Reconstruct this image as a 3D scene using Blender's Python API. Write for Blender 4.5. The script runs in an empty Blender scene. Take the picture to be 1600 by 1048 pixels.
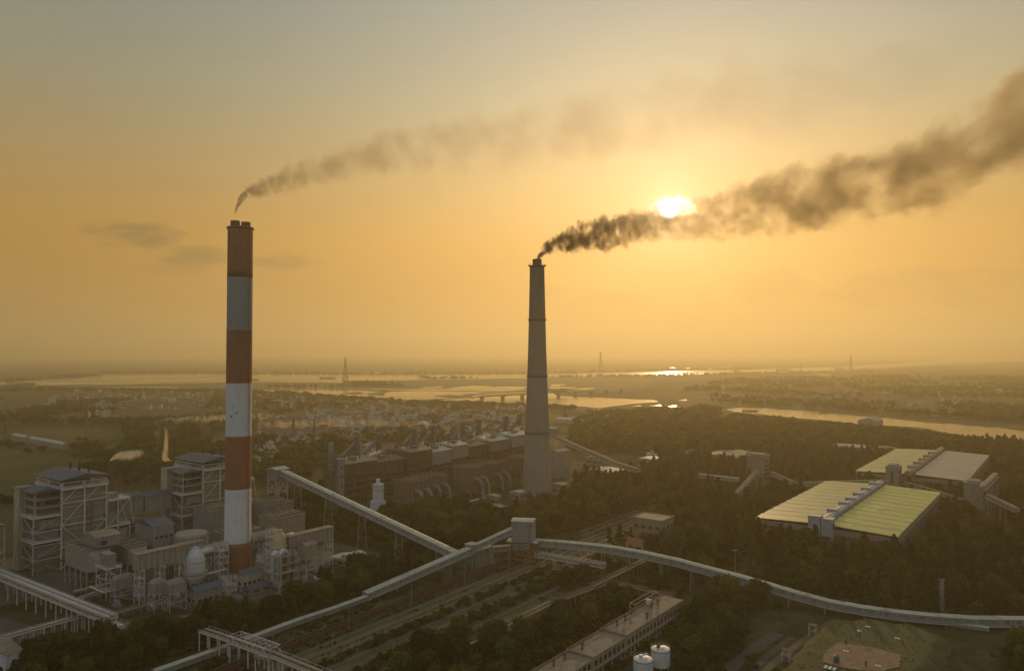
import bpy, math, random
import numpy as np
from mathutils import Vector, Matrix, noise as mnoise
R = math.radians
random.seed(7)
S = bpy.context.scene
C = S.collection

SMOKE = True
HAZE = 0.00019
HAZEC = (0.97, 0.86, 0.53, 1)
HAZEG = 0.55
# ---------------------------------------------------------------- camera
H, F, HOR = 124.0, 1150.0, 551.0
PITCH = math.atan((HOR - 524.0) / F)
cd = bpy.data.cameras.new("camera"); cam = bpy.data.objects.new("camera", cd); C.objects.link(cam)
cd.sensor_width = 36.0; cd.lens = F / 1600.0 * 36.0
cd.clip_start = 1.0; cd.clip_end = 120000.0
cam.location = (0, 0, H); cam.rotation_euler = (R(90) + PITCH, 0, 0)
S.camera = cam
S.render.resolution_x, S.render.resolution_y = 1024, 670

def ray(px, py):
    x, y, z = (px - 800) / F, 1.0, (524 - py) / F
    c, s = math.cos(PITCH), math.sin(PITCH)
    return Vector((x, y * c - z * s, y * s + z * c))
def G(px, py, z=0.0):                      # point of the plane at height z seen at a pixel
    d = ray(px, py); t = (z - H) / d.z
    return Vector((d.x * t, d.y * t, z))
def PX(p):                                 # pixel of a world point
    c, s = math.cos(PITCH), math.sin(PITCH)
    x, y, z = p[0], p[1], p[2] - H
    yy = y * c + z * s; zz = -y * s + z * c
    return 800 + F * x / yy, 524 - F * zz / yy
def ZAT(p, py):                            # height above p that shows at row py
    lo, hi = -50.0, 400.0
    for _ in range(40):
        m = (lo + hi) / 2
        if PX((p[0], p[1], m))[1] > py: lo = m
        else: hi = m
    return lo

# ---------------------------------------------------------------- sky, sun, exposure
sd = ray(1046, 326).normalized()           # towards the sun
SUN_EL = math.asin(sd.z); SUN_AZ = math.atan2(sd.x, sd.y)
S.view_settings.view_transform = 'Standard'; S.view_settings.look = 'None'
S.view_settings.exposure = 0.0; S.view_settings.gamma = 1.0
S.cycles.use_denoising = True
S.cycles.volume_bounces = 2; S.cycles.max_bounces = 5; S.cycles.diffuse_bounces = 2
S.cycles.glossy_bounces = 2; S.cycles.transmission_bounces = 2; S.cycles.transparent_max_bounces = 6
S.cycles.sample_clamp_indirect = 4.0
S.cycles.volume_step_rate = 1.0; S.cycles.volume_max_steps = 256

def lin(c):
    return tuple(((v / 255.0) / 12.92 if v / 255.0 <= 0.04045 else ((v / 255.0 + 0.055) / 1.055) ** 2.4) for v in c)

class NT:                                   # small helper to write node graphs
    def __init__(s, tree): s.t = tree; s.n = tree.nodes; s.l = tree.links
    def put(s, sock, v):
        if v is None: return
        if isinstance(v, bpy.types.NodeSocket): s.l.new(v, sock)
        elif sock.type == 'RGBA' and len(v) == 3: sock.default_value = (*v, 1)
        else: sock.default_value = v
    def m(s, op, a=None, b=None, c=None, clamp=False):
        n = s.n.new('ShaderNodeMath'); n.operation = op; n.use_clamp = clamp
        for i, v in enumerate((a, b, c)): s.put(n.inputs[i], v)
        return n.outputs[0]
    def vm(s, op, a=None, b=None, sc=None):
        n = s.n.new('ShaderNodeVectorMath'); n.operation = op
        s.put(n.inputs[0], a); s.put(n.inputs[1], b)
        if sc is not None: s.put(n.inputs['Scale'], sc)
        return n.outputs['Value' if op in ('DOT_PRODUCT', 'LENGTH') else 'Vector']
    def noise(s, vec, scale=1.0, detail=3.0, rough=0.55, out=0):
        n = s.n.new('ShaderNodeTexNoise'); s.put(n.inputs['Vector'], vec)
        n.inputs['Scale'].default_value = scale; n.inputs['Detail'].default_value = detail
        n.inputs['Roughness'].default_value = rough
        return n.outputs[out]
    def ramp(s, fac, stops, interp='LINEAR'):
        n = s.n.new('ShaderNodeValToRGB'); r = n.color_ramp; r.interpolation = interp
        while len(r.elements) < len(stops): r.elements.new(0.5)
        for e, (p, c) in zip(r.elements, stops):
            e.position = p; e.color = (*c, 1) if not isinstance(c, (int, float)) else (c, c, c, 1)
        s.put(n.inputs[0], fac); return n.outputs[0]
    def mix(s, f, a, b, bt='MIX'):
        n = s.n.new('ShaderNodeMix'); n.data_type = 'RGBA'; n.blend_type = bt
        s.put(n.inputs[0], f); s.put(n.inputs[6], a); s.put(n.inputs[7], b)
        return n.outputs[2]
    def rng(s, v, a, b, c, d, kind='SMOOTHSTEP'):
        n = s.n.new('ShaderNodeMapRange'); n.interpolation_type = kind
        s.put(n.inputs[0], v)
        for i, q in enumerate((a, b, c, d)): s.put(n.inputs[1 + i], q)
        return n.outputs[0]
    def sep(s, v):
        n = s.n.new('ShaderNodeSeparateXYZ'); s.put(n.inputs[0], v); return n.outputs
    def comb(s, x, y, z):
        n = s.n.new('ShaderNodeCombineXYZ')
        for i, q in enumerate((x, y, z)): s.put(n.inputs[i], q)
        return n.outputs[0]
    def curve(s, v, pts):
        n = s.n.new('ShaderNodeFloatCurve'); c = n.mapping.curves[0]
        while len(c.points) < len(pts): c.points.new(0.5, 0.5)
        for q, (x, y) in zip(c.points, pts): q.location = (x, y); q.handle_type = 'AUTO'
        n.mapping.update(); s.put(n.inputs['Value'], v); return n.outputs[0]
    def coord(s, which='Object'):
        return s.n.new('ShaderNodeTexCoord').outputs[which]

W = bpy.data.worlds.new("World"); S.world = W; W.use_nodes = True
w = NT(W.node_tree); w.n.clear()
D = w.vm('NORMALIZE', w.coord('Generated'))
dx, dy, dz = w.sep(D)
el = w.m('MULTIPLY', w.m('ARCSINE', dz), 180 / math.pi)
az = w.m('MULTIPLY', w.m('ARCTAN2', dx, dy), 180 / math.pi)
elf = w.m('DIVIDE', el, 90.0, clamp=True)
front = w.ramp(elf, [(0.0, lin((160, 112, 44))), (0.03, lin((200, 138, 40))), (0.095, lin((208, 154, 62))),
                     (0.15, lin((188, 162, 108))), (0.21, lin((164, 165, 140))), (0.28, lin((144, 157, 152))),
                     (0.40, lin((150, 163, 162))), (1.0, lin((150, 168, 182)))])
back = w.ramp(elf, [(0.0, lin((186, 176, 176))), (0.15, lin((184, 186, 196))), (0.4, lin((172, 186, 202))), (1.0, lin((150, 168, 182)))])
sunang = w.m('MULTIPLY', w.m('ARCCOSINE', w.m('MINIMUM', w.vm('DOT_PRODUCT', D, tuple(sd)), 0.999999)), 180 / math.pi)
bf = w.rng(sunang, 50.0, 130.0, 0.0, 1.0)
sky = w.mix(bf, front, back)
# darker towards the sides, away from the sun
side = w.rng(sunang, 12.0, 44.0, 1.0, 0.66)
side = w.m('ADD', w.m('MULTIPLY', side, w.m('SUBTRACT', 1.0, bf)), w.m('MULTIPLY', bf, 0.84))
sky = w.vm('SCALE', sky, sc=side)
# glow of the sun in the dusty air
def gl(width, amp, col):
    e = w.m('POWER', math.e, w.m('MULTIPLY', w.m('POWER', w.m('DIVIDE', sunang, width), 1.3), -1.0))
    return w.vm('SCALE', lin(col) if max(col) > 1.5 else col, sc=w.m('MULTIPLY', e, amp))
for a in ((14.0, 0.21, (1.0, 0.43, 0.07)), (5.0, 0.17, (1.0, 0.70, 0.44)), (1.8, 0.42, (1.0, 0.84, 0.68))):
    sky = w.vm('ADD', sky, gl(*a))
disc = w.rng(sunang, 0.35, 0.85, 9.0, 0.0)
sky = w.vm('ADD', sky, w.vm('SCALE', (1.0, 0.93, 0.8), sc=disc))
# sunlit rim of the cloud round the sun
SA, SE = math.degrees(SUN_AZ), math.degrees(SUN_EL)
q_ = w.m('ADD', w.m('POWER', w.m('DIVIDE', w.m('SUBTRACT', az, SA + .25), 1.9), 2.0), w.m('POWER', w.m('DIVIDE', w.m('SUBTRACT', el, SE + .12), 0.85), 2.0))
q_ = w.m('ADD', q_, w.m('MULTIPLY', w.m('SUBTRACT', w.noise(w.comb(az, el, 2.0), 1.6, 5.0, 0.6), 0.5), 2.2))
sky = w.vm('ADD', sky, w.vm('SCALE', (1.0, 0.86, 0.62), sc=w.rng(q_, 1.1, 0.1, 0.0, 1.8)))
# thin clouds low over the horizon
cv = w.comb(w.m('MULTIPLY', az, 0.55), w.m('MULTIPLY', el, 1.5), 0.0)
cn = w.noise(cv, 0.55, 5.0, 0.6); cn2 = w.noise(w.vm('ADD', cv, (31.0, 7.0, 3.0)), 0.30, 4.0, 0.6)
def azel(px, py):
    d = ray(px, py).normalized(); return math.degrees(math.atan2(d.x, d.y)), math.degrees(math.asin(d.z))
cl = None
for px, py, wx, wy, a in ((205, 368, 3.6, 1.2, .30), (305, 402, 2.4, 1.1, .26), (440, 408, 3.0, .7, .20), (250, 420, 4.0, .5, .08),
                          (1200, 445, 3.2, 1.7, .12), (1430, 450, 6.5, 1.6, .14), (930, 470, 5.0, .7, .10), (870, 455, 2.4, .6, .10),
                          (1380, 505, 8.0, .7, .08), (640, 500, 8.0, .8, .06), (1340, 130, 8.0, 2.4, .05)):
    A, E = azel(px, py)
    q = w.m('ADD', w.m('POWER', w.m('DIVIDE', w.m('SUBTRACT', az, A), wx), 2.0), w.m('POWER', w.m('DIVIDE', w.m('SUBTRACT', el, E), wy), 2.0))
    q = w.m('ADD', q, w.m('MULTIPLY', w.m('SUBTRACT', cn, 0.5), 3.2))
    g_ = w.rng(q, 1.05, -0.1, 0.0, a * 2.1)
    cl = g_ if cl is None else w.m('MAXIMUM', cl, g_)
cl = w.m('ADD', cl, w.m('MULTIPLY', w.rng(cn2, 0.5, 0.75, 0.0, 1.0), 0.045))
sky = w.vm('MULTIPLY', sky, w.comb(w.m('SUBTRACT', 1.0, cl), w.m('SUBTRACT', 1.0, w.m('MULTIPLY', cl, 0.92)), w.m('SUBTRACT', 1.0, w.m('MULTIPLY', cl, 0.55))))
below = w.rng(el, -0.5, 0.0, 0.25, 1.0)
sky = w.vm('SCALE', sky, sc=below)
st = w.n.new('ShaderNodeTexSky'); st.sky_type = 'NISHITA'; st.sun_disc = False
st.sun_elevation = SUN_EL; st.sun_rotation = SUN_AZ; st.dust_density = 6.0; st.air_density = 1.0; st.ozone_density = 1.0
b1 = w.n.new('ShaderNodeBackground'); w.l.new(st.outputs[0], b1.inputs[0]); b1.inputs[1].default_value = 0.006
b2 = w.n.new('ShaderNodeBackground'); w.l.new(sky, b2.inputs[0]); b2.inputs[1].default_value = 1.0
ad = w.n.new('ShaderNodeAddShader'); w.l.new(b1.outputs[0], ad.inputs[0]); w.l.new(b2.outputs[0], ad.inputs[1])
wo = w.n.new('ShaderNodeOutputWorld'); w.l.new(ad.outputs[0], wo.inputs[0])
W.cycles.sampling_method = 'MANUAL'; W.cycles.sample_map_resolution = 1024

sl = bpy.data.lights.new("sun", 'SUN'); sl.energy = 1.8; sl.angle = R(0.6); sl.color = (1.0, 0.64, 0.31)
so = bpy.data.objects.new("sun", sl); C.objects.link(so)
so.rotation_euler = Vector((-sd.x, -sd.y, -sd.z)).to_track_quat('-Z', 'Y').to_euler()

# ---------------------------------------------------------------- helpers
def tag(o, label=None, cat=None, group=None, kind=None):
    if label: o['label'] = label
    if cat: o['category'] = cat
    if group: o['group'] = group
    if kind: o['kind'] = kind
    return o
def thing(name, label, cat, loc=(0, 0, 0), rz=0.0, group=None):
    o = bpy.data.objects.new(name, None); C.objects.link(o)
    o.location = loc; o.rotation_euler = (0, 0, rz); o.empty_display_size = 2
    return tag(o, label, cat, group)
class MB:
    def __init__(s): s.v = []; s.f = []
    def add(s, vs, fs):
        n = len(s.v); s.v += [tuple(v) for v in vs]; s.f += [tuple(n + i for i in f) for f in fs]; return s
    def box(s, x0, x1, y0, y1, z0, z1):
        return s.add([(x0, y0, z0), (x1, y0, z0), (x1, y1, z0), (x0, y1, z0), (x0, y0, z1), (x1, y0, z1), (x1, y1, z1), (x0, y1, z1)],
                     [(3, 2, 1, 0), (4, 5, 6, 7), (0, 1, 5, 4), (1, 2, 6, 5), (2, 3, 7, 6), (3, 0, 4, 7)])
    def hexa(s, a, b):                     # two quads (bottom, top)
        return s.add(list(a) + list(b), [(3, 2, 1, 0), (4, 5, 6, 7), (0, 1, 5, 4), (1, 2, 6, 5), (2, 3, 7, 6), (3, 0, 4, 7)])
    def beam(s, p, q, w=0.3, h=None, up=(0, 0, 1)):
        h = h or w; p = Vector(p); q = Vector(q); d = (q - p)
        if d.length < 1e-6: return s
        d.normalize(); u = Vector(up)
        if abs(d.dot(u)) > 0.98: u = Vector((1, 0, 0))
        a = d.cross(u).normalized() * (w / 2); b = a.cross(d).normalized() * (h / 2)
        return s.hexa([p - a - b, p + a - b, p + a + b, p - a + b], [q - a - b, q + a - b, q + a + b, q - a + b])
    def tube(s, p, q, r, r2=None, n=10, cap=True):
        r2 = r if r2 is None else r2; p = Vector(p); q = Vector(q); d = (q - p).normalized()
        u = Vector((0, 0, 1)) if abs(d.z) < 0.95 else Vector((1, 0, 0))
        a = d.cross(u).normalized(); b = d.cross(a).normalized(); k = len(s.v)
        for c, rr in ((p, r), (q, r2)):
            for i in range(n):
                t = 2 * math.pi * i / n; s.v.append(tuple(c + a * math.cos(t) * rr + b * math.sin(t) * rr))
        for i in range(n):
            j = (i + 1) % n; s.f.append((k + i, k + n + i, k + n + j, k + j))
        if cap: s.f.append(tuple(k + i for i in range(n))); s.f.append(tuple(k + n + i for i in range(n - 1, -1, -1)))
        return s
    def lathe(s, prof, cx=0, cy=0, n=32, cap=True):
        k = len(s.v)
        for r, z in prof:
            for i in range(n):
                t = 2 * math.pi * i / n; s.v.append((cx + r * math.cos(t), cy + r * math.sin(t), z))
        for m in range(len(prof) - 1):
            for i in range(n):
                j = (i + 1) % n; a = k + m * n
                s.f.append((a + i, a + j, a + n + j, a + n + i))
        if cap:
            s.f.append(tuple(k + i for i in range(n - 1, -1, -1)))
            s.f.append(tuple(k + (len(prof) - 1) * n + i for i in range(n)))
        return s
    def prism(s, poly, z0, z1):
        n = len(poly)
        return s.add([(x, y, z0) for x, y in poly] + [(x, y, z1) for x, y in poly],
                     [tuple(range(n - 1, -1, -1)), tuple(range(n, 2 * n))] + [(i, (i + 1) % n, n + (i + 1) % n, n + i) for i in range(n)])
    def gable(s, x0, x1, y0, y1, z0, zr, axis='y'):    # ridge along axis
        if axis == 'y':
            m = (x0 + x1) / 2; return s.add([(x0, y0, z0), (x1, y0, z0), (m, y0, zr), (x0, y1, z0), (x1, y1, z0), (m, y1, zr)],
                                            [(0, 1, 2), (5, 4, 3), (0, 2, 5, 3), (1, 4, 5, 2), (0, 3, 4, 1)])
        m = (y0 + y1) / 2; return s.add([(x0, y0, z0), (x0, y1, z0), (x0, m, zr), (x1, y0, z0), (x1, y1, z0), (x1, m, zr)],
                                        [(2, 1, 0), (3, 4, 5), (3, 5, 2, 0), (5, 4, 1, 2), (0, 1, 4, 3)])
    def sheet(s, pts): return s.add(pts, [tuple(range(len(pts)))])
    def mesh(s, name):
        me = bpy.data.meshes.new(name); me.from_pydata(s.v, [], s.f); me.update(); return me
    def build(s, name, mat, parent=None, smooth=False):
        me = s.mesh(name); me.materials.append(mat)
        if smooth: me.shade_smooth()
        o = bpy.data.objects.new(name, me); C.objects.link(o)
        if parent is not None: o.parent = parent
        return o
def np_mesh(name, V, F4, mats, mi=None, smooth=False):
    me = bpy.data.meshes.new(name); V = np.asarray(V, np.float32); F4 = np.asarray(F4, np.int32); k = F4.shape[1]
    me.vertices.add(len(V)); me.vertices.foreach_set('co', V.ravel())
    me.loops.add(F4.size); me.loops.foreach_set('vertex_index', F4.ravel())
    me.polygons.add(len(F4)); me.polygons.foreach_set('loop_start', np.arange(0, F4.size, k, dtype=np.int32))
    for m in mats: me.materials.append(m)
    if mi is not None: me.polygons.foreach_set('material_index', np.asarray(mi, np.int32))
    me.update(calc_edges=True); me.validate()
    if smooth: me.shade_smooth()
    return me
def copy_tree(o, parent=None):
    c = o.copy(); C.objects.link(c); c.parent = parent
    for ch in [x for x in o.children]: copy_tree(ch, c)
    return c

MATS = {}
def pm(name, col, rough=0.85, metal=0.0, var=0.3, sc=0.12, streak=0.0, bump=0.0, corr=None, dirt=(0.10, 0.07, 0.05), dirtf=0.25, trans=0.0, spec=0.4):
    """weathered paint, concrete or sheet metal: blotches, grime with an outline of its own, rain streaks"""
    if name in MATS: return MATS[name]
    m = bpy.data.materials.new(name); m.use_nodes = True; t = NT(m.node_tree)
    b = t.n['Principled BSDF']; co = t.coord('Object')
    n1 = t.noise(co, sc, 5, 0.6); n2 = t.noise(co, sc * 6, 4, 0.6)
    k = t.m('ADD', t.m('MULTIPLY', t.m('SUBTRACT', n1, 0.5), var * 2.2), t.m('MULTIPLY', t.m('SUBTRACT', n2, 0.5), var * 1.2))
    oi = t.n.new('ShaderNodeObjectInfo').outputs['Random']
    k = t.m('ADD', k, t.m('MULTIPLY', t.m('SUBTRACT', oi, 0.5), 0.12))
    c = t.vm('SCALE', col, sc=t.m('ADD', 1.0, k))
    if dirtf: c = t.mix(t.m('MULTIPLY', t.rng(t.noise(co, sc * 2.3, 6, 0.65), 0.5, 0.72, 0, 1), dirtf * 2), c, dirt)
    if streak:
        x, y, z = t.sep(co)
        sv = t.comb(x, y, t.m('MULTIPLY', z, 0.06))
        c = t.mix(t.m('MULTIPLY', t.rng(t.noise(sv, 1.1, 4, 0.6), 0.5, 0.7, 0, 1), streak), c, dirt)
    t.put(b.inputs['Base Color'], c)
    b.inputs['Roughness'].default_value = rough; b.inputs['Metallic'].default_value = metal
    b.inputs['Specular IOR Level'].default_value = spec
    hgt = None
    if corr:
        wv = t.n.new('ShaderNodeTexWave'); wv.bands_direction = corr[0]; wv.inputs['Scale'].default_value = corr[1]; wv.inputs['Distortion'].default_value = 0
        t.l.new(co, wv.inputs['Vector']); hgt = wv.outputs['Fac']
    if bump: hgt = t.m('ADD', hgt or 0.0, t.m('MULTIPLY', n2, bump))
    if hgt is not None:
        bp = t.n.new('ShaderNodeBump'); bp.inputs['Strength'].default_value = 0.6; bp.inputs['Distance'].default_value = 0.12
        t.l.new(hgt, bp.inputs['Height']); t.l.new(bp.outputs[0], b.inputs['Normal'])
    MATS[name] = m; return m

# plant grid: u runs right and towards the camera, v right and away from it
GA = R(-37.5); U = Vector((math.cos(GA), math.sin(GA), 0)); V = Vector((-math.sin(GA), math.cos(GA), 0))
def loc2(o, p):                             # world point to grid coordinates about origin o
    d = Vector(p) - Vector(o); return d.dot(U), d.dot(V)
def ext(c, px, axis, z=0.0):                # length along the axis from c until column px is reached
    lo, hi = 0.0, 600.0
    f0 = PX((c[0], c[1], z))[0]
    for _ in range(50):
        m = (lo + hi) / 2; q = Vector((c[0], c[1], z)) + axis * m
        x = PX(q)[0]
        if q.y < 5 or (x - px) * (f0 - px) <= 0: hi = m
        else: lo = m
    return lo
# ---------------------------------------------------------------- ground and water
def ground_mat():
    m = bpy.data.materials.new('ground_cover'); m.use_nodes = True; t = NT(m.node_tree); b = t.n['Principled BSDF']
    co = t.coord('Object')
    x, y, z = t.sep(co)
    # field parcels
    rot = t.comb(t.m('ADD', t.m('MULTIPLY', x, 0.9), t.m('MULTIPLY', y, 0.35)), t.m('SUBTRACT', t.m('MULTIPLY', y, 0.55), t.m('MULTIPLY', x, 0.2)), 0.0)
    wob = t.vm('ADD', rot, t.vm('SCALE', t.noise(co, 0.004, 3, 0.5, out=1), sc=60.0))
    vo = t.n.new('ShaderNodeTexVoronoi'); vo.distance = 'CHEBYCHEV'; vo.inputs['Scale'].default_value = 0.0085; t.l.new(wob, vo.inputs['Vector'])
    vcol = t.sep(vo.outputs['Color'])
    n = t.noise(co, 0.012, 6, 0.65); nf = t.noise(co, 0.12, 5, 0.7)
    c = t.ramp(vcol[0], [(0.0, (0.035, 0.042, 0.016)), (0.35, (0.060, 0.068, 0.022)), (0.6, (0.085, 0.085, 0.030)), (0.8, (0.10, 0.085, 0.045)), (1.0, (0.050, 0.060, 0.022))], 'CONSTANT')
    dark = t.mix(nf, (0.020, 0.024, 0.010), (0.065, 0.062, 0.028))
    c = t.mix(t.rng(n, 0.42, 0.60, 0, 1), c, dark)
    # near ground: scrub and bare earth
    dist = t.vm('LENGTH', co)
    scrub = t.ramp(t.noise(co, 0.09, 6, 0.7), [(0.3, (0.024, 0.026, 0.011)), (0.5, (0.050, 0.050, 0.020)), (0.62, (0.080, 0.068, 0.036)), (0.75, (0.055, 0.058, 0.020))])
    c = t.mix(t.rng(dist, 650.0, 1000.0, 0, 1), scrub, c)
    c = t.vm('SCALE', c, sc=t.m('ADD', 0.65, t.m('MULTIPLY', nf, 0.7)))
    t.put(b.inputs['Base Color'], c); b.inputs['Roughness'].default_value = 0.95; b.inputs['Specular IOR Level'].default_value = 0.1
    bp = t.n.new('ShaderNodeBump'); bp.inputs['Strength'].default_value = 0.5; bp.inputs['Distance'].default_value = 0.8
    t.l.new(nf, bp.inputs['Height']); t.l.new(bp.outputs[0], b.inputs['Normal'])
    return m
mb = MB(); g = [-60000, -20000, -6000, -2000, -800, 0, 800, 2000, 6000, 20000, 60000]
for a in range(10):
    for c_ in range(10):
        k = len(mb.v); mb.add([(g[a], g[c_], 0), (g[a + 1], g[c_], 0), (g[a + 1], g[c_ + 1], 0), (g[a], g[c_ + 1], 0)], [(0, 1, 2, 3)])
tag(mb.build('ground', ground_mat()), kind='structure')

def water_mat():
    m = bpy.data.materials.new('river_water'); m.use_nodes = True; t = NT(m.node_tree); b = t.n['Principled BSDF']
    b.inputs['Base Color'].default_value = (0.10, 0.075, 0.04, 1); b.inputs['Roughness'].default_value = 0.16
    b.inputs['IOR'].default_value = 1.5
    co = t.coord('Object'); n = t.noise(co, 0.08, 3, 0.6)
    big = t.noise(co, 0.002, 3, 0.6)
    t.put(b.inputs['Roughness'], t.rng(big, 0.35, 0.65, 0.10, 0.24))
    bp = t.n.new('ShaderNodeBump'); bp.inputs['Strength'].default_value = 0.25; bp.inputs['Distance'].default_value = 0.5
    t.l.new(n, bp.inputs['Height']); t.l.new(bp.outputs[0], b.inputs['Normal'])
    return m
WATER = water_mat()
def shore(pts, jit=1.0, step=14, z=0.25):
    """outline given as pixels of the photo's ground plane, made ragged like a bank"""
    out = []
    n = len(pts)
    for i in range(n):
        (x0, y0), (x1, y1) = pts[i], pts[(i + 1) % n]
        k = max(1, int(math.hypot(x1 - x0, (y1 - y0) * 4) / step))
        for j in range(k):
            f = j / k; px, py = x0 + (x1 - x0) * f, y0 + (y1 - y0) * f
            s_ = jit * (mnoise.noise(Vector((px * 0.045, py * 0.3, 1.7))) + 0.6 * mnoise.noise(Vector((px * 0.15, py * 0.9, 5.1)))) * (py - HOR) * 0.028
            p = G(px, py + s_, z); out.append((p.x, p.y, z))
    return out
def water(name, pts, jit=1.0, z=0.25, step=14):
    return tag(MB().sheet(shore(pts, jit, step, z)).build(name, WATER), kind='structure')
LAND = pm('far_bank', (0.05, 0.055, 0.022), 0.95, var=0.5, sc=0.01, dirtf=0.2)
# far wide river: left arm, narrow middle, right arm
water('river', [(-300, 606), (0, 603.5), (90, 603), (170, 605), (260, 606), (420, 607), (560, 608), (640, 610), (900, 609.0), (760, 598), (700, 598), (640, 596.5),
                (720, 593.5), (860, 589), (980, 587.5), (1100, 584.5), (1230, 582), (1300, 579.5), (1400, 575.5), (1470, 569),
                (1600, 563.8), (1900, 560), (1900, 557), (1600, 556.2), (1480, 554.4), (1340, 547.0 + 5.3), (1350, 553.6), (1400, 556.0), (1462, 557.5), (1470, 560), (1452, 564.5), (1400, 568), (1300, 573),
                (1180, 577), (1050, 579.8), (900, 583.5), (800, 585.2), (600, 585.8), (420, 584.5), (280, 583.8), (150, 584), (155, 587.2), (90, 592.5), (0, 596.5), (-300, 600)], 0.4)
# the flat island and spit between the arms
def bank(name, pts, jit=1.0, z=0.45):
    return tag(MB().sheet(shore(pts, jit, 10, z)).build(name, LAND), kind='structure')
bank('island', [(45, 603), (110, 600.6), (200, 600.4), (300, 598.2), (420, 596.5), (560, 597.8), (560, 595), (610, 594.2), (700, 592.8), (800, 590.5), (930, 589.4), (1000, 588.2), (1020, 592), (1000, 612), (900, 612), (760, 604),
                 (700, 607), (640, 607.5), (560, 606.5), (430, 606), (330, 607), (250, 604), (150, 604.5)], 0.35)
# near channel, bridge reach and right-hand river
water('channel', [(395, 609), (480, 608.5), (560, 609.5), (600, 611.5), (660, 610.5), (740, 611), (860, 612), (870, 618), (1020, 625), (1030, 627.5),
                  (985, 631), (940, 637.5), (900, 634), (870, 631), (820, 630.5), (760, 628), (700, 625.5), (640, 624.5), (590, 622.5), (540, 618), (500, 616), (440, 613)], 0.5, 0.65)
water('river', [(1135, 640), (1150, 636.5), (1190, 637.8), (1260, 642), (1360, 651), (1470, 661), (1600, 672), (1900, 690), (1900, 720), (1640, 697), (1575, 692), (1500, 680),
                (1440, 668), (1380, 664), (1320, 660), (1240, 652), (1190, 647), (1160, 645)], 0.6)
for k, pts in enumerate([
    [(655, 605), (690, 603), (694, 605), (664, 607.5)], [(697, 606), (738, 602.6), (772, 603.4), (738, 607)], [(745, 606.6), (782, 603.6), (826, 604), (812, 607.6)],
    [(738, 610), (790, 607.8), (824, 608.4), (800, 611.4)], [(860, 600.5), (882, 599.5), (884, 601.5), (862, 602.4)],
    [(856, 605.5), (880, 604.4), (900, 604.8), (896, 606.4), (862, 607.4)], [(893, 607.4), (925, 605.2), (931, 606.9), (908, 608.8)],
    [(858, 603.2), (874, 602.2), (876, 603.6), (860, 604.4)], [(500, 604.3), (508, 603.1), (516, 604.0)],
    [(44, 638.5), (54, 635.4), (73, 636), (72, 638.6)], [(54, 645.5), (62, 643.6), (64, 645.6)], [(78, 645), (90, 642.5), (100, 644), (97, 646)], [(120, 645.4), (133, 643.2), (135, 645)],
    [(985, 634.4), (1000, 632.2), (1003, 634.4)], [(1014, 634), (1032, 631.6), (1034, 634.2)], [(1044, 634.5), (1056, 633), (1062, 636), (1054, 637.5)],
    [(1060, 625.5), (1072, 623.4), (1074, 625.4)], [(1268, 584.9), (1288, 583.8), (1304, 585.0), (1290, 586.0)], [(1100, 576), (1140, 572.2), (1142, 573), (1110, 576.6)],
    [(1046, 574.8), (1052, 573.8), (1056, 574.8)], [(1066, 575.8), (1076, 574.6), (1082, 575.6)], [(1560, 650), (1590, 647), (1640, 650), (1600, 653)],
    [(1148, 631), (1168, 629.8), (1166, 631.6)], [(1172, 630.6), (1186, 629.4), (1184, 631)], [(660, 630.2), (668, 629.0), (676, 630.2)], [(560, 582.2), (600, 581.2), (604, 582.6)]]):
    water('pond', pts, 0.25, 0.75, 4)
for pts in ([(572, 614.5), (592, 613), (602, 614.5), (600, 617), (576, 616.4)], [(590, 612.5), (614, 611), (596, 614)], [(676, 619.5), (700, 616.4), (738, 617.5), (740, 621.5), (700, 621)],
            [(720, 616), (742, 614.6), (750, 616.6), (734, 618)], [(430, 610.6), (450, 609.8), (452, 611.2), (436, 611.8)], [(536, 613.8), (560, 612.2), (572, 615), (550, 615.8)]):
    bank('islet', pts, 0.5, 0.9)
# discharge canal that runs straight away from the plant
water('canal', [(243, 740), (246, 722), (251, 690), (253, 663), (266, 663), (268, 690), (272, 722), (275, 740)], 0.9, 0.3, 2)

# ---------------------------------------------------------------- chimneys
CB, CW = lin((131, 75, 48)), (0.62, 0.63, 0.62)
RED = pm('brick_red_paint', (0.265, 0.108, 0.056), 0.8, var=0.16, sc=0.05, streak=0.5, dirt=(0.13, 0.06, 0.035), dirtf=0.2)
REDT = pm('dimmed_red_paint', (0.235, 0.105, 0.052), 0.85, var=0.2, sc=0.05, streak=0.5, dirt=(0.09, 0.055, 0.035), dirtf=0.2)  # top red band's dimmer exposure is painted into this colour
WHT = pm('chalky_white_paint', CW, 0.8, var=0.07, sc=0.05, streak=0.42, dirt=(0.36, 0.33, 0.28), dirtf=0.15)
WHTT = pm('dimmed_white_paint', (0.235, 0.245, 0.24), 0.85, var=0.12, sc=0.05, streak=0.35, dirt=(0.20, 0.20, 0.19), dirtf=0.15)  # upper white band: dimmer light put into the paint colour
DARK = pm('dark_steel', (0.05, 0.045, 0.042), 0.7, var=0.3, sc=0.3)
base = G(371, 893)
T1 = thing('striped_chimney', 'tall red and white banded chimney standing among the plant buildings at the left', 'chimney', base)
zl = [0.0] + [ZAT(base, y) for y in (845, 762, 680, 598, 516, 434, 355)]
def rad(z): return 7.2 - 0.35 * z / 200.0 + 0.5 * max(0.0, 1 - z / 40.0) ** 2
for i in range(7):
    z0, z1 = zl[i], zl[i + 1]; nm = 'red_band' if i % 2 == 0 else 'white_band'
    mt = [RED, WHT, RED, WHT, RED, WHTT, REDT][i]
    prof = [(rad(z0 + (z1 - z0) * j / 6), z0 + (z1 - z0) * j / 6) for j in range(7)]
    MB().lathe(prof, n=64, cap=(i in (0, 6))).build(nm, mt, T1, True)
zt = zl[7]
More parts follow.
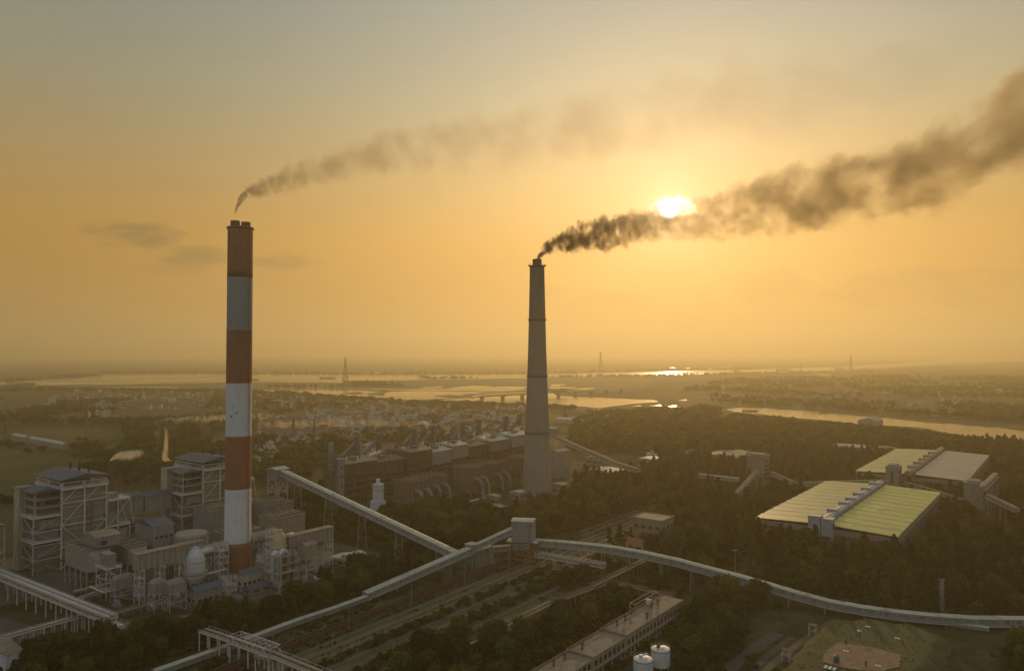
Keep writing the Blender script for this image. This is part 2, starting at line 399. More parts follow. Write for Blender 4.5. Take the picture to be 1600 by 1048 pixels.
MB().lathe([(6.8, zt - 1.4), (7.5, zt - 1.1), (7.5, zt - 0.5), (6.9, zt - 0.1)], n=48).build('rim', REDT, T1)
fl = pm('flue_steel', (0.13, 0.085, 0.06), 0.8, var=0.3)
for sx, hh in ((-3.0, 3.6), (3.1, 2.8)):
    MB().lathe([(2.55, zt - 0.5), (2.55, zt + hh), (2.25, zt + hh), (2.25, zt - 0.5)], sx, 0.0, 28, cap=False).build('flue', fl, T1, False)
MB().box(-6.2, 6.2, -0.25, 0.25, zt - 0.4, zt - 0.1).build('top_slab', fl, T1)
for k, (ang, py) in enumerate(((-120, 366), (-112, 503), (-80, 643), (-103, 649), (-76, 737))):
    z = ZAT(base, py); a = R(ang); r = rad(z) + 0.02
    MB().box(-0.35, 0.35, -0.12, 0.12, -0.55, 0.55).build('hatch', DARK, T1).matrix_local = Matrix.Translation((r * math.cos(a), r * math.sin(a), z)) @ Matrix.Rotation(a + R(90), 4, 'Z')
lad = MB(); a = R(-25)
for s_ in (-0.35, 0.35):
    lad.beam(((rad(0) + .3) * math.cos(a) - s_ * math.sin(a), (rad(0) + .3) * math.sin(a) + s_ * math.cos(a), 0), ((rad(zt) + .3) * math.cos(a) - s_ * math.sin(a), (rad(zt) + .3) * math.sin(a) + s_ * math.cos(a), zt), 0.12)
for k in range(90): lad.beam(((rad(k * 2.2) + .3) * math.cos(a) + .35 * math.sin(a), (rad(k * 2.2) + .3) * math.sin(a) - .35 * math.cos(a), k * 2.2), ((rad(k * 2.2) + .3) * math.cos(a) - .35 * math.sin(a), (rad(k * 2.2) + .3) * math.sin(a) + .35 * math.cos(a), k * 2.2), 0.1)
lad.build('ladder', REDT, T1)

CONC = pm('chimney_concrete', (0.235, 0.215, 0.18), 0.9, var=0.16, sc=0.06, streak=0.30, dirt=(0.17, 0.15, 0.12), dirtf=0.12, bump=0.3)
b2p = G(839.5, 772)
T2 = thing('concrete_chimney', 'tall tapering bare concrete chimney pouring dark smoke', 'chimney', b2p)
sp = b2p.y / F
prof = []
for py, w_ in ((772, 46), (740, 43.5), (705, 40.5), (675, 38), (650, 36), (620, 33.6), (588, 31), (545, 28.4), (500, 26.2), (455, 24.2), (416, 22.8)):
    prof.append((w_ / 2 * sp, max(0, ZAT(b2p, py))))
TOPC = pm('dark_chimney_concrete', (0.155, 0.138, 0.105), 0.9, var=0.16, sc=0.06, streak=0.35, dirt=(0.11, 0.095, 0.07), dirtf=0.12, bump=0.3)  # darkest concrete tone, for the top of the shaft
MIDC = pm('mid_chimney_concrete', (0.195, 0.176, 0.14), 0.9, var=0.16, sc=0.06, streak=0.35, dirt=(0.14, 0.12, 0.09), dirtf=0.12, bump=0.3)  # tone between the lower concrete and the darker top
MB().lathe(prof[:4], n=64, cap=False).build('lower_shaft', CONC, T2, True); MB().lathe(prof[3:7], n=64, cap=False).build('middle_shaft', CONC, T2, True)
MB().lathe(prof[6:9], n=64, cap=False).build('upper_shaft', MIDC, T2, True); MB().lathe(prof[8:], n=64, cap=False).build('top_shaft', TOPC, T2, True)
MB().lathe([(prof[-1][0], prof[-1][1]), (.1, prof[-1][1])], n=64, cap=False).build('top_slab', TOPC, T2)
for py, w_, oh in ((675, 38, .9), (588, 31, .8), (500, 26.2, .9), (415.5, 22.8, 1.5)):
    z = ZAT(b2p, py); r = w_ / 2 * sp; q = MB()
    q.lathe([(r - .1, z - .9), (r + oh, z - .2), (r + oh, z + .05), (r - .1, z + .05)], n=48)
    for k in range(24):
        t_ = 2 * math.pi * k / 24; x_, y_ = (r + oh - .1) * math.cos(t_), (r + oh - .1) * math.sin(t_)
        q.beam((x_, y_, z), (x_, y_, z + 1.2), .12)
    for zz in (.65, 1.2):
        for k in range(24):
            t_, t2 = 2 * math.pi * k / 24, 2 * math.pi * (k + 1) / 24; rr = r + oh - .1
            q.beam((rr * math.cos(t_), rr * math.sin(t_), z + zz), (rr * math.cos(t2), rr * math.sin(t2), z + zz), .1)
    q.build('platform', DARK, T2)
z = ZAT(b2p, 416); zf = ZAT(b2p, 405)
MB().lathe([(4.0, z - .5), (4.0, zf), (3.6, zf), (3.6, z - .5)], n=32, cap=False).build('flue', fl, T2)
MB().box(-1.2, 1.2, -13.2, -11.9, 0, 3.5).build('door', DARK, T2)

# ---------------------------------------------------------------- smoke
def smoke(name, label, p0, path, rad_, dens, col, L, dmax, zmax, rmax, ns=0.06, amp=0.55, step=0.12, absorb=(0, 0, 0), aniso=0.3, thr=(1.0, 0.45), tilt=0.0, seed=(0, 0, 0), ydepth=1.0, clump=0.45, ns2=None):
    """path, rad_, dens: lists (x/L, value) ; plume runs along its own x axis from p0"""
    m = bpy.data.materials.new(name + '_volume'); m.use_nodes = True; t = NT(m.node_tree); t.n.clear()
    co = t.coord('Object'); 
    x, y, z = t.sep(co); xn = t.m('DIVIDE', x, L, clamp=True)
    zc = t.m('MULTIPLY', t.curve(xn, [(a, b / zmax) for a, b in path]), zmax)
    rr = t.m('MULTIPLY', t.curve(xn, [(a, b / rmax) for a, b in rad_]), rmax)
    # the billows grow with the plume: noise in coordinates divided by its radius
    ga = (rad_[-1][1] - rad_[0][1]) / L; g0 = rad_[0][1] * 0.8
    xi = t.m('DIVIDE', t.m('LOGARITHM', t.m('ADD', 1.0, t.m('MULTIPLY', x, ga / g0)), math.e), ga)
    yq = t.m('DIVIDE', t.m('DIVIDE', y, ydepth), rr); zq = t.m('DIVIDE', t.m('SUBTRACT', z, zc), rr)
    sl_ = []
    for k_ in range(len(path)):
        a_, b_ = path[max(k_ - 1, 0)], path[min(k_ + 1, len(path) - 1)]; sl_.append((path[k_][0], min(1.5, max(0.0, (b_[1] - a_[1]) / ((b_[0] - a_[0]) * L + 1e-6))) / 1.5))
    xi = t.m('ADD', xi, t.m('MULTIPLY', t.m('MULTIPLY', t.curve(xn, sl_), 1.5), zq))     # turn the billows with the plume
    nco = t.vm('ADD', t.comb(xi, yq, zq), seed)
    off = t.vm('SCALE', t.vm('SUBTRACT', t.noise(nco, ns, 8, 0.68, out=1), (0.5, 0.5, 0.5)), sc=amp * 2.0)
    x2, y2, z2 = t.sep(off)
    r_ = t.m('SQRT', t.m('ADD', t.m('POWER', t.m('ADD', yq, y2), 2.0), t.m('POWER', t.m('ADD', zq, z2), 2.0)))
    f = t.rng(r_, thr[0], thr[1], 0.0, 1.0)
    n2 = t.noise(t.vm('ADD', nco, (91.0, 17.0, 5.0)), ns2 or ns * 1.5, 5, 0.65)
    f = t.m('MULTIPLY', f, t.rng(n2, clump, 0.60, 0.06, 1.7))
    dd = t.m('DIVIDE', t.m('MULTIPLY', t.curve(xn, [(a, b / 8.0) for a, b in dens]), dmax * 8.0), rr)
    f = t.m('MULTIPLY', f, dd)
    pv = t.n.new('ShaderNodeVolumePrincipled'); pv.inputs['Color'].default_value = (*col, 1)
    pv.inputs['Absorption Color'].default_value = (*absorb, 1); pv.inputs['Anisotropy'].default_value = aniso
    t.put(pv.inputs['Density'], f)
    out = t.n.new('ShaderNodeOutputMaterial'); t.l.new(pv.outputs[0], out.inputs['Volume'])
    m.cycles.volume_step_rate = step
    # envelope
    def ev(pts, q):
        for (a, b), (c, d) in zip(pts, pts[1:]):
            if q <= c: return b + (d - b) * (q - a) / (c - a)
        return pts[-1][1]
    K, N = 40, 14; vs = []
    for i in range(K + 1):
        q = i / K; q2 = q ** 1.4; cz = ev(path, q2); r0 = ev(rad_, q2) * 1.28
        for j in range(N):
            a = 2 * math.pi * j / N
            k_ = r0 * (1 + 0.12 * mnoise.noise(Vector((q * 12, math.cos(a) * 1.3, math.sin(a) * 1.3))))
            vs.append((q2 * L, k_ * ydepth * math.cos(a), cz + k_ * math.sin(a)))
    fs = [(i * N + j, (i + 1) * N + j, (i + 1) * N + (j + 1) % N, i * N + (j + 1) % N) for i in range(K) for j in range(N)]
    fs = [f_[::-1] for f_ in fs]
    fs.append(tuple(range(N - 1, -1, -1))); fs.append(tuple(K * N + j for j in range(N)))
    b = MB(); b.add(vs, fs); o = b.build(name, m)
    o.location = p0; o.rotation_euler = (0, 0, tilt)
    return tag(o, label, kind='stuff')
def pl(p0, L, pts):   # centre rows and half-thickness in photo pixels -> metres in the plume's own plane (tilt 0)
    s_ = p0[1] / F; path, rr = [], []
    for px, cy, hw in pts:
        x_ = (px - 800) * s_ - p0[0]; zz = H + (HOR - cy) * s_ - p0[2]
        q = max(0.0, x_ / L)
        if path and q <= path[-1][0] + 1e-4: path.pop(); rr.pop()
        path.append((q, zz)); rr.append((q, hw * s_))
    path[0] = (0.0, path[0][1]); rr[0] = (0.0, rr[0][1])
    return path, rr
if SMOKE:
    p0 = (b2p.x, b2p.y, zf - 0.3)
    sp_ = b2p.y / F; L = (1720 - 839.5) * sp_
    path, rr = pl(p0, L, [(839.5, 405, 7), (845, 396, 9), (853, 387, 13), (870, 380, 18), (900, 372, 26), (950, 362, 32), (1000, 354, 32), (1050, 348, 35), (1100, 340, 43), (1160, 330, 52), (1200, 322, 58), (1260, 306, 64), (1330, 294, 70), (1400, 280, 74), (1470, 256, 78), (1540, 222, 90), (1600, 185, 98), (1720, 120, 115)])
    smoke('dark_smoke', 'thick dark brown smoke blowing right from the concrete chimney across the sun', p0, path, rr,
          [(0, 6.0), (.04, 6.0), (.12, 4.4), (.2, 2.4), (.25, 1.5), (.33, 2.0), (.45, 2.3), (.6, 2.3), (.8, 2.1), (1, 1.9)], (0.66, 0.54, 0.34), L, 0.85, 260.0, 95.0, ns=1.25, amp=1.0, step=0.05, aniso=0.5, thr=(0.88, 0.68), clump=0.38, ydepth=0.45, ns2=1.0)
    p0 = (base.x - 3.0, base.y, zt + 3.6)
    L = (1560 - 363) * base.y / F
    path, rr = pl(p0, L, [(363, 344, 7), (365, 330, 8), (372, 314, 10), (385, 300, 13), (410, 292, 20), (450, 278, 26), (500, 262, 33), (560, 248, 40), (620, 236, 46), (700, 228, 55), (800, 215, 62), (900, 200, 70), (1000, 178, 80), (1150, 160, 95), (1300, 140, 100), (1560, 120, 110)])
    smoke('pale_smoke', 'thin tan smoke drifting far right from the striped chimney', p0, path, rr,
          [(0, 2.4), (.02, 1.5), (.06, .8), (.12, .52), (.2, .46), (.25, .42), (.33, .32), (.45, .32), (.55, .26), (.75, .16), (1, .0)], (0.60, 0.50, 0.36), L, 1.5, 160.0, 60.0, ns=0.9, amp=0.85, step=0.06, aniso=0.5, seed=(400, 50, 9), thr=(0.95, 0.4), clump=0.34, ydepth=0.45, ns2=0.75)
# ---------------------------------------------------------------- materials of the plant
STEEL = pm('galvanised_steel', (0.38, 0.36, 0.335), 0.6, var=0.2, sc=0.2, dirtf=0.2)
CLAD = pm('beige_cladding', (0.26, 0.23, 0.20), 0.75, var=0.15, sc=0.12, streak=0.5, corr=('X', 1.3), dirt=(0.12, 0.085, 0.06), dirtf=0.2)
GREYC = pm('grey_cladding', (0.26, 0.245, 0.23), 0.75, var=0.15, sc=0.1, streak=0.5, corr=('X', 1.3), dirt=(0.11, 0.08, 0.06), dirtf=0.25)
DUCT = pm('insulated_duct', (0.30, 0.265, 0.23), 0.6, var=0.18, sc=0.15, streak=0.4, dirtf=0.25, corr=('X', .9))
BROOF = pm('blue_grey_roof', (0.075, 0.098, 0.125), 0.6, var=0.2, sc=0.1, corr=('X', 1.2), dirtf=0.15)
TROOF = pm('tan_roof', (0.28, 0.21, 0.145), 0.8, var=0.25, sc=0.08, dirtf=0.3)
CON = pm('plain_concrete', (0.26, 0.235, 0.205), 0.9, var=0.18, sc=0.1, streak=0.4, dirtf=0.2)
CREAM = pm('cream_wall', (0.42, 0.37, 0.28), 0.9, var=0.15, sc=0.12, streak=0.4, dirtf=0.2)
WSTEEL = pm('pale_platform_steel', (0.55, 0.52, 0.49), 0.6, var=0.15, sc=0.15, dirtf=0.2)
VES = pm('white_vessel_steel', (0.56, 0.56, 0.55), 0.5, var=0.1, sc=0.15, streak=0.35, dirt=(0.3, .26, .22), dirtf=0.12)
TANV = pm('tan_vessel_steel', (0.44, 0.33, 0.19), 0.55, var=0.15, sc=0.15, streak=0.4, dirtf=0.15)
RUST = pm('rusty_steel', (0.17, 0.075, 0.042), 0.85, var=0.35, sc=0.2, dirt=(0.05, 0.03, 0.022), dirtf=0.35)
OLDW = pm('sooty_old_wall', (0.125, 0.090, 0.064), 0.9, var=0.35, sc=0.08, streak=0.8, dirt=(0.055, 0.038, 0.026), dirtf=0.45)
OLDP = pm('sooty_grey_panel', (0.185, 0.155, 0.12), 0.85, var=0.25, sc=0.12, streak=0.7, dirt=(0.08, 0.055, 0.038), dirtf=0.35)
GAL = pm('grey_gallery_wall', (0.26, 0.262, 0.25), 0.65, var=0.2, sc=0.1, streak=0.7, corr=('X', 1.0), dirtf=0.12)
GROOF = pm('pale_gallery_roof', (0.47, 0.465, 0.37), 0.58, var=0.2, sc=0.09, dirt=(0.22, 0.17, 0.11), dirtf=0.38, corr=('X', 1.0))
GLASS = pm('dark_window', (0.03, 0.032, 0.036), 0.15, var=0.1, dirtf=0.0)
O = G(51, 899)
def UV(u, v, z=0.0): return Vector((O.x, O.y, z)) + U * u + V * v
def blk(px, py, pxl, pxr, pyt):
    c = G(px, py); return c, ext(c, pxl, -U), ext(c, pxr, V), ZAT(c, pyt)

def lattice(mb, x0, x1, y0, y1, z0, z1, n, t=0.35, br=True, deck=False):
    """open steel frame with n storeys"""
    for x in (x0, x1):
        for y in (y0, y1): mb.beam((x, y, z0), (x, y, z1), t * 1.2)
    for k in range(n + 1):
        z = z0 + (z1 - z0) * k / n
        if k or z0 > 1:
            for a, b in (((x0, y0), (x1, y0)), ((x1, y0), (x1, y1)), ((x1, y1), (x0, y1)), ((x0, y1), (x0, y0))): mb.beam((*a, z), (*b, z), t)
        if br and k < n:
            zz = z0 + (z1 - z0) * (k + 1) / n
            for i, (a, b) in enumerate((((x0, y0), (x1, y0)), ((x1, y0), (x1, y1)), ((x0, y1), (x1, y1)), ((x0, y0), (x0, y1)))):
                if (k + i) % 2: a, b = b, a
                mb.beam((*a, z), (*b, zz), t * 0.7)
    return mb
def rail(mb, x0, x1, y0, y1, z, t=0.12, hgt=1.2):
    for a, b in (((x0, y0), (x1, y0)), ((x1, y0), (x1, y1)), ((x1, y1), (x0, y1)), ((x0, y1), (x0, y0))):
        mb.beam((*a, z + hgt), (*b, z + hgt), t); mb.beam((*a, z + hgt * .5), (*b, z + hgt * .5), t * .8)
        n = max(1, int(math.dist(a, b) / 2.2))
        for k in range(n + 1):
            f = k / n; q = (a[0] + (b[0] - a[0]) * f, a[1] + (b[1] - a[1]) * f); mb.beam((*q, z), (*q, z + hgt), t)
    return mb
def windows(par, face, a0, a1, n, z0, z1, off, wfrac=0.6, mat=None, name='window'):
    """n windows along a face: 'f' = the front (-y) face at y=off, 'r' = the right (+x) face at x=off"""
    s_ = (a1 - a0) / n
    for k in range(n):
        c = a0 + s_ * (k + .5); hw = s_ * wfrac / 2; m_ = MB(); fr = MB()
        if face == 'f': m_.box(c - hw, c + hw, off - .05, off + .1, z0, z1); fr.box(c - hw - .1, c + hw + .1, off - .12, off + .02, z0 - .2, z0 - .05)
        else: m_.box(off - .1, off + .05, c - hw, c + hw, z0, z1); fr.box(off - .02, off + .12, c - hw - .1, c + hw + .1, z0 - .2, z0 - .05)
        w_ = m_.build(name, mat or GLASS, par); fr.build('sill', CON, w_)

NSEC = {}
def gallery(name, label, pts, w_=3.6, h_=3.0, wall=None, roof=None, sup=24.0, group=None, belt=False, legs=True, legm=None):
    """enclosed inclined conveyor along world points (floor centre line)"""
    pts = [Vector(p) for p in pts]; o0 = pts[0].copy(); t_ = thing(name, label, 'conveyor gallery', (o0.x, o0.y, 0), 0, group)
    P = [p - Vector((o0.x, o0.y, 0)) for p in pts]; n = len(P); sec = []; NSEC[t_.name] = n - 1
    for i, p in enumerate(P):
        d = (P[min(i + 1, n - 1)] - P[max(i - 1, 0)]); d.z = 0; d.normalize(); s_ = Vector((d.y, -d.x, 0)) * w_ / 2
        sec.append((p, s_))
    wl, rf = MB(), MB(); up = Vector((0, 0, h_)); ri = Vector((0, 0, h_ + w_ * .14))
    for (p, s), (q, r) in zip(sec, sec[1:]):
        wl.add([p - s, p + s, p + s + up, p - s + up, q - r, q + r, q + r + up, q - r + up], [(0, 1, 5, 4), (1, 2, 6, 5), (3, 7, 6, 2), (0, 4, 7, 3)])
    for (p, s), fl_ in ((sec[0], 1), (sec[-1], 0)):
        f = (0, 3, 2, 1) if fl_ else (0, 1, 2, 3); wl.add([p - s, p + s, p + s + up, p - s + up], [f])
    e = 1.10; lo = up + Vector((0, 0, .03)); th = Vector((0, 0, .22))
    for (p, s), (q, r) in zip(sec, sec[1:]):
        a = [p - s * e + lo, p + ri, p + s * e + lo, q - r * e + lo, q + ri, q + r * e + lo]
        b = [x + th for x in a]
        rf.add(a + b, [(6, 9, 10, 7), (7, 10, 11, 8), (0, 1, 4, 3), (1, 2, 5, 4), (0, 3, 9, 6), (2, 8, 11, 5)])
    for (p, s) in (sec[0], sec[-1]):
        a = [p - s * e + lo, p + ri, p + s * e + lo]; b = [x + th for x in a]
        rf.add(a + b, [(0, 1, 4, 3), (1, 2, 5, 4)])
        wl.add([p - s + up, p + s + up, p + ri], [(0, 1, 2)])
    # seams across the roof so it reads as panels
    sm = MB()
    for (p, s), (q, r) in zip(sec, sec[1:]):
        k = max(1, int((q - p).length / 6.0))
        for j in range(k):
            f = (j + .5) / k; c = p.lerp(q, f); ss = s.lerp(r, f)
            for sg in (-1, 1): sm.beam(c + sg * ss * e + lo + th * 1.05, c + ri + th * 1.05, .14, .10)
    tot_ = sum((b_ - a_).length for a_, b_ in zip(P, P[1:]))
    if h_ > 2.2:
        wn = MB(); wk = MB()
        for (p, s), (q, r) in zip(sec, sec[1:]):
            k = max(1, int((q - p).length / 4.5)); un = s.normalized()
            for j in range(k):
                c0 = p.lerp(q, (j + .32) / k); c1 = p.lerp(q, (j + .62) / k); zz = Vector((0, 0, h_ * .62))
                wn.beam(c0 + s + zz, c1 + r + zz, .06, .75)
                wk.beam(p.lerp(q, j / k) + s.lerp(r, j / k) + un * .9, p.lerp(q, j / k) + s.lerp(r, j / k) + un * .9 + Vector((0, 0, 1.1)), .08)
            wk.beam(p + s + un * .45, q + r + un * .45, .9, .12); wk.beam(p + s + un * .9 + Vector((0, 0, 1.1)), q + r + un * .9 + Vector((0, 0, 1.1)), .09)
            for j in range(max(1, int((q - p).length / 9))):
                f = (j + .5) / max(1, int((q - p).length / 9)); c = p.lerp(q, f) + s.lerp(r, f) * 1.005; wn.beam(c + Vector((0, 0, .1)), c + up * .98, .12, .12)
        wk.build('walkway', STEEL, t_)
    n0_ = len(wl.f); wl.add(wn.v, wn.f) if h_ > 2.2 else None
    wo_ = wl.build('wall', wall or GAL, t_); wo_.data.materials.append(OLDP); wo_.data.polygons.foreach_set('material_index', np.array([0] * n0_ + [1] * (len(wl.f) - n0_), np.int32)); rfo = rf.build('roof', roof or GROOF, t_); sm.build('roof_seam', roof or GROOF, rfo)
    if legs:
        acc = 0; tot = sum((b - a).length for a, b in zip(P, P[1:])); k = max(1, int(tot / sup))
        marks = [(j + .5) * tot / k for j in range(k)]
        for (p, s), (q, r) in zip(sec, sec[1:]):
            L_ = (q - p).length
            for mk in marks:
                if acc <= mk < acc + L_:
                    c = p.lerp(q, (mk - acc) / L_); ss = s.normalized()
                    if c.z > 1.6:
                        g_ = MB(); wd = w_ / 2; sp_ = wd + c.z * .06
                        for sg in (-1, 1): g_.beam((c.x + ss.x * sp_ * sg, c.y + ss.y * sp_ * sg, 0), (c.x + ss.x * wd * sg, c.y + ss.y * wd * sg, c.z), .5)
                        m_ = max(1, int(c.z / 7))
                        for z_ in range(m_):
                            za, zb = c.z * z_ / m_, c.z * (z_ + 1) / m_
                            wa, wb = sp_ + (wd - sp_) * z_ / m_, sp_ + (wd - sp_) * (z_ + 1) / m_
                            sg = 1 if z_ % 2 else -1
                            g_.beam((c.x + ss.x * wa * sg, c.y + ss.y * wa * sg, za), (c.x - ss.x * wb * sg, c.y - ss.y * wb * sg, zb), .25)
                            g_.beam((c.x + ss.x * wb, c.y + ss.y * wb, zb - .2), (c.x - ss.x * wb, c.y - ss.y * wb, zb - .2), .3)
                        g_.build('support', legm or CON, t_)
            acc += L_
    return t_
def house(name, label, cat, c, du, dv, h, roofh=1.6, wall=None, roof=None, axis='x', win=((0, 0), (0, 0)), flat=False, group=None, rz=None, door=True, over=.4, wz=None):
    t_ = thing(name, label, cat, (c[0], c[1], c[2] if len(c) > 2 else 0), GA if rz is None else rz, group)
    MB().box(-du, 0, 0, dv, 0, h).build('wall', wall or CON, t_)
    if flat:
        r_ = MB().box(-du - over, over, -over, dv + over, h + .003, h + .4)
        for a in ((-du - over, over, -over, -over + .25), (-du - over, over, dv + over - .25, dv + over), (-du - over, -du - over + .25, -over + .26, dv + over - .26), (over - .25, over, -over + .26, dv + over - .26)):
            r_.box(*a, h + .41, h + .9)
    else: r_ = MB().gable(-du - over, over, -over, dv + over, h + .003, h + roofh, axis)
    r_.build('roof', roof or BROOF, t_)
    z0, z1 = wz or (h * .35, h * .35 + min(1.6, h * .35))
    if win[0][0]: windows(t_, 'f', -du + .5, -.5, win[0][0], z0, z1, 0)
    if win[1][0]: windows(t_, 'r', .5, dv - .5, win[1][0], z0, z1, 0)
    if door: MB().box(-du * .35 - 1.2, -du * .35, -.07, .1, 0, min(2.4, h * .7)).build('door', DARK, t_)
    return t_

# ---------------------------------------------------------------- boiler houses
def boiler_house(label, c):
    t_ = thing('boiler_house', label, 'boiler house', c, GA, 'boiler houses with steel frames at the left')
    A, Bv, h1, D2, W2, h2 = 16.5, 14.3, 31.0, 24.5, 35.0, 50.0
    # front annex: frame, platforms, machinery behind
    lattice(MB(), -A, 0, 0, Bv, 0, h1, 4, .55).build('frame', STEEL, t_)
    for z in (17.0, h1):
        d_ = MB().box(-A - 1, .8, -.8, Bv, z, z + .7); rail(d_, -A - .9, .7, -.7, Bv - .2, z + .7)
        d_.build('platform', WSTEEL, t_)
    MB().box(-A + 2, -2, 2.2, Bv - .2, 9, 15.5).box(-A + 3, -3, 3, Bv - .2, 18.5, 24).box(-A + 1.2, -1.2, 4.2, Bv - .2, 24.5, 29.6).box(-A + 1, -4, 3.2, Bv - .2, 0, 8.8).build('annex_casing', CLAD, t_)
    # open floors above the annex with a dark roof
    lattice(MB(), -A + 1, -1, 1, Bv - .3, h1 + .7, 45.5, 3, .4, br=False).build('upper_frame', STEEL, t_)
    MB().box(-A + 3.5, -4, 4, Bv - .4, h1 + .9, h1 + 6).box(-A + 5, -8, 5, Bv - 1, h1 + 6.2, h1 + 12).tube((-4, 6, h1 + 1), (-4, 6, h1 + 11), 1.3).build('machinery', OLDP, t_)
    f_ = MB()
    for z in (h1 + 5.2, h1 + 9.8): f_.box(-A + .6, -.6, .6, Bv - .3, z, z + .25); rail(f_, -A + .7, -.7, .7, Bv - .5, z + .25, .1)
    f_.build('platform', STEEL, t_)
    MB().gable(-A - 1, 1, -1, Bv - .2, 45.5, 47.6, 'x').build('annex_roof', BROOF, t_)
    # main tower
    y0, y1 = Bv, Bv + D2
    MB().box(-W2 + 1, -1.2, y0 + 1.2, y1 - 1, 8, h2 - 5.4).build('casing', CLAD, t_)
    cs = MB()
    for z in (15, 21.5, 28, 34.5, 40): cs.box(-W2 + .6, -.8, y0 + .9, y1 - .6, z, z + .5)
    cs.build('casing_band', STEEL, t_)
    fr = MB()
    ys = (y0, y0 + D2 / 2, y1); zs = (0, 12.5, 25, 37.5, h2 - 1)
    for x in (0, -W2 / 2, -W2):
        for y in ys: fr.beam((x, y, 0), (x, y, h2 - 1), .8)
    for z in zs[1:]:
        for x in (0, -W2): fr.beam((x, y0, z), (x, y1, z), .55)
        for y in (y0, y1): fr.beam((-W2, y, z), (0, y, z), .55)
    for i in range(4):
        for j in range(2):
            a, b = ys[j], ys[j + 1]
            if (i + j) % 2 == 0 or i == 3: fr.beam((0.05, a, zs[i]), (0.05, b, zs[i + 1]), .4)
            else: fr.beam((0.05, b, zs[i]), (0.05, a, zs[i + 1]), .4) if i < 2 else None
        fr.beam((-W2 / 2, y0 - .05, zs[i]), (0, y0 - .05, zs[i + 1]), .4)
    fr.build('frame', WSTEEL, t_)
    d_ = MB().box(-W2 - 1, 1, y0 - 1, y1 + 1, h2 - 5, h2 - 3.6); rail(d_, -W2 - .9, .9, y0 - .9, y1 + .9, h2 - 3.6)
    d_.build('top_platform', WSTEEL, t_)
    lattice(MB(), -W2 + 1.5, -1.5, y0 + 1.5, y1 - 1.5, h2 - 3.5, h2 + 1, 1, .4, br=False).build('roof_frame', STEEL, t_)
    MB().box(-W2 + 6, -8, y0 + 5, y1 - 6, h2 - 3.5, h2 - .5).build('drum_casing', OLDP, t_)
    MB().gable(-W2 - 2, 2, y0 - 2, y1 + 2, h2 + 1, h2 + 3.6, 'x').build('roof', BROOF, t_)
    for k in range(5):
        x = -W2 + 5 + k * 6.2; MB().tube((x, y1 - 8 - (k % 2) * 3, h2 + 1.8), (x, y1 - 8 - (k % 2) * 3, h2 + 6.4 + (k % 3)), .45, n=8).build('vent_pipe', DARK, t_)
    # stair tower left of the annex
    s_ = MB().box(-A - 8.2, -A - .8, -1.5, 5.5, 0, 46.5); s_.build('stair_tower', CREAM, t_)
    MB().box(-A - 8.6, -A - .4, -1.9, 5.9, 46.5, 47.1).build('stair_tower_roof', CON, t_)
    # right wing: cantilevered platforms on raking struts
    yb = y1 + 14
    for z in (19.0, 34.5):
        w_ = MB(); w_.box(-14, 0, y1 + .5, yb + .6, z, z + .9); rail(w_, -13.9, -.1, y1 + .6, yb + .5, z + .9)
        w_.build('wing_platform', WSTEEL, t_)
    w_ = MB()
    for x in (-.3, -13.5):
        w_.beam((x, yb, 34.5), (x, yb + 2.5, 19), .4); w_.beam((x, y1 + 1, 19), (x, yb, 34.5), .35); w_.beam((x, y1 + 8, 34.5), (x, y1 + 13, 19), .35); w_.beam((x, y1 + 7, 0), (x, y1 + 7, 34.5), .6); w_.beam((x, yb, 0), (x, yb, 19), .5)
    w_.build('wing_frame', WSTEEL, t_)
    for bb in ((-12, -2, y1 + 1.2, yb - 3, 21, 27), (-11, -4, y1 + 1.2, yb - 5, 35.6, 38.5), (-12, -1, y1 + 1, yb - 1, 3, 17)): MB().box(*bb).build('wing_casing', DUCT, t_)
    # coal bunker bay below
    MB().box(-W2 + 4, -3, y0 - .2 + .5, y0 + 1.1, 2, 7.5).tube((-2.5, y0 + 6, 0), (-2.5, y0 + 6, 30), 1.1).tube((.9, y0 + 16, 6), (.9, y0 + 16, 36), .8).build('downcomer', OLDP, t_)
    return t_
boiler_house('nearer of the two big steel framed boiler houses, at the far left with blue roofs', UV(0, 0))
boiler_house('steel framed boiler house directly behind and left of the striped chimney', UV(0, 86))
b_ = thing('steel_tower', 'cut off steel frame with grey roof at the left picture edge beside the boiler house', 'steel frame', UV(-6, -34), GA)
lattice(MB(), -18, 0, 0, 22, 0, 29, 4, .5).build('frame', STEEL, b_); MB().box(-17, -1, 1, 21, 12, 27).build('casing', GREYC, b_); MB().gable(-19, 1, -1, 23, 29, 31.5, 'x').build('roof', BROOF, b_)

# bunker bay between the boiler houses
b_ = thing('bunker_bay', 'grey clad bunker bay with blue roof on open legs between the boiler houses', 'bunker bay', UV(-12, 52), GA)
lattice(MB(), -10, 0, 0, 33, 0, 22, 3, .45).build('frame', STEEL, b_)
MB().box(-11, .4, -.4, 14.8, 22, 33).box(-11, .4, 15.6, 33, 22, 31.5).build('casing', GREYC, b_)
MB().gable(-12, 1.2, -1, 15.2, 33, 35, 'y').gable(-12, 1.2, 15.3, 34, 31.6, 33.6, 'y').build('roof', BROOF, b_)
MB().box(-9, -1.5, 2, 31, 3, 16).build('inner_casing', OLDW, b_)

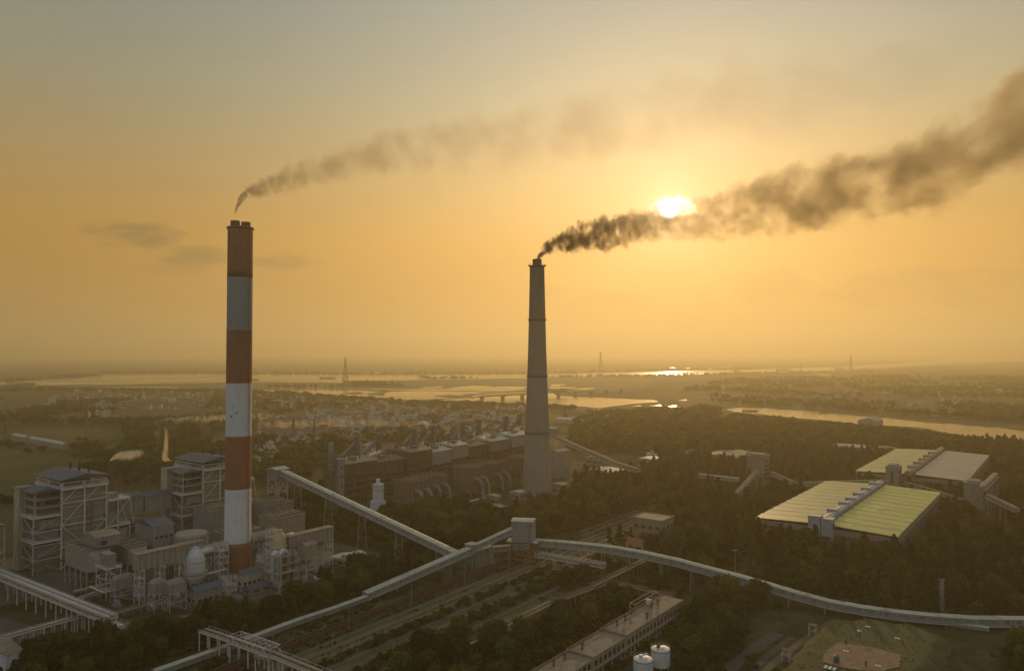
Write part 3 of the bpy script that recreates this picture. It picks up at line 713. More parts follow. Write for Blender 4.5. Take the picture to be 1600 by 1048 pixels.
def precipitator(label, c, du, dv, h, hz, slant=4.0):
    """dust precipitator: box on hoppers and legs, one end drawn in like a funnel"""
    t_ = thing('precipitator', label, 'dust precipitator', c, GA, 'dust precipitators beside the boiler houses')
    b = MB().box(-du, 0, 0, dv, hz, h); b.build('casing', DUCT, t_)
    f = MB().add([(0, 0, hz), (0, dv, hz), (0, dv, h), (0, 0, h), (slant, dv * .28, hz + (h - hz) * .1), (slant, dv * .72, hz + (h - hz) * .1), (slant, dv * .72, h - (h - hz) * .45), (slant, dv * .28, h - (h - hz) * .45)],
                 [(4, 5, 6, 7), (0, 1, 5, 4), (1, 2, 6, 5), (2, 3, 7, 6), (3, 0, 4, 7)])
    f.build('outlet_cone', DUCT, t_)
    n = max(2, int(du / 5.5)); m_ = max(2, int(dv / 6))
    hp = MB()
    for i in range(n):
        for j in range(m_):
            x0, x1 = -du + du * i / n, -du + du * (i + 1) / n; y0, y1 = dv * j / m_, dv * (j + 1) / m_
            cx, cy = (x0 + x1) / 2, (y0 + y1) / 2; zb = hz - 4.2
            hp.hexa([(cx - .4, cy - .4, zb), (cx + .4, cy - .4, zb), (cx + .4, cy + .4, zb), (cx - .4, cy + .4, zb)], [(x0 + .1, y0 + .1, hz - .01), (x1 - .1, y0 + .1, hz - .01), (x1 - .1, y1 - .1, hz - .01), (x0 + .1, y1 - .1, hz - .01)])
    hp.build('hopper', OLDP, t_)
    lg = MB()
    for i in range(n + 1):
        for j in (0, m_):
            x, y = -du + du * i / n, dv * j / m_
            lg.beam((x, y, 0), (x, y, hz), .45)
            if j: lg.beam((x, 0, hz * .5), (x, dv, hz * .5), .25)
            if i < n: lg.beam((x, y, 0), (-du + du * (i + 1) / n, y, hz), .2)
    lg.build('legs_frame', STEEL, t_)
    tp = MB().box(-du - .5, .5, -.5, dv + .5, h + .003, h + .5); rail(tp, -du - .4, .4, -.4, dv + .4, h + .5)
    tp.build('roof', TROOF, t_)
    for k in range(n):
        x = -du + du * (k + .5) / n; MB().box(x - 1.2, x + 1.2, 1, dv - 1, h + .5, h + 1.3).build('roof_box', OLDP, t_)
    return t_
c, du, dv, h = blk(135, 925, 101, 172, 862)
precipitator('precipitator with plain grey sides standing in front of the nearer boiler house', c, du, dv, h, 10.0, 6)
c2 = c + V * (dv + 8) 
precipitator('precipitator behind the front one, right of the nearer boiler house', c2 + U * 2, du * .8, dv * .9, h * .9, 9.5, 5)
b_ = thing('fan_house', 'boxy upper storey shed with tan roof resting across the precipitators', 'shed', c + V * (dv * .35) - U * 6 + Vector((0, 0, h + 1.4)), GA)
MB().box(-du * .35, 8, 0, dv * 1.0, 0, 5.4).build('wall', GREYC, b_); MB().gable(-du * .35 - .5, 8.5, -.5, dv + .5, 5.41, 6.8, 'y').build('roof', TROOF, b_)
MB().box(8.0, 8.1, 2, 5, 1, 3.2).build('opening', DARK, b_)
c, du, dv, h = blk(222, 905, 196, 255, 827)
t_ = house('workshop', 'tall plain workshop with blue roof and small square windows between the boiler houses', 'workshop', c + V * 6, du * 1.1, dv, h, 3.0, GREYC, BROOF, 'y', ((0, 0), (4, 0)), wz=(h * .75, h * .75 + 1.6))
# small box on frame
c, du, dv, h = blk(166, 938, 150, 188, 890)
b_ = thing('hopper_box', 'small square hopper box on a white frame right of the front precipitator', 'hopper', c, GA)
lattice(MB(), -du, 0, 0, dv, 0, h, 3, .3).build('frame', WSTEEL, b_); d_ = MB().box(-du - .6, .6, -.6, dv + .6, h, h + .3); rail(d_, -du - .5, .5, -.5, dv + .5, h + .3); d_.build('platform', WSTEEL, b_)
MB().box(-du + 1, -1, 1, dv * .75, h + .3, h + 7).build('casing', GREYC, b_)

# long flue duct in front of the chimney, on a tall frame
def duct_run(label, c, L, w_, z0, z1, hz_):
    t_ = thing('flue_duct', label, 'flue duct', c, GA, 'flue ducts on steel frames')
    MB().box(-w_, 0, 0, L, z0, z1).build('duct', DUCT, t_)
    q = MB()
    for k in range(int(L / 3)): q.box(-w_ - .15, .15, k * 3 + 1, k * 3 + 1.25, z0 - .15, z1 + .15)
    q.build('stiffener', OLDP, t_)
    MB().box(-w_ - .3, .3, -.3, L + .3, z1 + .17, z1 + .5).build('top', TROOF, t_)
    for k in range(hz_):
        y = 1 + (L - 4) * k / max(1, hz_ - 1); f = lattice(MB(), -w_, 0, y, y + 2.5, 0, z0 - .2, 4, .3); f.build('support_frame', WSTEEL, t_)
    return t_
c = G(214, 946); L = ext(c, 318, V); z1 = ZAT(c, 868); z0 = ZAT(c, 892)
duct_run('long box duct running back towards the striped chimney behind the white vessel', c, L, 5.0, z0, z1, 4)
c3 = UV(118, 84); 
duct_run('box duct behind the tan vessel, right of the striped chimney', c3, 30, 5.0, 15.5, 22.5, 3)
b_ = thing('duct_plenum', 'sagging dark duct plenum under the long box duct', 'duct plenum', c + V * 12 - U * 8, GA)
MB().box(-10, 0, 0, 24, 5, 13).gable(-10, 0, 0, 24, 13.01, 16, 'y').build('casing', OLDP, b_); lattice(MB(), -10, 0, 0, 24, 0, 5, 1, .4).build('frame', STEEL, b_)
# short duct and fan casings
for lab, px, py, pxl, pxr, pyt, zz in (('short grey duct between the hopper box and the tall frame', 180, 945, 176, 214, 902, 7.5), ('left one of two hopper boxes on legs in front of the long duct', 240, 960, 231, 262, 908, 9), ('peaked right one of two hopper boxes on legs in front of the long duct', 265, 958, 262, 291, 909, 9)):
    c_, du, dv, h = blk(px, py, pxl, pxr, pyt); du = max(du, 5)
    b_ = thing('fan_casing', lab, 'hopper', c_, GA); lattice(MB(), -du, 0, 0, dv, 0, zz, 2, .3).build('frame', STEEL, b_)
    MB().box(-du, 0, 0, dv, zz, h - 1.5).hexa([(-du, 0, h - 1.49), (0, 0, h - 1.49), (0, dv, h - 1.49), (-du, dv, h - 1.49)], [(-du * .8, dv * .2, h), (-du * .2, dv * .2, h), (-du * .2, dv * .8, h), (-du * .8, dv * .8, h)]).build('casing', GREYC, b_)

# vessels
def vessel(label, c, r, z0, z1, z2, mat, side=1, rings=4):
    t_ = thing('absorber_vessel', label, 'absorber vessel', c, GA)
    MB().lathe([(r * .55, z0 - 3.5), (r, z0), (r, z1)], n=36).build('shell', mat, t_, False)
    MB().lathe([(r, z1), (r * .93, z1 + (z2 - z1) * .3), (r * .7, z1 + (z2 - z1) * .7), (r * .42, z2), (r * .42, z2 + .5)], n=36, cap=False).build('dome', mat, t_, False)
    MB().lathe([(r * .42, z2 - .3), (r * .45, z2 + .6), (.05, z2 + 1.0)], n=28).build('cap', mat, t_)
    for k in range(rings):
        z = z0 + (z1 - z0) * (k + .5) / rings; MB().lathe([(r + .02, z), (r + .35, z), (r + .35, z + .35), (r + .02, z + .35)], n=36, cap=False).build('ring', WSTEEL, t_)
    for k in range(6):
        a = k * math.pi / 3; MB().beam((r * .8 * math.cos(a), r * .8 * math.sin(a), 0), (r * .85 * math.cos(a), r * .85 * math.sin(a), z0), .5).build('leg', STEEL, t_)
    pz = z0 + (z1 - z0) * .25
    d_ = MB(); d_.lathe([(r + .1, pz), (r + 1.6, pz), (r + 1.6, pz + .2), (r + .1, pz + .2)], n=30, cap=False)
    for k in range(20):
        a = 2 * math.pi * k / 20; a2 = 2 * math.pi * (k + 1) / 20; q = r + 1.5
        d_.beam((q * math.cos(a), q * math.sin(a), pz), (q * math.cos(a), q * math.sin(a), pz + 1.2), .1); d_.beam((q * math.cos(a), q * math.sin(a), pz + 1.2), (q * math.cos(a2), q * math.sin(a2), pz + 1.2), .1)
    d_.build('walkway', STEEL, t_)
    MB().tube((0, 0, z1 + (z2 - z1) * .5), (0, (r + 5) * side, z1 + (z2 - z1) * .5), r * .34, n=16).build('outlet_duct', mat, t_, True)
    return t_
c = G(304, 922); s_ = c.y / F
vessel('round white absorber vessel with domed top standing on legs left of the striped chimney', c, 14.5 * s_, ZAT(c, 900), ZAT(c, 872), ZAT(c, 856), VES)
c = G(435.5, 905); s_ = c.y / F
vessel('tan bullet shaped absorber vessel right of the striped chimney', c, 11.5 * s_, ZAT(c, 872), ZAT(c, 850), ZAT(c, 829), TANV)
# flue cylinder to the chimney
b_ = thing('round_tank', 'wide low round tank behind the long box duct', 'tank', UV(62, 58), GA)
MB().lathe([(9, 11), (9, 21), (8.4, 22), (.1, 22.6)], n=40).build('shell', DUCT, b_); lattice(MB(), -6, 6, -6, 6, 0, 11, 2, .5).build('legs_frame', STEEL, b_)
q = MB()
for k in range(12):
    a = k * math.pi / 6; q.beam((9.1 * math.cos(a), 9.1 * math.sin(a), 11), (9.1 * math.cos(a), 9.1 * math.sin(a), 21.2), .3)
q.build('rib', STEEL, b_)
b_ = thing('flue_inlet', 'round flue pipe entering the striped chimney from the left', 'flue pipe', (base.x, base.y, 0), GA)
zc_ = ZAT(base, 849)
MB().tube((0, -24, zc_), (0, -7.2, zc_), 3.1, n=24).build('pipe', DUCT, b_, False)
for y in (-23.6, -13.5, -8.2): MB().tube((0, y, zc_), (0, y - .5, zc_), 3.5, n=24).build('flange', VES, b_)
lattice(MB(), -2.6, 2.6, -23, -17.5, 0, zc_ - 3.3, 3, .4).build('support_frame', WSTEEL, b_)
b_ = thing('flue_inlet', 'round flue pipe entering the striped chimney from the right', 'flue pipe', (base.x, base.y, 0), GA)
MB().tube((0, 7.2, zc_ + 1), (0, 26, zc_ + 1), 3.1, n=24).build('pipe', DUCT, b_); lattice(MB(), -2.6, 2.6, 15, 20, 0, zc_ - 2.3, 3, .4).build('support_frame', WSTEEL, b_)
for y in (8, 22): MB().tube((0, y, zc_ + 1), (0, y + .6, zc_ + 1), 3.5, n=24).build('flange', VES, b_)

def lat_tower(label, c, w_, h_, n, mat=None, boxtop=False):
    t_ = thing('stair_frame', label, 'stair tower', c, GA, 'lattice stair towers by the striped chimney')
    lattice(MB(), -w_, 0, 0, w_, 0, h_, n, .3).build('frame', mat or WSTEEL, t_)
    f = MB(); s = MB()
    for k in range(n):
        z = h_ * k / n; f.box(-w_ + .2, -.2, .2, w_ - .2, z + .05, z + .2)
        s.beam((-.6, .5, z), (-w_ + .6, .5, z + h_ / n), .9, .2)
    f.build('landing', STEEL, t_); s.build('stairs', STEEL, t_)
    rail(MB(), -w_, 0, 0, w_, h_).build('railing', STEEL, t_)
    return t_
c = G(343, 912); lat_tower('lattice stair tower just left of the striped chimney base', c, 5.0, ZAT(c, 852), 6)
c = G(422, 905); lat_tower('tall lattice stair tower on the left side of the tan vessel', c, 4.2, ZAT(c, 830), 7)
c = G(408, 904); lat_tower('short lattice stair tower at the right foot of the striped chimney', c, 4.8, ZAT(c, 870), 4)
c = G(355, 935); lat_tower('low lattice tower in front of the striped chimney between the small houses', c, 5.0, ZAT(c, 905), 3)
# cluster of silos with vertical pipes
b_ = thing('silo_cluster', 'cluster of slim ribbed silos and pipes on the right of the striped chimney', 'silo cluster', G(434, 920), GA)
zt_ = ZAT(G(434, 920), 868)
for x, y, r in ((-4.6, 1.5, 2.3), (0, 0, 2.3), (-.8, 5.2, 2.2), (-5, 6.5, 2.2)): 
    MB().lathe([(r, 1.2), (r, zt_), (r * .4, zt_ + 1.6)], x, y, 20).build('silo', VES if x < -4 else DUCT, b_)
for x, y, r in ((2.6, 3, .6), (3.4, -.6, .45), (-7.4, 0, .45), (2.2, 7.6, .6)): MB().tube((x, y, 0), (x, y, zt_ + 1 + r), r, n=10).build('pipe', RUST if r > .5 else STEEL, b_)
lattice(MB(), -8, 4.2, -2.6, 9, 0, zt_, 4, .3, br=False).build('frame', STEEL, b_)
d_ = MB()
for k in (1, 2, 3, 4): z = zt_ * k / 4; rail(d_, -8, 4.2, -2.6, 9, z - .3, .12, 1.1)
d_.build('railing', STEEL, b_)
MB().box(-8.4, 4.6, -3, 9.4, zt_ * .5, zt_ * .5 + .2).build('platform', STEEL, b_)
# box hoppers on the far right
c, du, dv, h = blk(478, 908, 466, 495, 853)
b_ = thing('fan_casing', 'square bin on thin legs at the right end of the plant', 'hopper', c, GA); du = max(du, 6)
lattice(MB(), -du, 0, 0, dv, 0, h * .62, 2, .3).build('frame', WSTEEL, b_); MB().box(-du, 0, 0, dv, h * .62, h).build('casing', DUCT, b_); MB().gable(-du - .4, .4, -.4, dv + .4, h + .01, h + 1.2, 'y').build('roof', TROOF, b_)
b_ = thing('round_bin', 'grey dished round bin beside the square bin on legs', 'tank', UV(118, 96), GA)
MB().lathe([(1, 7), (4.5, 10), (4.5, 14), (3.6, 16), (.1, 17)], n=28).build('shell', VES, b_); lattice(MB(), -3, 3, -3, 3, 0, 9, 2, .3).build('legs_frame', STEEL, b_)
c, du, dv, h = blk(459, 908, 451, 481, 885)
house('tan_house', 'small cream windowed house below the square bin', 'house', c, max(du, 7), dv, h, 1.4, CREAM, BROOF, 'y', ((2, 0), (3, 0)))
c, du, dv, h = blk(306, 953, 295, 344, 925)
house('control_house', 'long low pale house with blue grey roof in front of the white vessel', 'house', c, max(du, 8), dv, h, 2.0, CON, BROOF, 'y', ((2, 0), (4, 0)))
c, du, dv, h = blk(378, 925, 373, 409, 898)
house('control_house', 'cream house with dark windows right in front of the striped chimney', 'house', c, max(du, 7), dv, h, 1.8, CREAM, BROOF, 'y', ((2, 0), (4, 0)))
c, du, dv, h = blk(392, 930, 384, 425, 921)
house('lean_to', 'low blue roofed shed beside the cream house', 'shed', c, max(du, 7), dv, h, 1.4, CON, BROOF, 'y', ((1, 0), (2, 0)))
c, du, dv, h = blk(330, 955, 320, 365, 940)
house('lean_to', 'low blue roofed shed beside the long pale house', 'shed', c + V * 3 + U * 6, max(du, 7), dv * .8, h, 1.2, CON, BROOF, 'y', ((1, 0), (3, 0)))
# low blocks behind the striped chimney
for lab, u_, v_, du, dv, z0, h in (('tan duct block behind the striped chimney on the left', 66, 78, 14, 22, 6, 17), ('tan duct block behind the striped chimney on the right', 62, 112, 16, 24, 6, 19), ('grey clad block on legs in front of the farther boiler house', 30, 88, 20, 26, 5, 24), ('grey clad block on legs right of the farther boiler house', 38, 122, 22, 22, 5, 23)):
    b_ = thing('casing_block', lab, 'equipment block', UV(u_, v_), GA); lattice(MB(), -du, 0, 0, dv, 0, z0, 1, .4).build('frame', STEEL, b_); MB().box(-du, 0, 0, dv, z0, h).build('casing', GREYC if 'grey' in lab else DUCT, b_)
    tp = MB().box(-du - .4, .4, -.4, dv + .4, h, h + .4); rail(tp, -du - .3, .3, -.3, dv + .3, h + .4); tp.build('roof', TROOF, b_)
    q = MB()
    for k in range(int(dv / 4)): q.box(-du + 2, -2, k * 4 + 1, k * 4 + 3.2, h + .4, h + 1.6)
    q.build('roof_box', OLDP, b_)
# ---------------------------------------------------------------- conveyors
def AT(px, py, Y):
    d = ray(px, py); t = Y / d.y; return Vector((d.x * t, Y, H + d.z * t))
hc = UV(14, 149); z_ = ZAT(hc, 728)
zh = z_ - 1.5
b_ = thing('transfer_tower', 'pale head house on the end of the conveyor right of the striped chimney', 'transfer tower', UV(20, 142), GA)
MB().box(-12, 0, 1.5, 11.5, zh - 7.5, zh).build('wall', GAL, b_); MB().gable(-12.6, .6, .9, 12.1, zh + .01, zh + 1.4, 'y').build('roof', GROOF, b_); lattice(MB(), -11, -1, 2, 11, 0, zh - 7.5, 4, .6).build('support_frame', STEEL, b_)
cend = G(722, 889)
a = UV(20.2, 148.5, 0); b = UV(186, 148.5, 0)
gallery('coal_gallery', 'long straight gallery sloping down from the pale head house to the crossing', [(a.x, a.y, ZAT(a, 742)), tuple((a.lerp(b, .5)).to_2d()) + (ZAT(a.lerp(b, .5), PX(a)[1] * 0 + 812) - 1.5,) if False else tuple((a.lerp(b, .5)).to_2d()) + ((ZAT(a, 742) + 7.5) / 2,), (b.x, b.y, 7.5)], 4.7, 3.2, sup=30)
# transfer tower with its stem at the middle of the picture
tc = G(818, 884); s_ = tc.y / F
zt_, zb_ = ZAT(tc, 812), ZAT(tc, 843)
b_ = thing('transfer_tower', 'pale box shaped transfer tower where the curved gallery begins at mid picture', 'transfer tower', tc, R(-12))
MB().box(-6.3, 6.3, -4.2, 5.0, zb_, zt_).build('wall', GAL, b_); MB().gable(-6.7, 6.7, -4.6, 5.4, zt_ + .01, zt_ + .9, 'x').build('roof', GROOF, b_)
MB().box(-9.5, 9.0, -3.5, 5, zb_ - 1.0, zb_ - .3).build('floor', STEEL, b_)
lattice(MB(), -6.4, 6.4, -3.6, 4.8, 0, zb_ - 1, 3, .5).build('support_frame', RUST, b_)
g0 = G(570, 938); zt2 = ZAT(tc, 832)
mid = G(737, 888); zm = ZAT(mid, 862)
b0 = Vector((g0.x, g0.y, .8)); bm = Vector((mid.x, mid.y, zm)); b1_ = Vector((tc.x - 7, tc.y - 1, zt2))
gallery('coal_gallery', 'gallery rising from the rail yard to the middle transfer tower over the straight one', [b0, bm], 4.6, 3.0, sup=26)
gallery('coal_gallery', 'upper stretch of gallery between the small junction box and the middle transfer tower', [bm + Vector((.4, .4, .25)), b1_], 4.6, 3.0, sup=22)
b_ = thing('junction_box', 'small square junction box on the gallery crossing', 'junction box', (mid.x, mid.y, 0), GA); MB().box(-2.8, 2.8, -2.8, 2.8, zm - .5, zm + 4.6).build('wall', GAL, b_); MB().box(-3.1, 3.1, -3.1, 3.1, zm + 4.61, zm + 5).build('roof', GROOF, b_); lattice(MB(), -2.5, 2.5, -2.5, 2.5, 0, zm - .5, 2, .4).build('support_frame', CON, b_)
c, du, dv, h = blk(744, 888, 737, 770, 861)
house('conveyor_house', 'pale boxy conveyor house beside the gallery crossing above the tracks', 'conveyor house', c, max(du, 7), dv, h, 1.0, GAL, GROOF, 'y', door=False)
q0 = c + V * dv + Vector((0, 0, 6)); q1 = Vector((tc.x + 4, tc.y - 3, zb_ - 4))
gallery('coal_gallery', 'short lower gallery from the boxy conveyor house to the middle transfer tower', [q0 - U * 3, q1], 3.6, 2.6, sup=14)
# low covered belt continuing to the lower left
pts = [G(572, 937, .6), G(520, 956, .6), G(460, 976, .6), G(400, 999, .6), G(330, 1024, .6), G(240, 1056, .6)]
gallery('covered_belt', 'low narrow covered belt running to the lower left along the trees', pts, 3.0, 2.0, legs=False)
# big curved gallery
pts = [AT(px, py + 5, Y) for px, py, Y in ((838, 846, 433), (880, 849, 424), (930, 854, 416), (960, 858, 410), (1010, 867, 402), (1060, 878, 394), (1100, 889, 387), (1150, 902, 378), (1200, 916, 369), (1250, 931, 360), (1300, 944, 352), (1350, 953, 346), (1400, 960, 341), (1450, 965, 338), (1520, 970, 335), (1600, 971, 333), (1700, 970, 332), (1980, 967, 331))]
for p in pts: p.z = max(p.z, .8)
gallery('coal_gallery', 'big pale gallery curving from the middle transfer tower to the right picture edge', pts, 4.5, 3.0, sup=16)
pts = [G(1322, 956, .5), G(1400, 965, .5), G(1450, 972, .5), G(1500, 979, .5), G(1545, 985, .5)]
gallery('covered_belt', 'low secondary covered belt beside the curved gallery at the lower right', pts, 2.6, 1.4, legs=False)

# truss pipe bridge under the curved gallery
def pipe_rack(name, label, a, b, z, w_=3.2, n=8, deck=True, pipes=3, truss=False, mat=None, pm_=None, cat='pipe rack', th=2.2, group=None, pr=.32):
    a = Vector(a); b = Vector(b); d = (b - a); L = d.length; t_ = thing(name, label, cat, (a.x, a.y, 0), math.atan2(d.y, d.x), group); mat = mat or CON
    for k in range(n + 1):
        x = L * k / n; p = MB()
        for s_ in (-1, 1): p.beam((x, s_ * w_ * .42, 0), (x, s_ * w_ * .42, z - .3), .42)
        p.beam((x, -w_ / 2, z - .3), (x, w_ / 2, z - .3), .4)
        p.build('post', mat, t_)
    m_ = MB()
    for s_ in (-1, 1): m_.beam((0, s_ * w_ / 2, z), (L, s_ * w_ / 2, z), .3)
    if truss:
        for s_ in (-1, 1):
            m_.beam((0, s_ * w_ / 2, z + th), (L, s_ * w_ / 2, z + th), .25); k2 = max(2, int(L / 3))
            for k in range(k2):
                x0, x1 = L * k / k2, L * (k + 1) / k2; m_.beam((x0, s_ * w_ / 2, z), (x0, s_ * w_ / 2, z + th), .18)
                m_.beam((x0, s_ * w_ / 2, z + (th if k % 2 else 0)), (x1, s_ * w_ / 2, z + (0 if k % 2 else th)), .16)
        for k in range(max(2, int(L / 3)) + 1):
            x0 = L * k / max(2, int(L / 3)); m_.beam((x0, -w_ / 2, z + th), (x0, w_ / 2, z + th), .16)
    k2 = max(2, int(L / 4))
    for k in range(k2 + 1): m_.beam((L * k / k2, -w_ / 2, z + .02), (L * k / k2, w_ / 2, z + .02), .2)
    m_.build('girder', mat if not truss else WSTEEL, t_)
    if deck: MB().box(0, L, -w_ / 2 + .2, -w_ / 2 + 1.3, z + .16, z + .26).build('walkway', TROOF, t_)
    for k in range(pipes):
        y = -w_ / 2 + 1.5 + (w_ - 1.8) * (k + .5) / pipes; MB().tube((0, y, z + .2 + pr), (L, y, z + .2 + pr), pr, n=8).build('pipe', (pm_ or [STEEL, VES, RUST])[k % 3], t_, True)
    r_ = MB()
    for s_ in (-1, 1):
        r_.beam((0, s_ * (w_ / 2 + .1), z + 1.2), (L, s_ * (w_ / 2 + .1), z + 1.2), .1)
        for k in range(k2 + 1): r_.beam((L * k / k2, s_ * (w_ / 2 + .1), z), (L * k / k2, s_ * (w_ / 2 + .1), z + 1.2), .1)
    r_.build('railing', mat if not truss else WSTEEL, t_)
    return t_
TAN_ = [TROOF, STEEL, WSTEEL]
def RK(px, py, z): p = G(px, py, z); return (p.x, p.y, 0)
pipe_rack('pipe_rack', 'broad pipe rack crossing the lower left below the nearer boiler house', RK(-40, 882, 9), RK(170, 966, 9), 9, 8.0, 14, pipes=6, pm_=TAN_, pr=.5, mat=WSTEEL)
pipe_rack('pipe_rack', 'narrow pipe rack running from the left edge up to the broad rack', RK(-20, 1003, 6), RK(130, 962, 6), 6, 3.0, 9, pipes=3, pm_=TAN_, mat=WSTEEL)
pipe_rack('pipe_rack', 'ladder like end of the pipe rack among bushes at lower left', RK(170, 970, 5), RK(222, 985, 5), 5, 5.0, 4, pipes=2, pm_=TAN_, mat=WSTEEL)
pipe_rack('pipe_rack', 'thin pipe run in front of the plant towards the trees', RK(222, 984, 3), RK(300, 962, 3), 3, 2.2, 6, pipes=2, pm_=TAN_, mat=CON)
pipe_rack('pipe_rack', 'low pipe run beside the front precipitator', RK(125, 935, 3), RK(186, 915, 3), 3, 3.0, 5, pipes=3, pm_=TAN_, mat=CON)
pipe_rack('pipe_rack', 'thin pipe run under the hopper boxes', RK(180, 958, 2.5), RK(232, 944, 2.5), 2.5, 2.0, 4, pipes=2, pm_=TAN_, mat=CON)
pipe_rack('pipe_bridge', 'rusty pipe bridge leaving the trees at bottom left of the covered belt', RK(318, 984, 8), RK(366, 1000, 8), 8, 4.6, 3, pipes=4, pm_=[RUST, TROOF, STEEL], mat=WSTEEL, cat='pipe bridge')
pipe_rack('pipe_bridge', 'white truss span of the pipe bridge over the covered belt', RK(366, 1000, 8), RK(428, 1022, 8), 8, 6.0, 2, pipes=4, truss=True, mat=WSTEEL, cat='pipe bridge', pm_=[RUST, TROOF, STEEL], th=2.8)
pipe_rack('pipe_bridge', 'end of the pipe bridge running off the bottom edge', RK(428, 1022, 8), RK(520, 1060, 8), 8, 4.6, 4, pipes=4, mat=WSTEEL, cat='pipe bridge', pm_=[RUST, TROOF, STEEL])
pl_ = thing('loading_platform', 'square tan platform on posts attached to the truss pipe bridge', 'platform', RK(418, 1027, 6), math.atan2(-.35, .93))
MB().box(-4, 5, -3, 3, 6.2, 6.6).build('deck', TROOF, pl_); rail(MB(), -4, 5, -3, 3, 6.6).build('railing', WSTEEL, pl_)
for x in (-3.6, 4.6):
    for y in (-2.6, 2.6): MB().beam((x, y, 0), (x, y, 6.2), .35).build('leg', WSTEEL, pl_)
pl_ = thing('loading_platform', 'pale square platform on posts beside the broad pipe rack end', 'platform', RK(178, 975, 6), GA)
MB().box(-5, 3, -3, 3, 5.4, 5.8).build('deck', WSTEEL, pl_)
for x in (-4.6, 2.6):
    for y in (-2.6, 2.6): MB().beam((x, y, 0), (x, y, 5.4), .35).build('leg', WSTEEL, pl_)
rp = [RUST, RUST, OLDP]
PG = 'rusty pipe racks in the lower middle'
pipe_rack('pipe_rack', 'rusty pipe rack climbing from bottom centre through the bushes', RK(716, 1012, 7), RK(862, 941, 7), 7, 3.6, 10, pipes=3, pm_=rp, group=PG, mat=OLDP)
pipe_rack('pipe_rack', 'rusty pipe rack in the middle of its row behind the long flat building', RK(862, 941, 7), RK(955, 908, 7), 7, 3.6, 6, pipes=3, pm_=rp, group=PG, mat=OLDP)
pipe_rack('pipe_rack', 'upper rusty pipe rack ending at the trees below the curved gallery', RK(925, 915, 8), RK(1005, 876, 8), 8, 3.4, 6, pipes=3, pm_=rp, group=PG, mat=OLDP)
pipe_rack('pipe_rack', 'rusty pipe rack branching right to the far end of the long flat building', RK(953, 909, 7), RK(1052, 930, 7), 7, 4.2, 8, pipes=4, pm_=rp, group=PG, mat=OLDP)
pipe_rack('pipe_rack', 'rusty truss rack just under the start of the curved gallery', RK(838, 868, 8), RK(945, 886, 8), 8, 4.0, 5, pipes=3, pm_=rp, group=PG, truss=True, mat=RUST)

# ---------------------------------------------------------------- coal stores (big flat roofed halls)
YG = pm('yellow_green_roof', (0.50, 0.48, 0.13), 0.5, var=0.22, sc=0.035, dirt=(0.30, 0.26, 0.12), dirtf=0.4, bump=.2)
YC = pm('cream_sheet_roof', (0.47, 0.43, 0.165), 0.5, var=0.22, sc=0.035, dirt=(0.28, 0.22, 0.13), dirtf=0.4, bump=.2)
YR = pm('pinkish_sheet_roof', (0.42, 0.34, 0.27), 0.5, var=0.12, sc=0.02, dirt=(0.28, 0.22, 0.17), dirtf=0.35, bump=.2)
SEAM = pm('roof_seam_grime', (0.10, 0.08, 0.045), 0.8, var=0.2)
HW = pm('grey_hall_wall', (0.15, 0.125, 0.105), 0.9, var=0.2, sc=0.1, streak=0.5, dirtf=0.3)
BGREY = pm('blue_grey_gallery', (0.30, 0.33, 0.37), 0.6, var=0.1, sc=0.1, dirtf=0.1, corr=('X', 1.0))
def hall(label, c, du, dv, h, gap, ml, mr, nb=12):
    t_ = thing('storage_hall', label, 'storage hall', (c.x, c.y, 0), GA)
    MB().box(-du + 1, -1, 1, dv - 1, 0, h - 1.2).build('wall', HW, t_)
    half = du / 2
    for x0, x1, zz0, zz1, mt in ((-du, -half - gap / 2, h, h + 1.6, ml), (-half + gap / 2, 0, h + 1.6, h, mr)):
        r_ = MB(); s_ = MB()
        for k in range(nb):                       # long roof bays, each a little tilted like shingles
            y0, y1 = dv * k / nb, dv * (k + 1) / nb - .35
            r_.hexa([(x0, y0, zz0 - .5), (x1, y0, zz1 - .5), (x1, y1, zz1 - .5), (x0, y1, zz0 - .5)], [(x0, y0, zz0 - .10), (x1, y0, zz1 - .10), (x1, y1, zz1 + .35), (x0, y1, zz0 + .35)])
            s_.hexa([(x0, y1 - .9, zz0 - .9), (x1, y1 - .9, zz1 - .9), (x1, y1 + .7, zz1 - .9), (x0, y1 + .7, zz0 - .9)], [(x0 + .1, y1 - .9, zz0 + .36), (x1 - .1, y1 - .9, zz1 + .36), (x1 - .1, y1 + .7, zz1 + .30), (x0 + .1, y1 + .7, zz0 + .30)])
        ro = r_.build('roof', mt, t_); s_.build('gutter', SEAM, ro)
    MB().box(-half - gap / 2 + .05, -half + gap / 2 - .05, 0.3, dv - .3, h - 1.1, h + .2).build('roof_valley', HW, t_)
    b = MB()
    for k in range(int(du / 6)): b.box(-du + k * 6 + .8, -du + k * 6 + 1.5, .4, .95, 0, h - 1)
    for k in range(int(dv / 6)): b.box(-.95, -.4, k * 6 + .8, k * 6 + 1.5, 0, h - 1)
    b.build('buttress', CON, t_)
    MB().box(-du + .3, -.3, .2, .9, h - 4.4, h - 1.25).box(-.9, -.2, .95, dv - .3, h - 4.4, h - 1.25).build('fascia', CLAD, t_)
    return t_
hz = 14.0
c = G(1403, 838, hz); du, dv = ext(c, 1180, -U, hz), ext(c, 1470, V, hz)
hall('big front storage hall with yellow green ribbed roof split by a blue grey gallery', c, du, dv, hz, 7.0, YC, YG)
du_h1, dv_h1 = du, dv
c2 = G(1512, 751, hz); du2, dv2 = ext(c2, 1336, -U, hz), ext(c2, 1546, V, hz)
hall('farther storage hall with cream and pinkish roof halves at the right', c2, du2, dv2, hz, 8.0, YC, YR, 9)
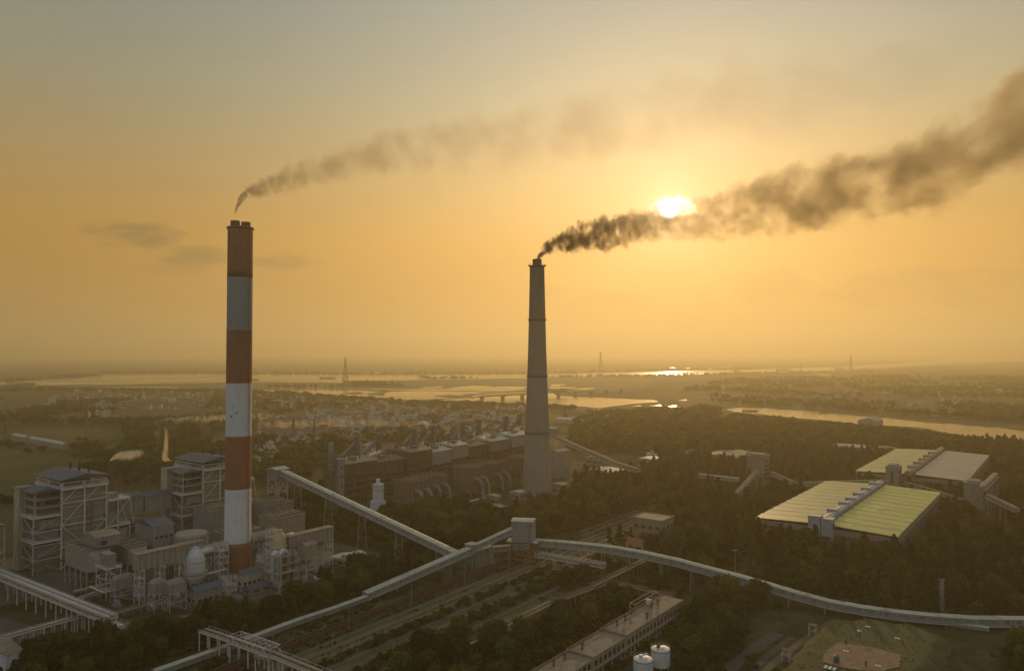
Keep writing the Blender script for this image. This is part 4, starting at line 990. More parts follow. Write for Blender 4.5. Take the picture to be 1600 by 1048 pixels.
# ridge galleries over the halls
def ridge(name, label, c, du, dv, hh, wall, roof, boxes, y0=-6, y1=0, zoff=1.2):
    t_ = thing(name, label, 'roof gallery', (c.x, c.y, 0), GA); x = -du / 2
    MB().box(x - 2.3, x + 2.3, y0, dv + y1, hh + zoff, hh + zoff + 3.0).build('wall', wall, t_); MB().gable(x - 2.7, x + 2.7, y0 - .3, dv + y1 + .3, hh + zoff + 3.01, hh + zoff + 3.9, 'y').build('roof', roof, t_)
    for f in boxes:
        y = dv * f; q = MB().box(x - 4.6, x + 1.4, y, y + 5.5, hh + zoff - .6, hh + zoff + 4.4).build('dust_box', wall, t_); MB().box(x - 4.9, x + 1.7, y - .3, y + 5.8, hh + zoff + 4.41, hh + zoff + 4.8).build('lid', roof, q)
    return t_
t_ = ridge('roof_gallery', 'blue grey gallery with raised boxes along the front storage hall roof', c, du, dv, hz, BGREY, BGREY, (.16, .33, .44, .57, .72, .88), 2, 0)
b_ = thing('end_house', 'blue grey twin box house at the near end of the roof gallery', 'gallery end house', (c - U * du / 2).to_2d().to_3d(), GA)
MB().box(-7.5, -.3, -5, 2.2, hz - 4, hz + 6.5).box(.3, 7, -5, 2.2, hz - 5, hz + 5.6).build('wall', BGREY, b_); MB().box(-7.8, -.1, -5.3, 2.5, hz + 6.51, hz + 6.9).box(.1, 7.3, -5.3, 2.5, hz + 5.61, hz + 6).build('roof', BGREY, b_)
lattice(MB(), -6.5, 6, -4.4, .6, 0, hz - 5, 2, .4).build('support_frame', STEEL, b_)
MB().box(7.0, 7.08, -3.5, .5, hz - 1, hz + 3).build('opening', DARK, b_)
ridge('roof_gallery', 'tan stepped gallery along the farther storage hall roof', c2, du2, dv2, hz, CLAD, TROOF, (.1, .25, .4, .55, .7), -8, 6)

def ctower(label, px, py, pxl, pxr, pyt, floors=5, mat=None, slit=False, zmin=0):
    c_, du, dv, h = blk(px, py, pxl, pxr, pyt); t_ = thing('concrete_tower', label, 'transfer tower', c_, GA, 'concrete transfer towers by the storage halls'); du = min(max(du, 6), 16); dv = min(dv, 16)
    MB().box(-du, 0, 0, dv, 0, h).build('wall', mat or CON, t_)
    r_ = MB().box(-du - .5, .5, -.5, dv + .5, h + .01, h + .6); r_.box(-du + 2, -2, 2, dv - 2, h + .61, h + 2.2); r_.build('roof', CON, t_)
    if slit: MB().box(-du * .55, -du * .4, -.06, .2, h * .45, h * .85).build('window', GLASS, t_)
    for k in range(floors):
        z0 = h * (.25 + .7 * k / floors)
        MB().box(-.1, .06, 1, dv - 1, z0, z0 + h * .7 / floors * .45).build('window', GLASS, t_)
    return t_
ctower('grey concrete tower between the two storage halls', 1404, 775, 1384, 1417, 731, 4, CON, True)
ctower('isolated concrete tower with striped window bands left of the storage halls', 1194, 762, 1166, 1208, 714, 5, CLAD)
ctower('low concrete tower at the right corner of the farther storage hall', 1535, 800, 1506, 1545, 757, 3, CON)
TG = 'weathered galleries round the storage halls'
gw = dict(wall=CLAD, roof=TROOF, group=TG)
gallery('coal_gallery', 'level tan gallery running left from the tower between the halls', [AT(1238, 760, 660), AT(1300, 757, 652), AT(1388, 755, 642)], 4.2, 3.0, sup=20, **gw)
gallery('coal_gallery', 'short gallery sloping down right from the banded concrete tower', [AT(1206, 742, 680), AT(1246, 760, 662)], 4.0, 3.0, sup=20, **gw)
gallery('coal_gallery', 'steep gallery dropping left from the banded concrete tower', [AT(1184, 738, 680), AT(1150, 776, 632)], 4.0, 3.0, sup=20, **gw)
gallery('coal_gallery', 'low pale gallery emerging from trees left of the banded tower', [AT(1092, 745, 690), AT(1155, 752, 665)], 4.2, 2.8, sup=20, wall=GAL, roof=GROOF, group=TG)
gallery('coal_gallery', 'brown gallery passing behind the front hall to the right', [AT(1414, 757, 645), AT(1460, 770, 625), AT(1512, 787, 602)], 3.6, 2.6, sup=20, **gw)
gallery('coal_gallery', 'brown gallery rising right from the low concrete tower', [AT(1534, 766, 560), AT(1556, 744, 640)], 3.6, 2.8, sup=20, **gw)
gallery('coal_gallery', 'brown gallery falling away right of the low concrete tower', [AT(1545, 778, 550), AT(1590, 800, 520)], 3.6, 2.6, sup=20, **gw)
# far gallery right of the concrete chimney
gallery('coal_gallery', 'straight gallery sloping down to the right behind the concrete chimney', [AT(862, 682, 800), AT(905, 702, 760), AT(960, 726, 715), AT(998, 738, 680)], 4.6, 3.2, sup=30, wall=CLAD, roof=TROOF, group=TG)
gallery('coal_gallery', 'pale gallery top stub behind the concrete chimney', [AT(846, 676, 810), AT(872, 680, 796)], 9, 7, sup=20, wall=GAL, roof=GROOF, group=TG)

# ---------------------------------------------------------------- the old plant: a long row of boiler bays
oc = G(541, 790); hO = ZAT(oc, 725)
rowlen = ext(oc, 830, V)
bays = [('leftmost brown bay of the old boiler row', 0, .135, 0, OLDW, TROOF), ('brown second bay of the old boiler row', .14, .27, 0, OLDW, OLDP), ('brown third bay of the old boiler row', .275, .39, 1.0, OLDW, TROOF),
        ('pale panelled bay in the left half of the old boiler row', .395, .50, 0, GAL, GROOF), ('pale panelled bay right of the first pale one in the old boiler row', .505, .60, .5, GAL, GROOF),
        ('brown bay right of the pale ones in the old boiler row', .605, .73, 1.5, OLDW, TROOF), ('light roofed bay beside the concrete chimney in the old boiler row', .735, .86, 1.0, OLDP, GROOF), ('last light roofed bay behind the concrete chimney', .865, 1.0, 2.0, GAL, GROOF)]
for i, (lab, f0, f1, dz, wm, rm) in enumerate(bays):
    dz += (0, -3, 1.5, -1, 1, -3.5, -.5, 1)[i]; o_ = oc + V * (rowlen * f0) - U * (0, 3, -2, 0, 1, 5, 2, 0)[i]; L = rowlen * (f1 - f0) - 1.2; t_ = thing('boiler_bay', lab, 'boiler bay', o_, GA, 'bays of the old boiler row'); h = hO + dz
    bh = h - (11 if wm is not GAL else 12)
    MB().box(-30, 0, 0, L, bh, h).build('bunker_wall', wm, t_)
    MB().gable(-31, 1, -.5, L + .5, h + .01, h + 3.2, 'y').build('roof', rm, t_)
    MB().box(-29, -2.5, .5, L - .5, 0, bh - .01).build('lower_wall', OLDW, t_)
    lattice(MB(), -28, -.5, .3, L - .3, 0, bh, 4, .6).build('frame', RUST, t_)
    q = MB(); random.seed(i)
    for k in range(9):
        y = 1 + (L - 2) * random.random(); q.tube((-1.3, y, 0), (-1.3, y, bh * random.uniform(.5, 1)), random.uniform(.3, .9), n=8)
    q.build('pipe', OLDP, t_)
    q = MB()
    for z in (bh * .3, bh * .55, bh * .8): q.box(-2.4, .6, .3, L - .3, z, z + .3); rail(q, -2.3, .5, .4, L - .4, z + .3, .15)
    q.build('walkway', OLDP, t_)
    q = MB()
    for k in range(4):
        y = L * (k + .5) / 4; MB().tube((-8 - 3 * (k % 2), y, h + 1), (-8 - 3 * (k % 2), y, h + 4.6), .5, n=8).build('vent_pipe', DARK, t_); MB().box(-22, -18, y - 1.5, y + 1.5, h + 1.6, h + 3.9).build('roof_vent', DARK, t_)
    MB().box(-10, -4, L * .3, L * .3 + 4, h + 2, h + 4.5).build('roof_hut', OLDP, t_)
    # slim stack and its inclined duct behind this bay
SLIM = pm('slim_stack_steel', (0.17, 0.165, 0.15), .7, var=.15, streak=.3)
sg = 'slim steel stacks behind the old boiler row'
for i, (px, py) in enumerate(((557, 682), (592, 677), (647, 669), (676, 665), (723, 659), (748, 655), (790, 650), (812, 647))):
    # stacks stand on a line behind the bays
    lo, hi = 0.0, rowlen * 1.6
    for _ in range(40):
        m_ = (lo + hi) / 2; q = oc + V * m_ - U * 46
        if PX((q.x, q.y, hO))[0] < px: lo = m_
        else: hi = m_
    q = oc + V * lo - U * 46; zt_ = ZAT(q, py)
    lab = ('first slim stack from the left behind the old boiler row', 'second slim stack from the left behind the old boiler row', 'third slim stack from the left behind the old boiler row', 'fourth slim stack from the left behind the old boiler row', 'fifth slim stack behind the old boiler row with a duct reaching it', 'sixth slim stack behind the old boiler row', 'slim stack just left of the concrete chimney', 'slim stack half hidden by the concrete chimney')[i]
    t_ = thing('slim_stack', lab, 'stack', (q.x, q.y, 0), GA, sg)
    MB().lathe([(2.1, 0), (2.0, zt_ - 1.2), (2.5, zt_ - 1.1), (2.5, zt_)], -1.2, 0, 16).build('pipe', SLIM, t_); MB().lathe([(1.2, 0), (1.2, zt_ + .5)], 2.4, 0, 12).build('pipe', SLIM, t_)
    MB().tube((0, -26, zt_ - 22), (-.5, -2, zt_ - 6), 1.7, n=10).build('inclined_duct', SLIM, t_)
    MB().lathe([(3.4, zt_ - 26), (4.2, zt_ - 22), (4.2, zt_ - 19), (1.0, zt_ - 16)], 0, -27, 14).build('collector', SLIM, t_)
    lattice(MB(), -3.2, 3.2, -30.2, -23.8, 0, zt_ - 22.5, 5, .45, br=False).build('frame', STEEL, t_)
    MB().lathe([(2.3, zt_ - 8), (3.2, zt_ - 8), (3.2, zt_ - 7.6), (2.3, zt_ - 7.6)], -1.2, 0, 16, cap=False).build('ring_platform', STEEL, t_)
# pillars at the left end
c, du, dv, h = blk(534, 795, 530, 542, 718)
t_ = thing('lift_shaft', 'tall pale lift shaft at the left end of the old boiler row', 'lift shaft', c - V * 3, GA); MB().box(-6, 0, 0, 5.5, 0, h).build('wall', CON, t_); MB().box(-6.3, .3, -.3, 5.8, h, h + .6).build('roof', CON, t_)
for k in range(5): MB().box(-.1, .06, 1.8, 3.8, h * (k + .5) / 5.5, h * (k + .5) / 5.5 + 1.2).build('window', GLASS, t_)
t_ = thing('steel_stair', 'narrow stair frame left of the pale lift shaft', 'stair tower', c - V * 9 - U * 3, GA); lattice(MB(), -5, 0, 0, 5, 0, h + 6, 8, .4).build('frame', OLDP, t_); MB().tube((-2.5, 2.5, h - 8), (-2.5, 2.5, h + 14), 2, n=12).build('vent_stack', GAL, t_)
c, du, dv, h = blk(590, 803, 585, 604, 757)
t_ = thing('white_silo', 'white tower on a square base in front of the old boiler row', 'silo', c, GA); zb_ = ZAT(c, 784)
MB().box(-8.5, 0, 0, 8.5, 0, zb_).build('base', pm('clean_white_wall', (0.58, 0.60, 0.62), .6, var=.06, dirtf=.05), t_); MB().box(-7, -1.2, 1.2, 7.2, zb_, h).build('shaft', VES, t_); MB().tube((-4, 4, h), (-4, 4, h + 3.5), 1.6, n=12).build('vent', VES, t_); MB().box(-8, -.6, .6, 8, h * .78, h * .78 + .4).box(-8, -.6, .6, 8, h * .9, h * .9 + .3).build('platform', STEEL, t_)
# precipitator rows in front
def old_esp(label, px, py, pxl, pxr, pyt, horns=True):
    c_, du, dv, h = blk(px, py, pxl, pxr, pyt); du = min(du, 20); t_ = thing('old_precipitator', label, 'dust precipitator', c_, GA, 'old precipitators before the boiler row')
    MB().box(-du, 0, 0, dv, h * .22, h).build('casing', OLDP, t_)
    q = MB()
    for k in range(int(dv / 3.2) + 1): q.box(.02, .5, k * 3.2, k * 3.2 + .5, h * .2, h)
    for k in range(int(du / 3.2) + 1): q.box(-k * 3.2 - .5, -k * 3.2, -.5, -.02, h * .2, h)
    q.build('rib', OLDW, t_)
    lattice(MB(), -du, 0, 0, dv, 0, h * .22, 1, .5).build('legs_frame', CON, t_)
    q = MB().box(-du - .5, .6, -.6, dv + .5, h, h + .4); rail(q, -du - .4, .5, -.5, dv + .4, h + .4, .16); q.build('roof', RUST, t_)
    q = MB(); random.seed(int(px))
    for i in range(4):
        for j in range(6): x, y = -du * (i + .5) / 4, dv * (j + .5) / 6; q.box(x - .7, x + .7, y - .6, y + .6, h + .4, h + random.uniform(1.4, 2.6))
    q.build('insulator_box', OLDP, t_)
    if horns:
        for f in (.3, .75):      # curved outlet ducts drop from the end face
            y = dv * f; d_ = MB(); rr = h * .18; prev = None
            for k in range(7):
                a = k / 6 * math.pi / 2; p = (2.2 + 6.2 * math.sin(a), y, h * .66 - 9.5 * (1 - math.cos(a)))
                if prev: d_.tube(prev, p, 1.7 - .1 * k, 1.7 - .1 * (k + 1), n=12)
                prev = p
            d_.tube((0, y, h * .66), (2.3, y, h * .66), 1.9, 1.7, n=12); d_.tube(prev, (prev[0], prev[1], 1.0), 1.3, n=12)
            d_.build('outlet_duct', GREYC if f < .5 else CLAD, t_)
    return t_
old_esp('brown ribbed precipitator with white curved ducts left of the others', 641, 797, 608, 672, 755)
old_esp('second ribbed precipitator with curved ducts, right of the leftmost', 668, 785, 645, 700, 748)
old_esp('third old precipitator standing in the centre of the row', 736, 778, 702, 758, 733)
old_esp('fourth old precipitator, left of the concrete chimney', 766, 768, 742, 792, 727)
old_esp('fifth old precipitator, partly behind the concrete chimney', 815, 757, 786, 836, 718, False)
# right of the chimney: grey mill building
c, du, dv, h = blk(872, 748, 858, 890, 706)
house('mill_house', 'grey ribbed building immediately right of the concrete chimney', 'building', c, min(du, 18), dv, h, 1.5, GREYC, TROOF, 'y', door=False)
# ---------------------------------------------------------------- rail yard
TA, TB = G(480, 1006), G(843, 864)
TD = (TB - TA).normalized(); TN = Vector((TD.y, -TD.x, 0)); TANG = math.atan2(TD.y, TD.x)
BAL = pm('track_ballast', (0.085, 0.072, 0.053), 0.95, var=0.35, sc=0.35, dirt=(0.06, 0.065, 0.03), dirtf=0.5)
RAIL = pm('worn_rail', (0.42, 0.37, 0.33), 0.35, metal=0.5, var=0.1)
YARD = pm('yard_grass', (0.075, 0.076, 0.028), 0.95, var=0.8, sc=0.16, dirt=(0.10, 0.085, 0.05), dirtf=0.5)
EARTH = pm('bare_earth', (0.125, 0.10, 0.065), 0.95, var=0.3, sc=0.1, dirt=(0.07, 0.07, 0.03), dirtf=0.4)
ASPH = pm('worn_asphalt', (0.068, 0.062, 0.052), 0.9, var=0.2, sc=0.15, dirt=(0.14, 0.12, 0.09), dirtf=0.3)
def TR(s, o, z=0.0): p = TA + TD * s + TN * o; return Vector((p.x, p.y, z))
tag(MB().sheet([TR(-90, -16, .03), TR(-90, 62, .03), TR(60, 62, .03), TR(190, 40, .03), TR(330, 26, .03), TR(330, -14, .03)]).build('yard_ground', YARD), kind='structure')
tracks = [(-7.0, -60, 330), (0, -80, 340), (6.5, -80, 340), (12.5, -80, 340), (18.0, -70, 330), (27, -70, 300), (34, -60, 250), (46, -60, 190)]
for i, (o_, s0, s1) in enumerate(tracks):
    lab = ['track on the far left of the rail yard', 'track under the long train of rusty wagons', 'track just right of the train', 'second track right of the train', 'third track right of the train', 'track beside the strip of yellow bushes', 'track between bushes right of the yard', 'rightmost track near the rusty pipe rack'][i]
    a = TR(s0, o_); t_ = thing('railway_track', lab, 'railway track', (a.x, a.y, 0), TANG, 'tracks of the rail yard'); L = s1 - s0
    MB().add([(0, -1.65, .05), (L, -1.65, .05), (L, 1.65, .05), (0, 1.65, .05), (0, -1.2, .28), (L, -1.2, .28), (L, 1.2, .28), (0, 1.2, .28)], [(4, 5, 6, 7), (0, 1, 5, 4), (2, 3, 7, 6)]).build('ballast', BAL, t_)
    q = MB()
    for k in range(int(L / 1.4)): q.box(k * 1.4, k * 1.4 + .28, -1.15, 1.15, .27, .36)
    tag(q.build('sleepers', OLDW, t_), kind='stuff')
    for s_ in (-.72, .72): MB().box(0, L, s_ - .05, s_ + .05, .36, .52).build('rail', RAIL, t_)
# wagons
WG = pm('rusty_wagon_paint', (0.115, 0.045, 0.032), 0.8, var=0.35, sc=0.3, dirt=(0.04, 0.028, 0.022), dirtf=0.5, streak=0.4)
ORD = 'zeroth first second third fourth fifth sixth seventh eighth ninth tenth eleventh twelfth thirteenth fourteenth fifteenth sixteenth seventeenth eighteenth nineteenth'.split() + [t_ + '-' + q for t_ in ('twenty', 'thirty', 'forty', 'fifty') for q in 'zeroth first second third fourth fifth sixth seventh eighth ninth'.split()]
for i_, q in ((20, 'twentieth'), (30, 'thirtieth'), (40, 'fortieth'), (50, 'fiftieth')): ORD[i_] = q
w0 = thing('coal_wagon', 'first wagon from the lower left end of the rusty coal train', 'railway wagon', TR(-66, 0, .52), TANG, 'wagons of the coal train')
q = MB(); L, hw, zf_, zt_ = 12.6, 1.45, 1.15, 3.0
q.box(-L / 2, L / 2, -hw, -hw + .1, zf_, zt_).box(-L / 2, L / 2, hw - .1, hw, zf_, zt_).box(-L / 2, -L / 2 + .1, -hw + .1, hw - .1, zf_, zt_).box(L / 2 - .1, L / 2, -hw + .1, hw - .1, zf_, zt_).box(-L / 2 + .1, L / 2 - .1, -hw + .1, hw - .1, zf_, zf_ + .12)
for k in range(9):
    x = -L / 2 + .2 + (L - .5) * k / 8; q.box(x, x + .14, -hw - .1, -hw - .003, zf_, zt_).box(x, x + .14, hw + .003, hw + .1, zf_, zt_)
q.box(-L / 2 - .05, L / 2 + .05, -hw - .12, -hw + .14, zt_ + .002, zt_ + .14).box(-L / 2 - .05, L / 2 + .05, hw - .14, hw + .12, zt_ + .002, zt_ + .14)
q.build('body', WG, w0); MB().box(-L / 2 - .3, L / 2 + .3, -.5, .5, .75, zf_ - .01).build('underframe', DARK, w0)
COAL = pm('wagon_coal', (0.035, 0.030, 0.027), 0.95, var=0.4, sc=0.8, bump=1.0)
v_ = MB(); nx, ny = 14, 5
for i in range(nx + 1):
    for j in range(ny + 1):
        x = -L / 2 + .12 + (L - .24) * i / nx; y = -hw + .12 + (2 * hw - .24) * j / ny
        v_.v.append((x, y, 2.1 + .5 * math.sin(math.pi * j / ny) * (0.6 + .4 * mnoise.noise(Vector((x * .4, y, 3))))))
for i in range(nx):
    for j in range(ny): a = i * (ny + 1) + j; v_.f.append((a, a + ny + 1, a + ny + 2, a + 1))
v_.build('coal_load', COAL, w0, True)
for x in (-4.4, 4.4):
    b = MB().box(x - 1.5, x + 1.5, -1.05, -.9, .35, .65).box(x - 1.5, x + 1.5, .9, 1.05, .35, .65).box(x - .2, x + .2, -.9, .9, .4, .62).build('bogie', DARK, w0)
    for xx in (x - .9, x + .9):
        MB().tube((xx, -.8, .45), (xx, .8, .45), .09, n=6).tube((xx, -.82, .45), (xx, -.68, .45), .45, n=14).tube((xx, .68, .45), (xx, .82, .45), .45, n=14).build('wheelset', DARK, b)
for k in range(1, 22):
    c_ = copy_tree(w0); c_.location = TR(-66 + k * 13.6, 0, .52)
    c_['label'] = ORD[k + 1] + ' wagon from the lower left end of the rusty coal train'

def mast(label, p, h, arm=2.4, cat='pole', name='yard_mast', group=None):
    t_ = thing(name, label, cat, p, TANG, group); MB().tube((0, 0, 0), (0, 0, h), .16, .09, n=8).build('pole', CON, t_); MB().beam((0, -arm / 2, h - .5), (0, arm / 2, h - .5), .14).build('crossarm', CON, t_)
    q = MB()
    for y in (-arm / 2, 0, arm / 2): q.tube((0, y, h - .45), (0, y, h - .05), .09, n=6)
    q.build('insulators', DARK, t_)
for k, (s_, o_) in enumerate(((-20, 3.4), (20, 3.4), (60, 3.4), (100, 3.4), (140, 3.4), (-5, 22), (40, 22), (85, 22), (130, 22))):
    mast(('%s slim mast from the lower left, beside the coal train' % ORD[k + 1]) if k < 5 else '%s slim mast from the bottom, beside the strip of yellow bushes' % ORD[k - 4], TR(s_, o_), 11, group='masts between the tracks')
c_ = G(1472, 955)
t_ = thing('light_mast', 'lattice light mast beside the curved gallery at the lower right', 'light mast', c_, 0); hh = ZAT(c_, 905)
lattice(MB(), -.6, .6, -.6, .6, 0, hh, 10, .12).build('mast', STEEL, t_); MB().box(-1.6, 1.6, -.4, .4, hh, hh + .3).build('lamp_bar', STEEL, t_)
for x in (-1.3, -.45, .45, 1.3): MB().box(x - .25, x + .25, -.55, -.15, hh + .32, hh + .8).build('lamp', DARK, t_)
c_ = G(1149, 900)
t_ = thing('light_mast', 'wooden looking lamp post in the trees above the curved gallery', 'light mast', c_, 0); hh = ZAT(c_, 858)
MB().tube((0, 0, 0), (0, 0, hh), .25, .14, n=8).build('pole', CON, t_); MB().box(-1.5, 1.5, -.15, .15, hh - .6, hh - .3).build('crossarm', STEEL, t_)

# roads and yards
def sheet(name, pts, mat, z=.05): return tag(MB().sheet([G(a, b, z) for a, b in pts]).build(name, mat), kind='structure')
sheet('plant_yard', [(-80, 960), (60, 935), (130, 925), (330, 960), (520, 900), (505, 850), (430, 822), (230, 838), (30, 870), (-80, 880)], pm('plant_yard_ground', (0.105, 0.088, 0.070), .95, var=.3, sc=.08, dirt=(.05, .048, .03), dirtf=.5), .04)
def road(name, pts, w_, mat=ASPH, z=.07):
    P = [G(a, b, z) for a, b in pts]; l, r = [], []
    for i, p in enumerate(P):
        d = P[min(i + 1, len(P) - 1)] - P[max(i - 1, 0)]; d.z = 0; d.normalize(); s_ = Vector((d.y, -d.x, 0)) * w_ / 2
        l.append(p - s_); r.append(p + s_)
    m_ = MB()
    for i in range(len(P) - 1): m_.add([l[i], r[i], r[i + 1], l[i + 1]], [(0, 1, 2, 3)])
    return tag(m_.build(name, mat), kind='structure')
road('road', [(-60, 955), (20, 980), (70, 1000), (120, 1016)], 11, ASPH, .08)
road('road', [(30, 985), (-40, 1010)], 14, ASPH, .09)
road('road', [(440, 826), (500, 845), (560, 860), (640, 878), (700, 893)], 7, ASPH, .10)
road('road', [(300, 975), (240, 985), (190, 1002)], 8, EARTH, .09)
road('road', [(1110, 1070), (1150, 1035), (1185, 1008), (1215, 988)], 6, ASPH, .08)
road('road', [(1150, 1070), (1200, 1022), (1238, 994)], 3, ASPH, .09)
road('dirt_track', [(880, 858), (930, 846), (1000, 838), (1040, 834)], 7, EARTH, .08)
road('dirt_track', [(735, 898), (800, 882), (850, 866), (880, 858)], 5, ASPH, .09)
road('road', [(233, 745), (238, 700), (242, 662)], 9, EARTH, .08)
road('road', [(289, 745), (284, 700), (280, 668)], 7, EARTH, .08)
road('road', [(760, 622), (700, 640), (600, 665), (500, 690), (430, 712)], 7, EARTH, .08)
road('embankment_road', [(930, 614.0), (1000, 609.5), (1075, 602.5), (1180, 596)], 12, EARTH, 1.4)
sheet('concrete_yard', [(768, 815), (800, 811), (806, 822), (775, 826)], EARTH, .12)
for k, pts in enumerate([[(996, 694), (1100, 700), (1102, 703), (996, 697)], [(996, 704), (1100, 711), (1101, 714), (996, 707)]]): sheet('yard_strip', pts, EARTH, .1)

# ---------------------------------------------------------------- long flat building at bottom centre
z9 = 9.0
P1 = G(1067, 937, z9); wd = 11.5
def alongV(px): 
    lo, hi = 0., 200.
    for _ in range(40):
        m_ = (lo + hi) / 2
        q = P1 - V * m_
        if q.y > 20 and PX((q.x, q.y, z9))[0] > px: lo = m_
        else: hi = m_
    return lo
LC = pm('stained_long_roof', (0.23, 0.185, 0.135), .85, var=.2, sc=.12, dirt=(.11, .08, .055), dirtf=.4)
LW = pm('stained_cream_wall', (0.34, 0.28, 0.19), .9, var=.25, sc=.2, streak=.7, dirt=(.10, .08, .055), dirtf=.4)
t_ = thing('long_building', 'long flat roofed two storey building with rooftop vents at bottom centre', 'building', (P1.x, P1.y, 0), GA)
k0, k1, k2_, k3 = 0, alongV(978), alongV(926), alongV(860)
for (a, b, hh) in ((k0, k1, 9.0), (k1 + .4, k2_, 8.5), (k2_ + .4, k3 + 10, 8.0)):
    MB().box(-wd, 0, -b, -a, 0, hh - .3).build('wall', LW, t_)
    r_ = MB().box(-wd - .6, .6, -b - .1, -a + (.5 if a == 0 else .1), hh - .29, hh)
    r_.box(-wd - .6, -wd - .35, -b, -a, hh + .003, hh + .5).box(.35, .6, -b, -a, hh + .003, hh + .5).box(-wd - .3, .3, -b, -b + .25, hh + .003, hh + .5)
    ro = r_.build('roof', LC, t_)
    n = int((b - a) / 3.4)
    windows(t_, 'r', -b + .6, -a - .6, n, 1.2, 3.2, 0, .55); windows(t_, 'r', -b + .6, -a - .6, n, 4.9, 7.0, 0, .62)
    q = MB()
    for k in range(n + 1): y = -b + .6 + (b - a - 1.2) * k / n; q.box(.02, .35, y - .2, y + .2, 0, hh - .3)
    q.build('pilaster', CREAM, t_)
    MB().box(.02, .9, -b + .3, -a - .3, 4.0, 4.25).build('canopy', CON, t_)
    MB().tube((-wd + .8, -b, hh + 1.0), (-wd + .8, -a, hh + 1.0), .28, n=8).build('roof_pipe', RUST, t_)
for px, py in ((1028, 945), (1018, 950), (985, 958), (977, 969), (964, 977), (1011, 966), (882, 1025), (865, 1036), (910, 1012)):
    p = G(px, py, 9.0); a, b = loc2((P1.x, P1.y, 0), p); a = max(-wd + 1.2, min(-1, a)); zb = 9.0 if b > -k1 else (8.5 if b > -k2_ else 8.0)
    MB().lathe([(.45, zb), (.35, zb + 1.7), (.85, zb + 2.0), (.85, zb + 2.5), (.2, zb + 2.9)], a, b, 12).build('vent', RUST, t_)
tk = thing('roof_tank', 'small white water tank on the roof of the long flat building', 'water tank', tuple((P1 - V * 16 - U * (wd - 2.0)).to_2d()) + (9.0,), GA); MB().lathe([(1.3, .6), (1.3, 2.6), (.2, 3.0)], n=16).build('shell', VES, tk); lattice(MB(), -1, 1, -1, 1, 0, .6, 1, .15, br=False).build('stand', STEEL, tk)
tk = thing('roof_frame', 'cream open steel frame over the back edge of the long roof', 'steel frame', tuple((P1 - V * 24 - U * (wd + 3.2)).to_2d()) + (0,), GA); lattice(MB(), 0, 2.8, 0, 22, 0, 11, 2, .25, br=False).build('frame', CREAM, tk)
# white tanks
for lab, px, py, r, z1 in (('white round storage tank nearer the long building, with a pipe on its lid', 1032, 1012, 3.7, 9.0), ('white round storage tank cut by the bottom edge', 1005, 1028, 3.7, 8.0)):
    p = G(px, py, z1); t_ = thing('storage_tank', lab, 'storage tank', (p.x, p.y, 0), R(20), 'white tanks at the bottom edge')
    MB().lathe([(r, 2.6), (r, z1 - .4), (r * .96, z1), (.1, z1 + .5)], n=40).build('shell', VES, t_); MB().lathe([(r + .01, z1 - .6), (r + .12, z1 - .6), (r + .12, z1 - .4), (r + .01, z1 - .4)], n=40, cap=False).build('rim', RUST, t_)
    for k in range(6): a = k * math.pi / 3; MB().beam((r * .85 * math.cos(a), r * .85 * math.sin(a), 0), (r * .85 * math.cos(a), r * .85 * math.sin(a), 2.6), .45).build('leg', CON, t_)
    q = MB()
    for k in range(16):
        a, a2 = 2 * math.pi * k / 16, 2 * math.pi * (k + 1) / 16; q.beam((r * math.cos(a), r * math.sin(a), z1 - .3), (r * math.cos(a), r * math.sin(a), z1 + .8), .07); q.beam((r * math.cos(a), r * math.sin(a), z1 + .8), (r * math.cos(a2), r * math.sin(a2), z1 + .8), .07)
    q.build('railing', STEEL, t_)
    MB().tube((-1.0, 0, z1), (-1.0, 0, z1 + 1.6), .7, n=12).tube((-1, 0, z1 + 1.2), (2.4, 1.2, z1 + 1.0), .35, n=8).build('lid_pipe', RUST if r and px > 1020 else VES, t_)

# ---------------------------------------------------------------- grassy mound with bare patch
zm = 4.0
top = [(1228, 1062), (1258, 1020), (1303, 968), (1360, 968), (1420, 976), (1462, 990), (1446, 1020), (1420, 1062)]
P = [G(a, b, zm) for a, b in top]; cen = sum(P, Vector()) / len(P)
GRASS = pm('mown_grass', (0.080, 0.076, 0.024), .95, var=.45, sc=.12, dirt=(.12, .10, .05), dirtf=.35, bump=.5)
Pn = [(p.x, p.y) for p in P]
def edge_d(x, y):
    d = 1e9; ins = False; n = len(Pn); j = n - 1
    for i in range(n):
        ax, ay = Pn[j]; bx_, by_ = Pn[i]; ux, uy = bx_ - ax, by_ - ay; t_ = max(0, min(1, ((x - ax) * ux + (y - ay) * uy) / (ux * ux + uy * uy)))
        d = min(d, math.hypot(x - ax - t_ * ux, y - ay - t_ * uy))
        if (by_ > y) != (ay > y) and x < (ax - bx_) * (y - by_) / (ay - by_) + bx_: ins = not ins
        j = i
    return d if ins else -d
xs_ = [p[0] for p in Pn]; ys_ = [p[1] for p in Pn]; st_ = 1.3; x0_, y0_ = min(xs_) - 10, min(ys_) - 10; nx_, ny_ = int((max(xs_) + 10 - x0_) / st_), int((max(ys_) + 10 - y0_) / st_)
m_ = MB()
for j in range(ny_ + 1):
    for i in range(nx_ + 1):
        x, y = x0_ + i * st_, y0_ + j * st_; e_ = edge_d(x, y) + 2.2 * mnoise.noise(Vector((x * .12, y * .12, 2))); f = max(0, min(1, (e_ + 7) / 7)); f = f * f * (3 - 2 * f)
        m_.v.append((x, y, -.3 + (zm + .3) * f + f * (.16 * mnoise.noise(Vector((x * .35, y * .35, 7))) - .12)))
for j in range(ny_):
    for i in range(nx_): q_ = j * (nx_ + 1) + i; m_.f.append((q_, q_ + 1, q_ + nx_ + 2, q_ + nx_ + 1))
tag(m_.build('mound', GRASS, None, True), kind='structure')
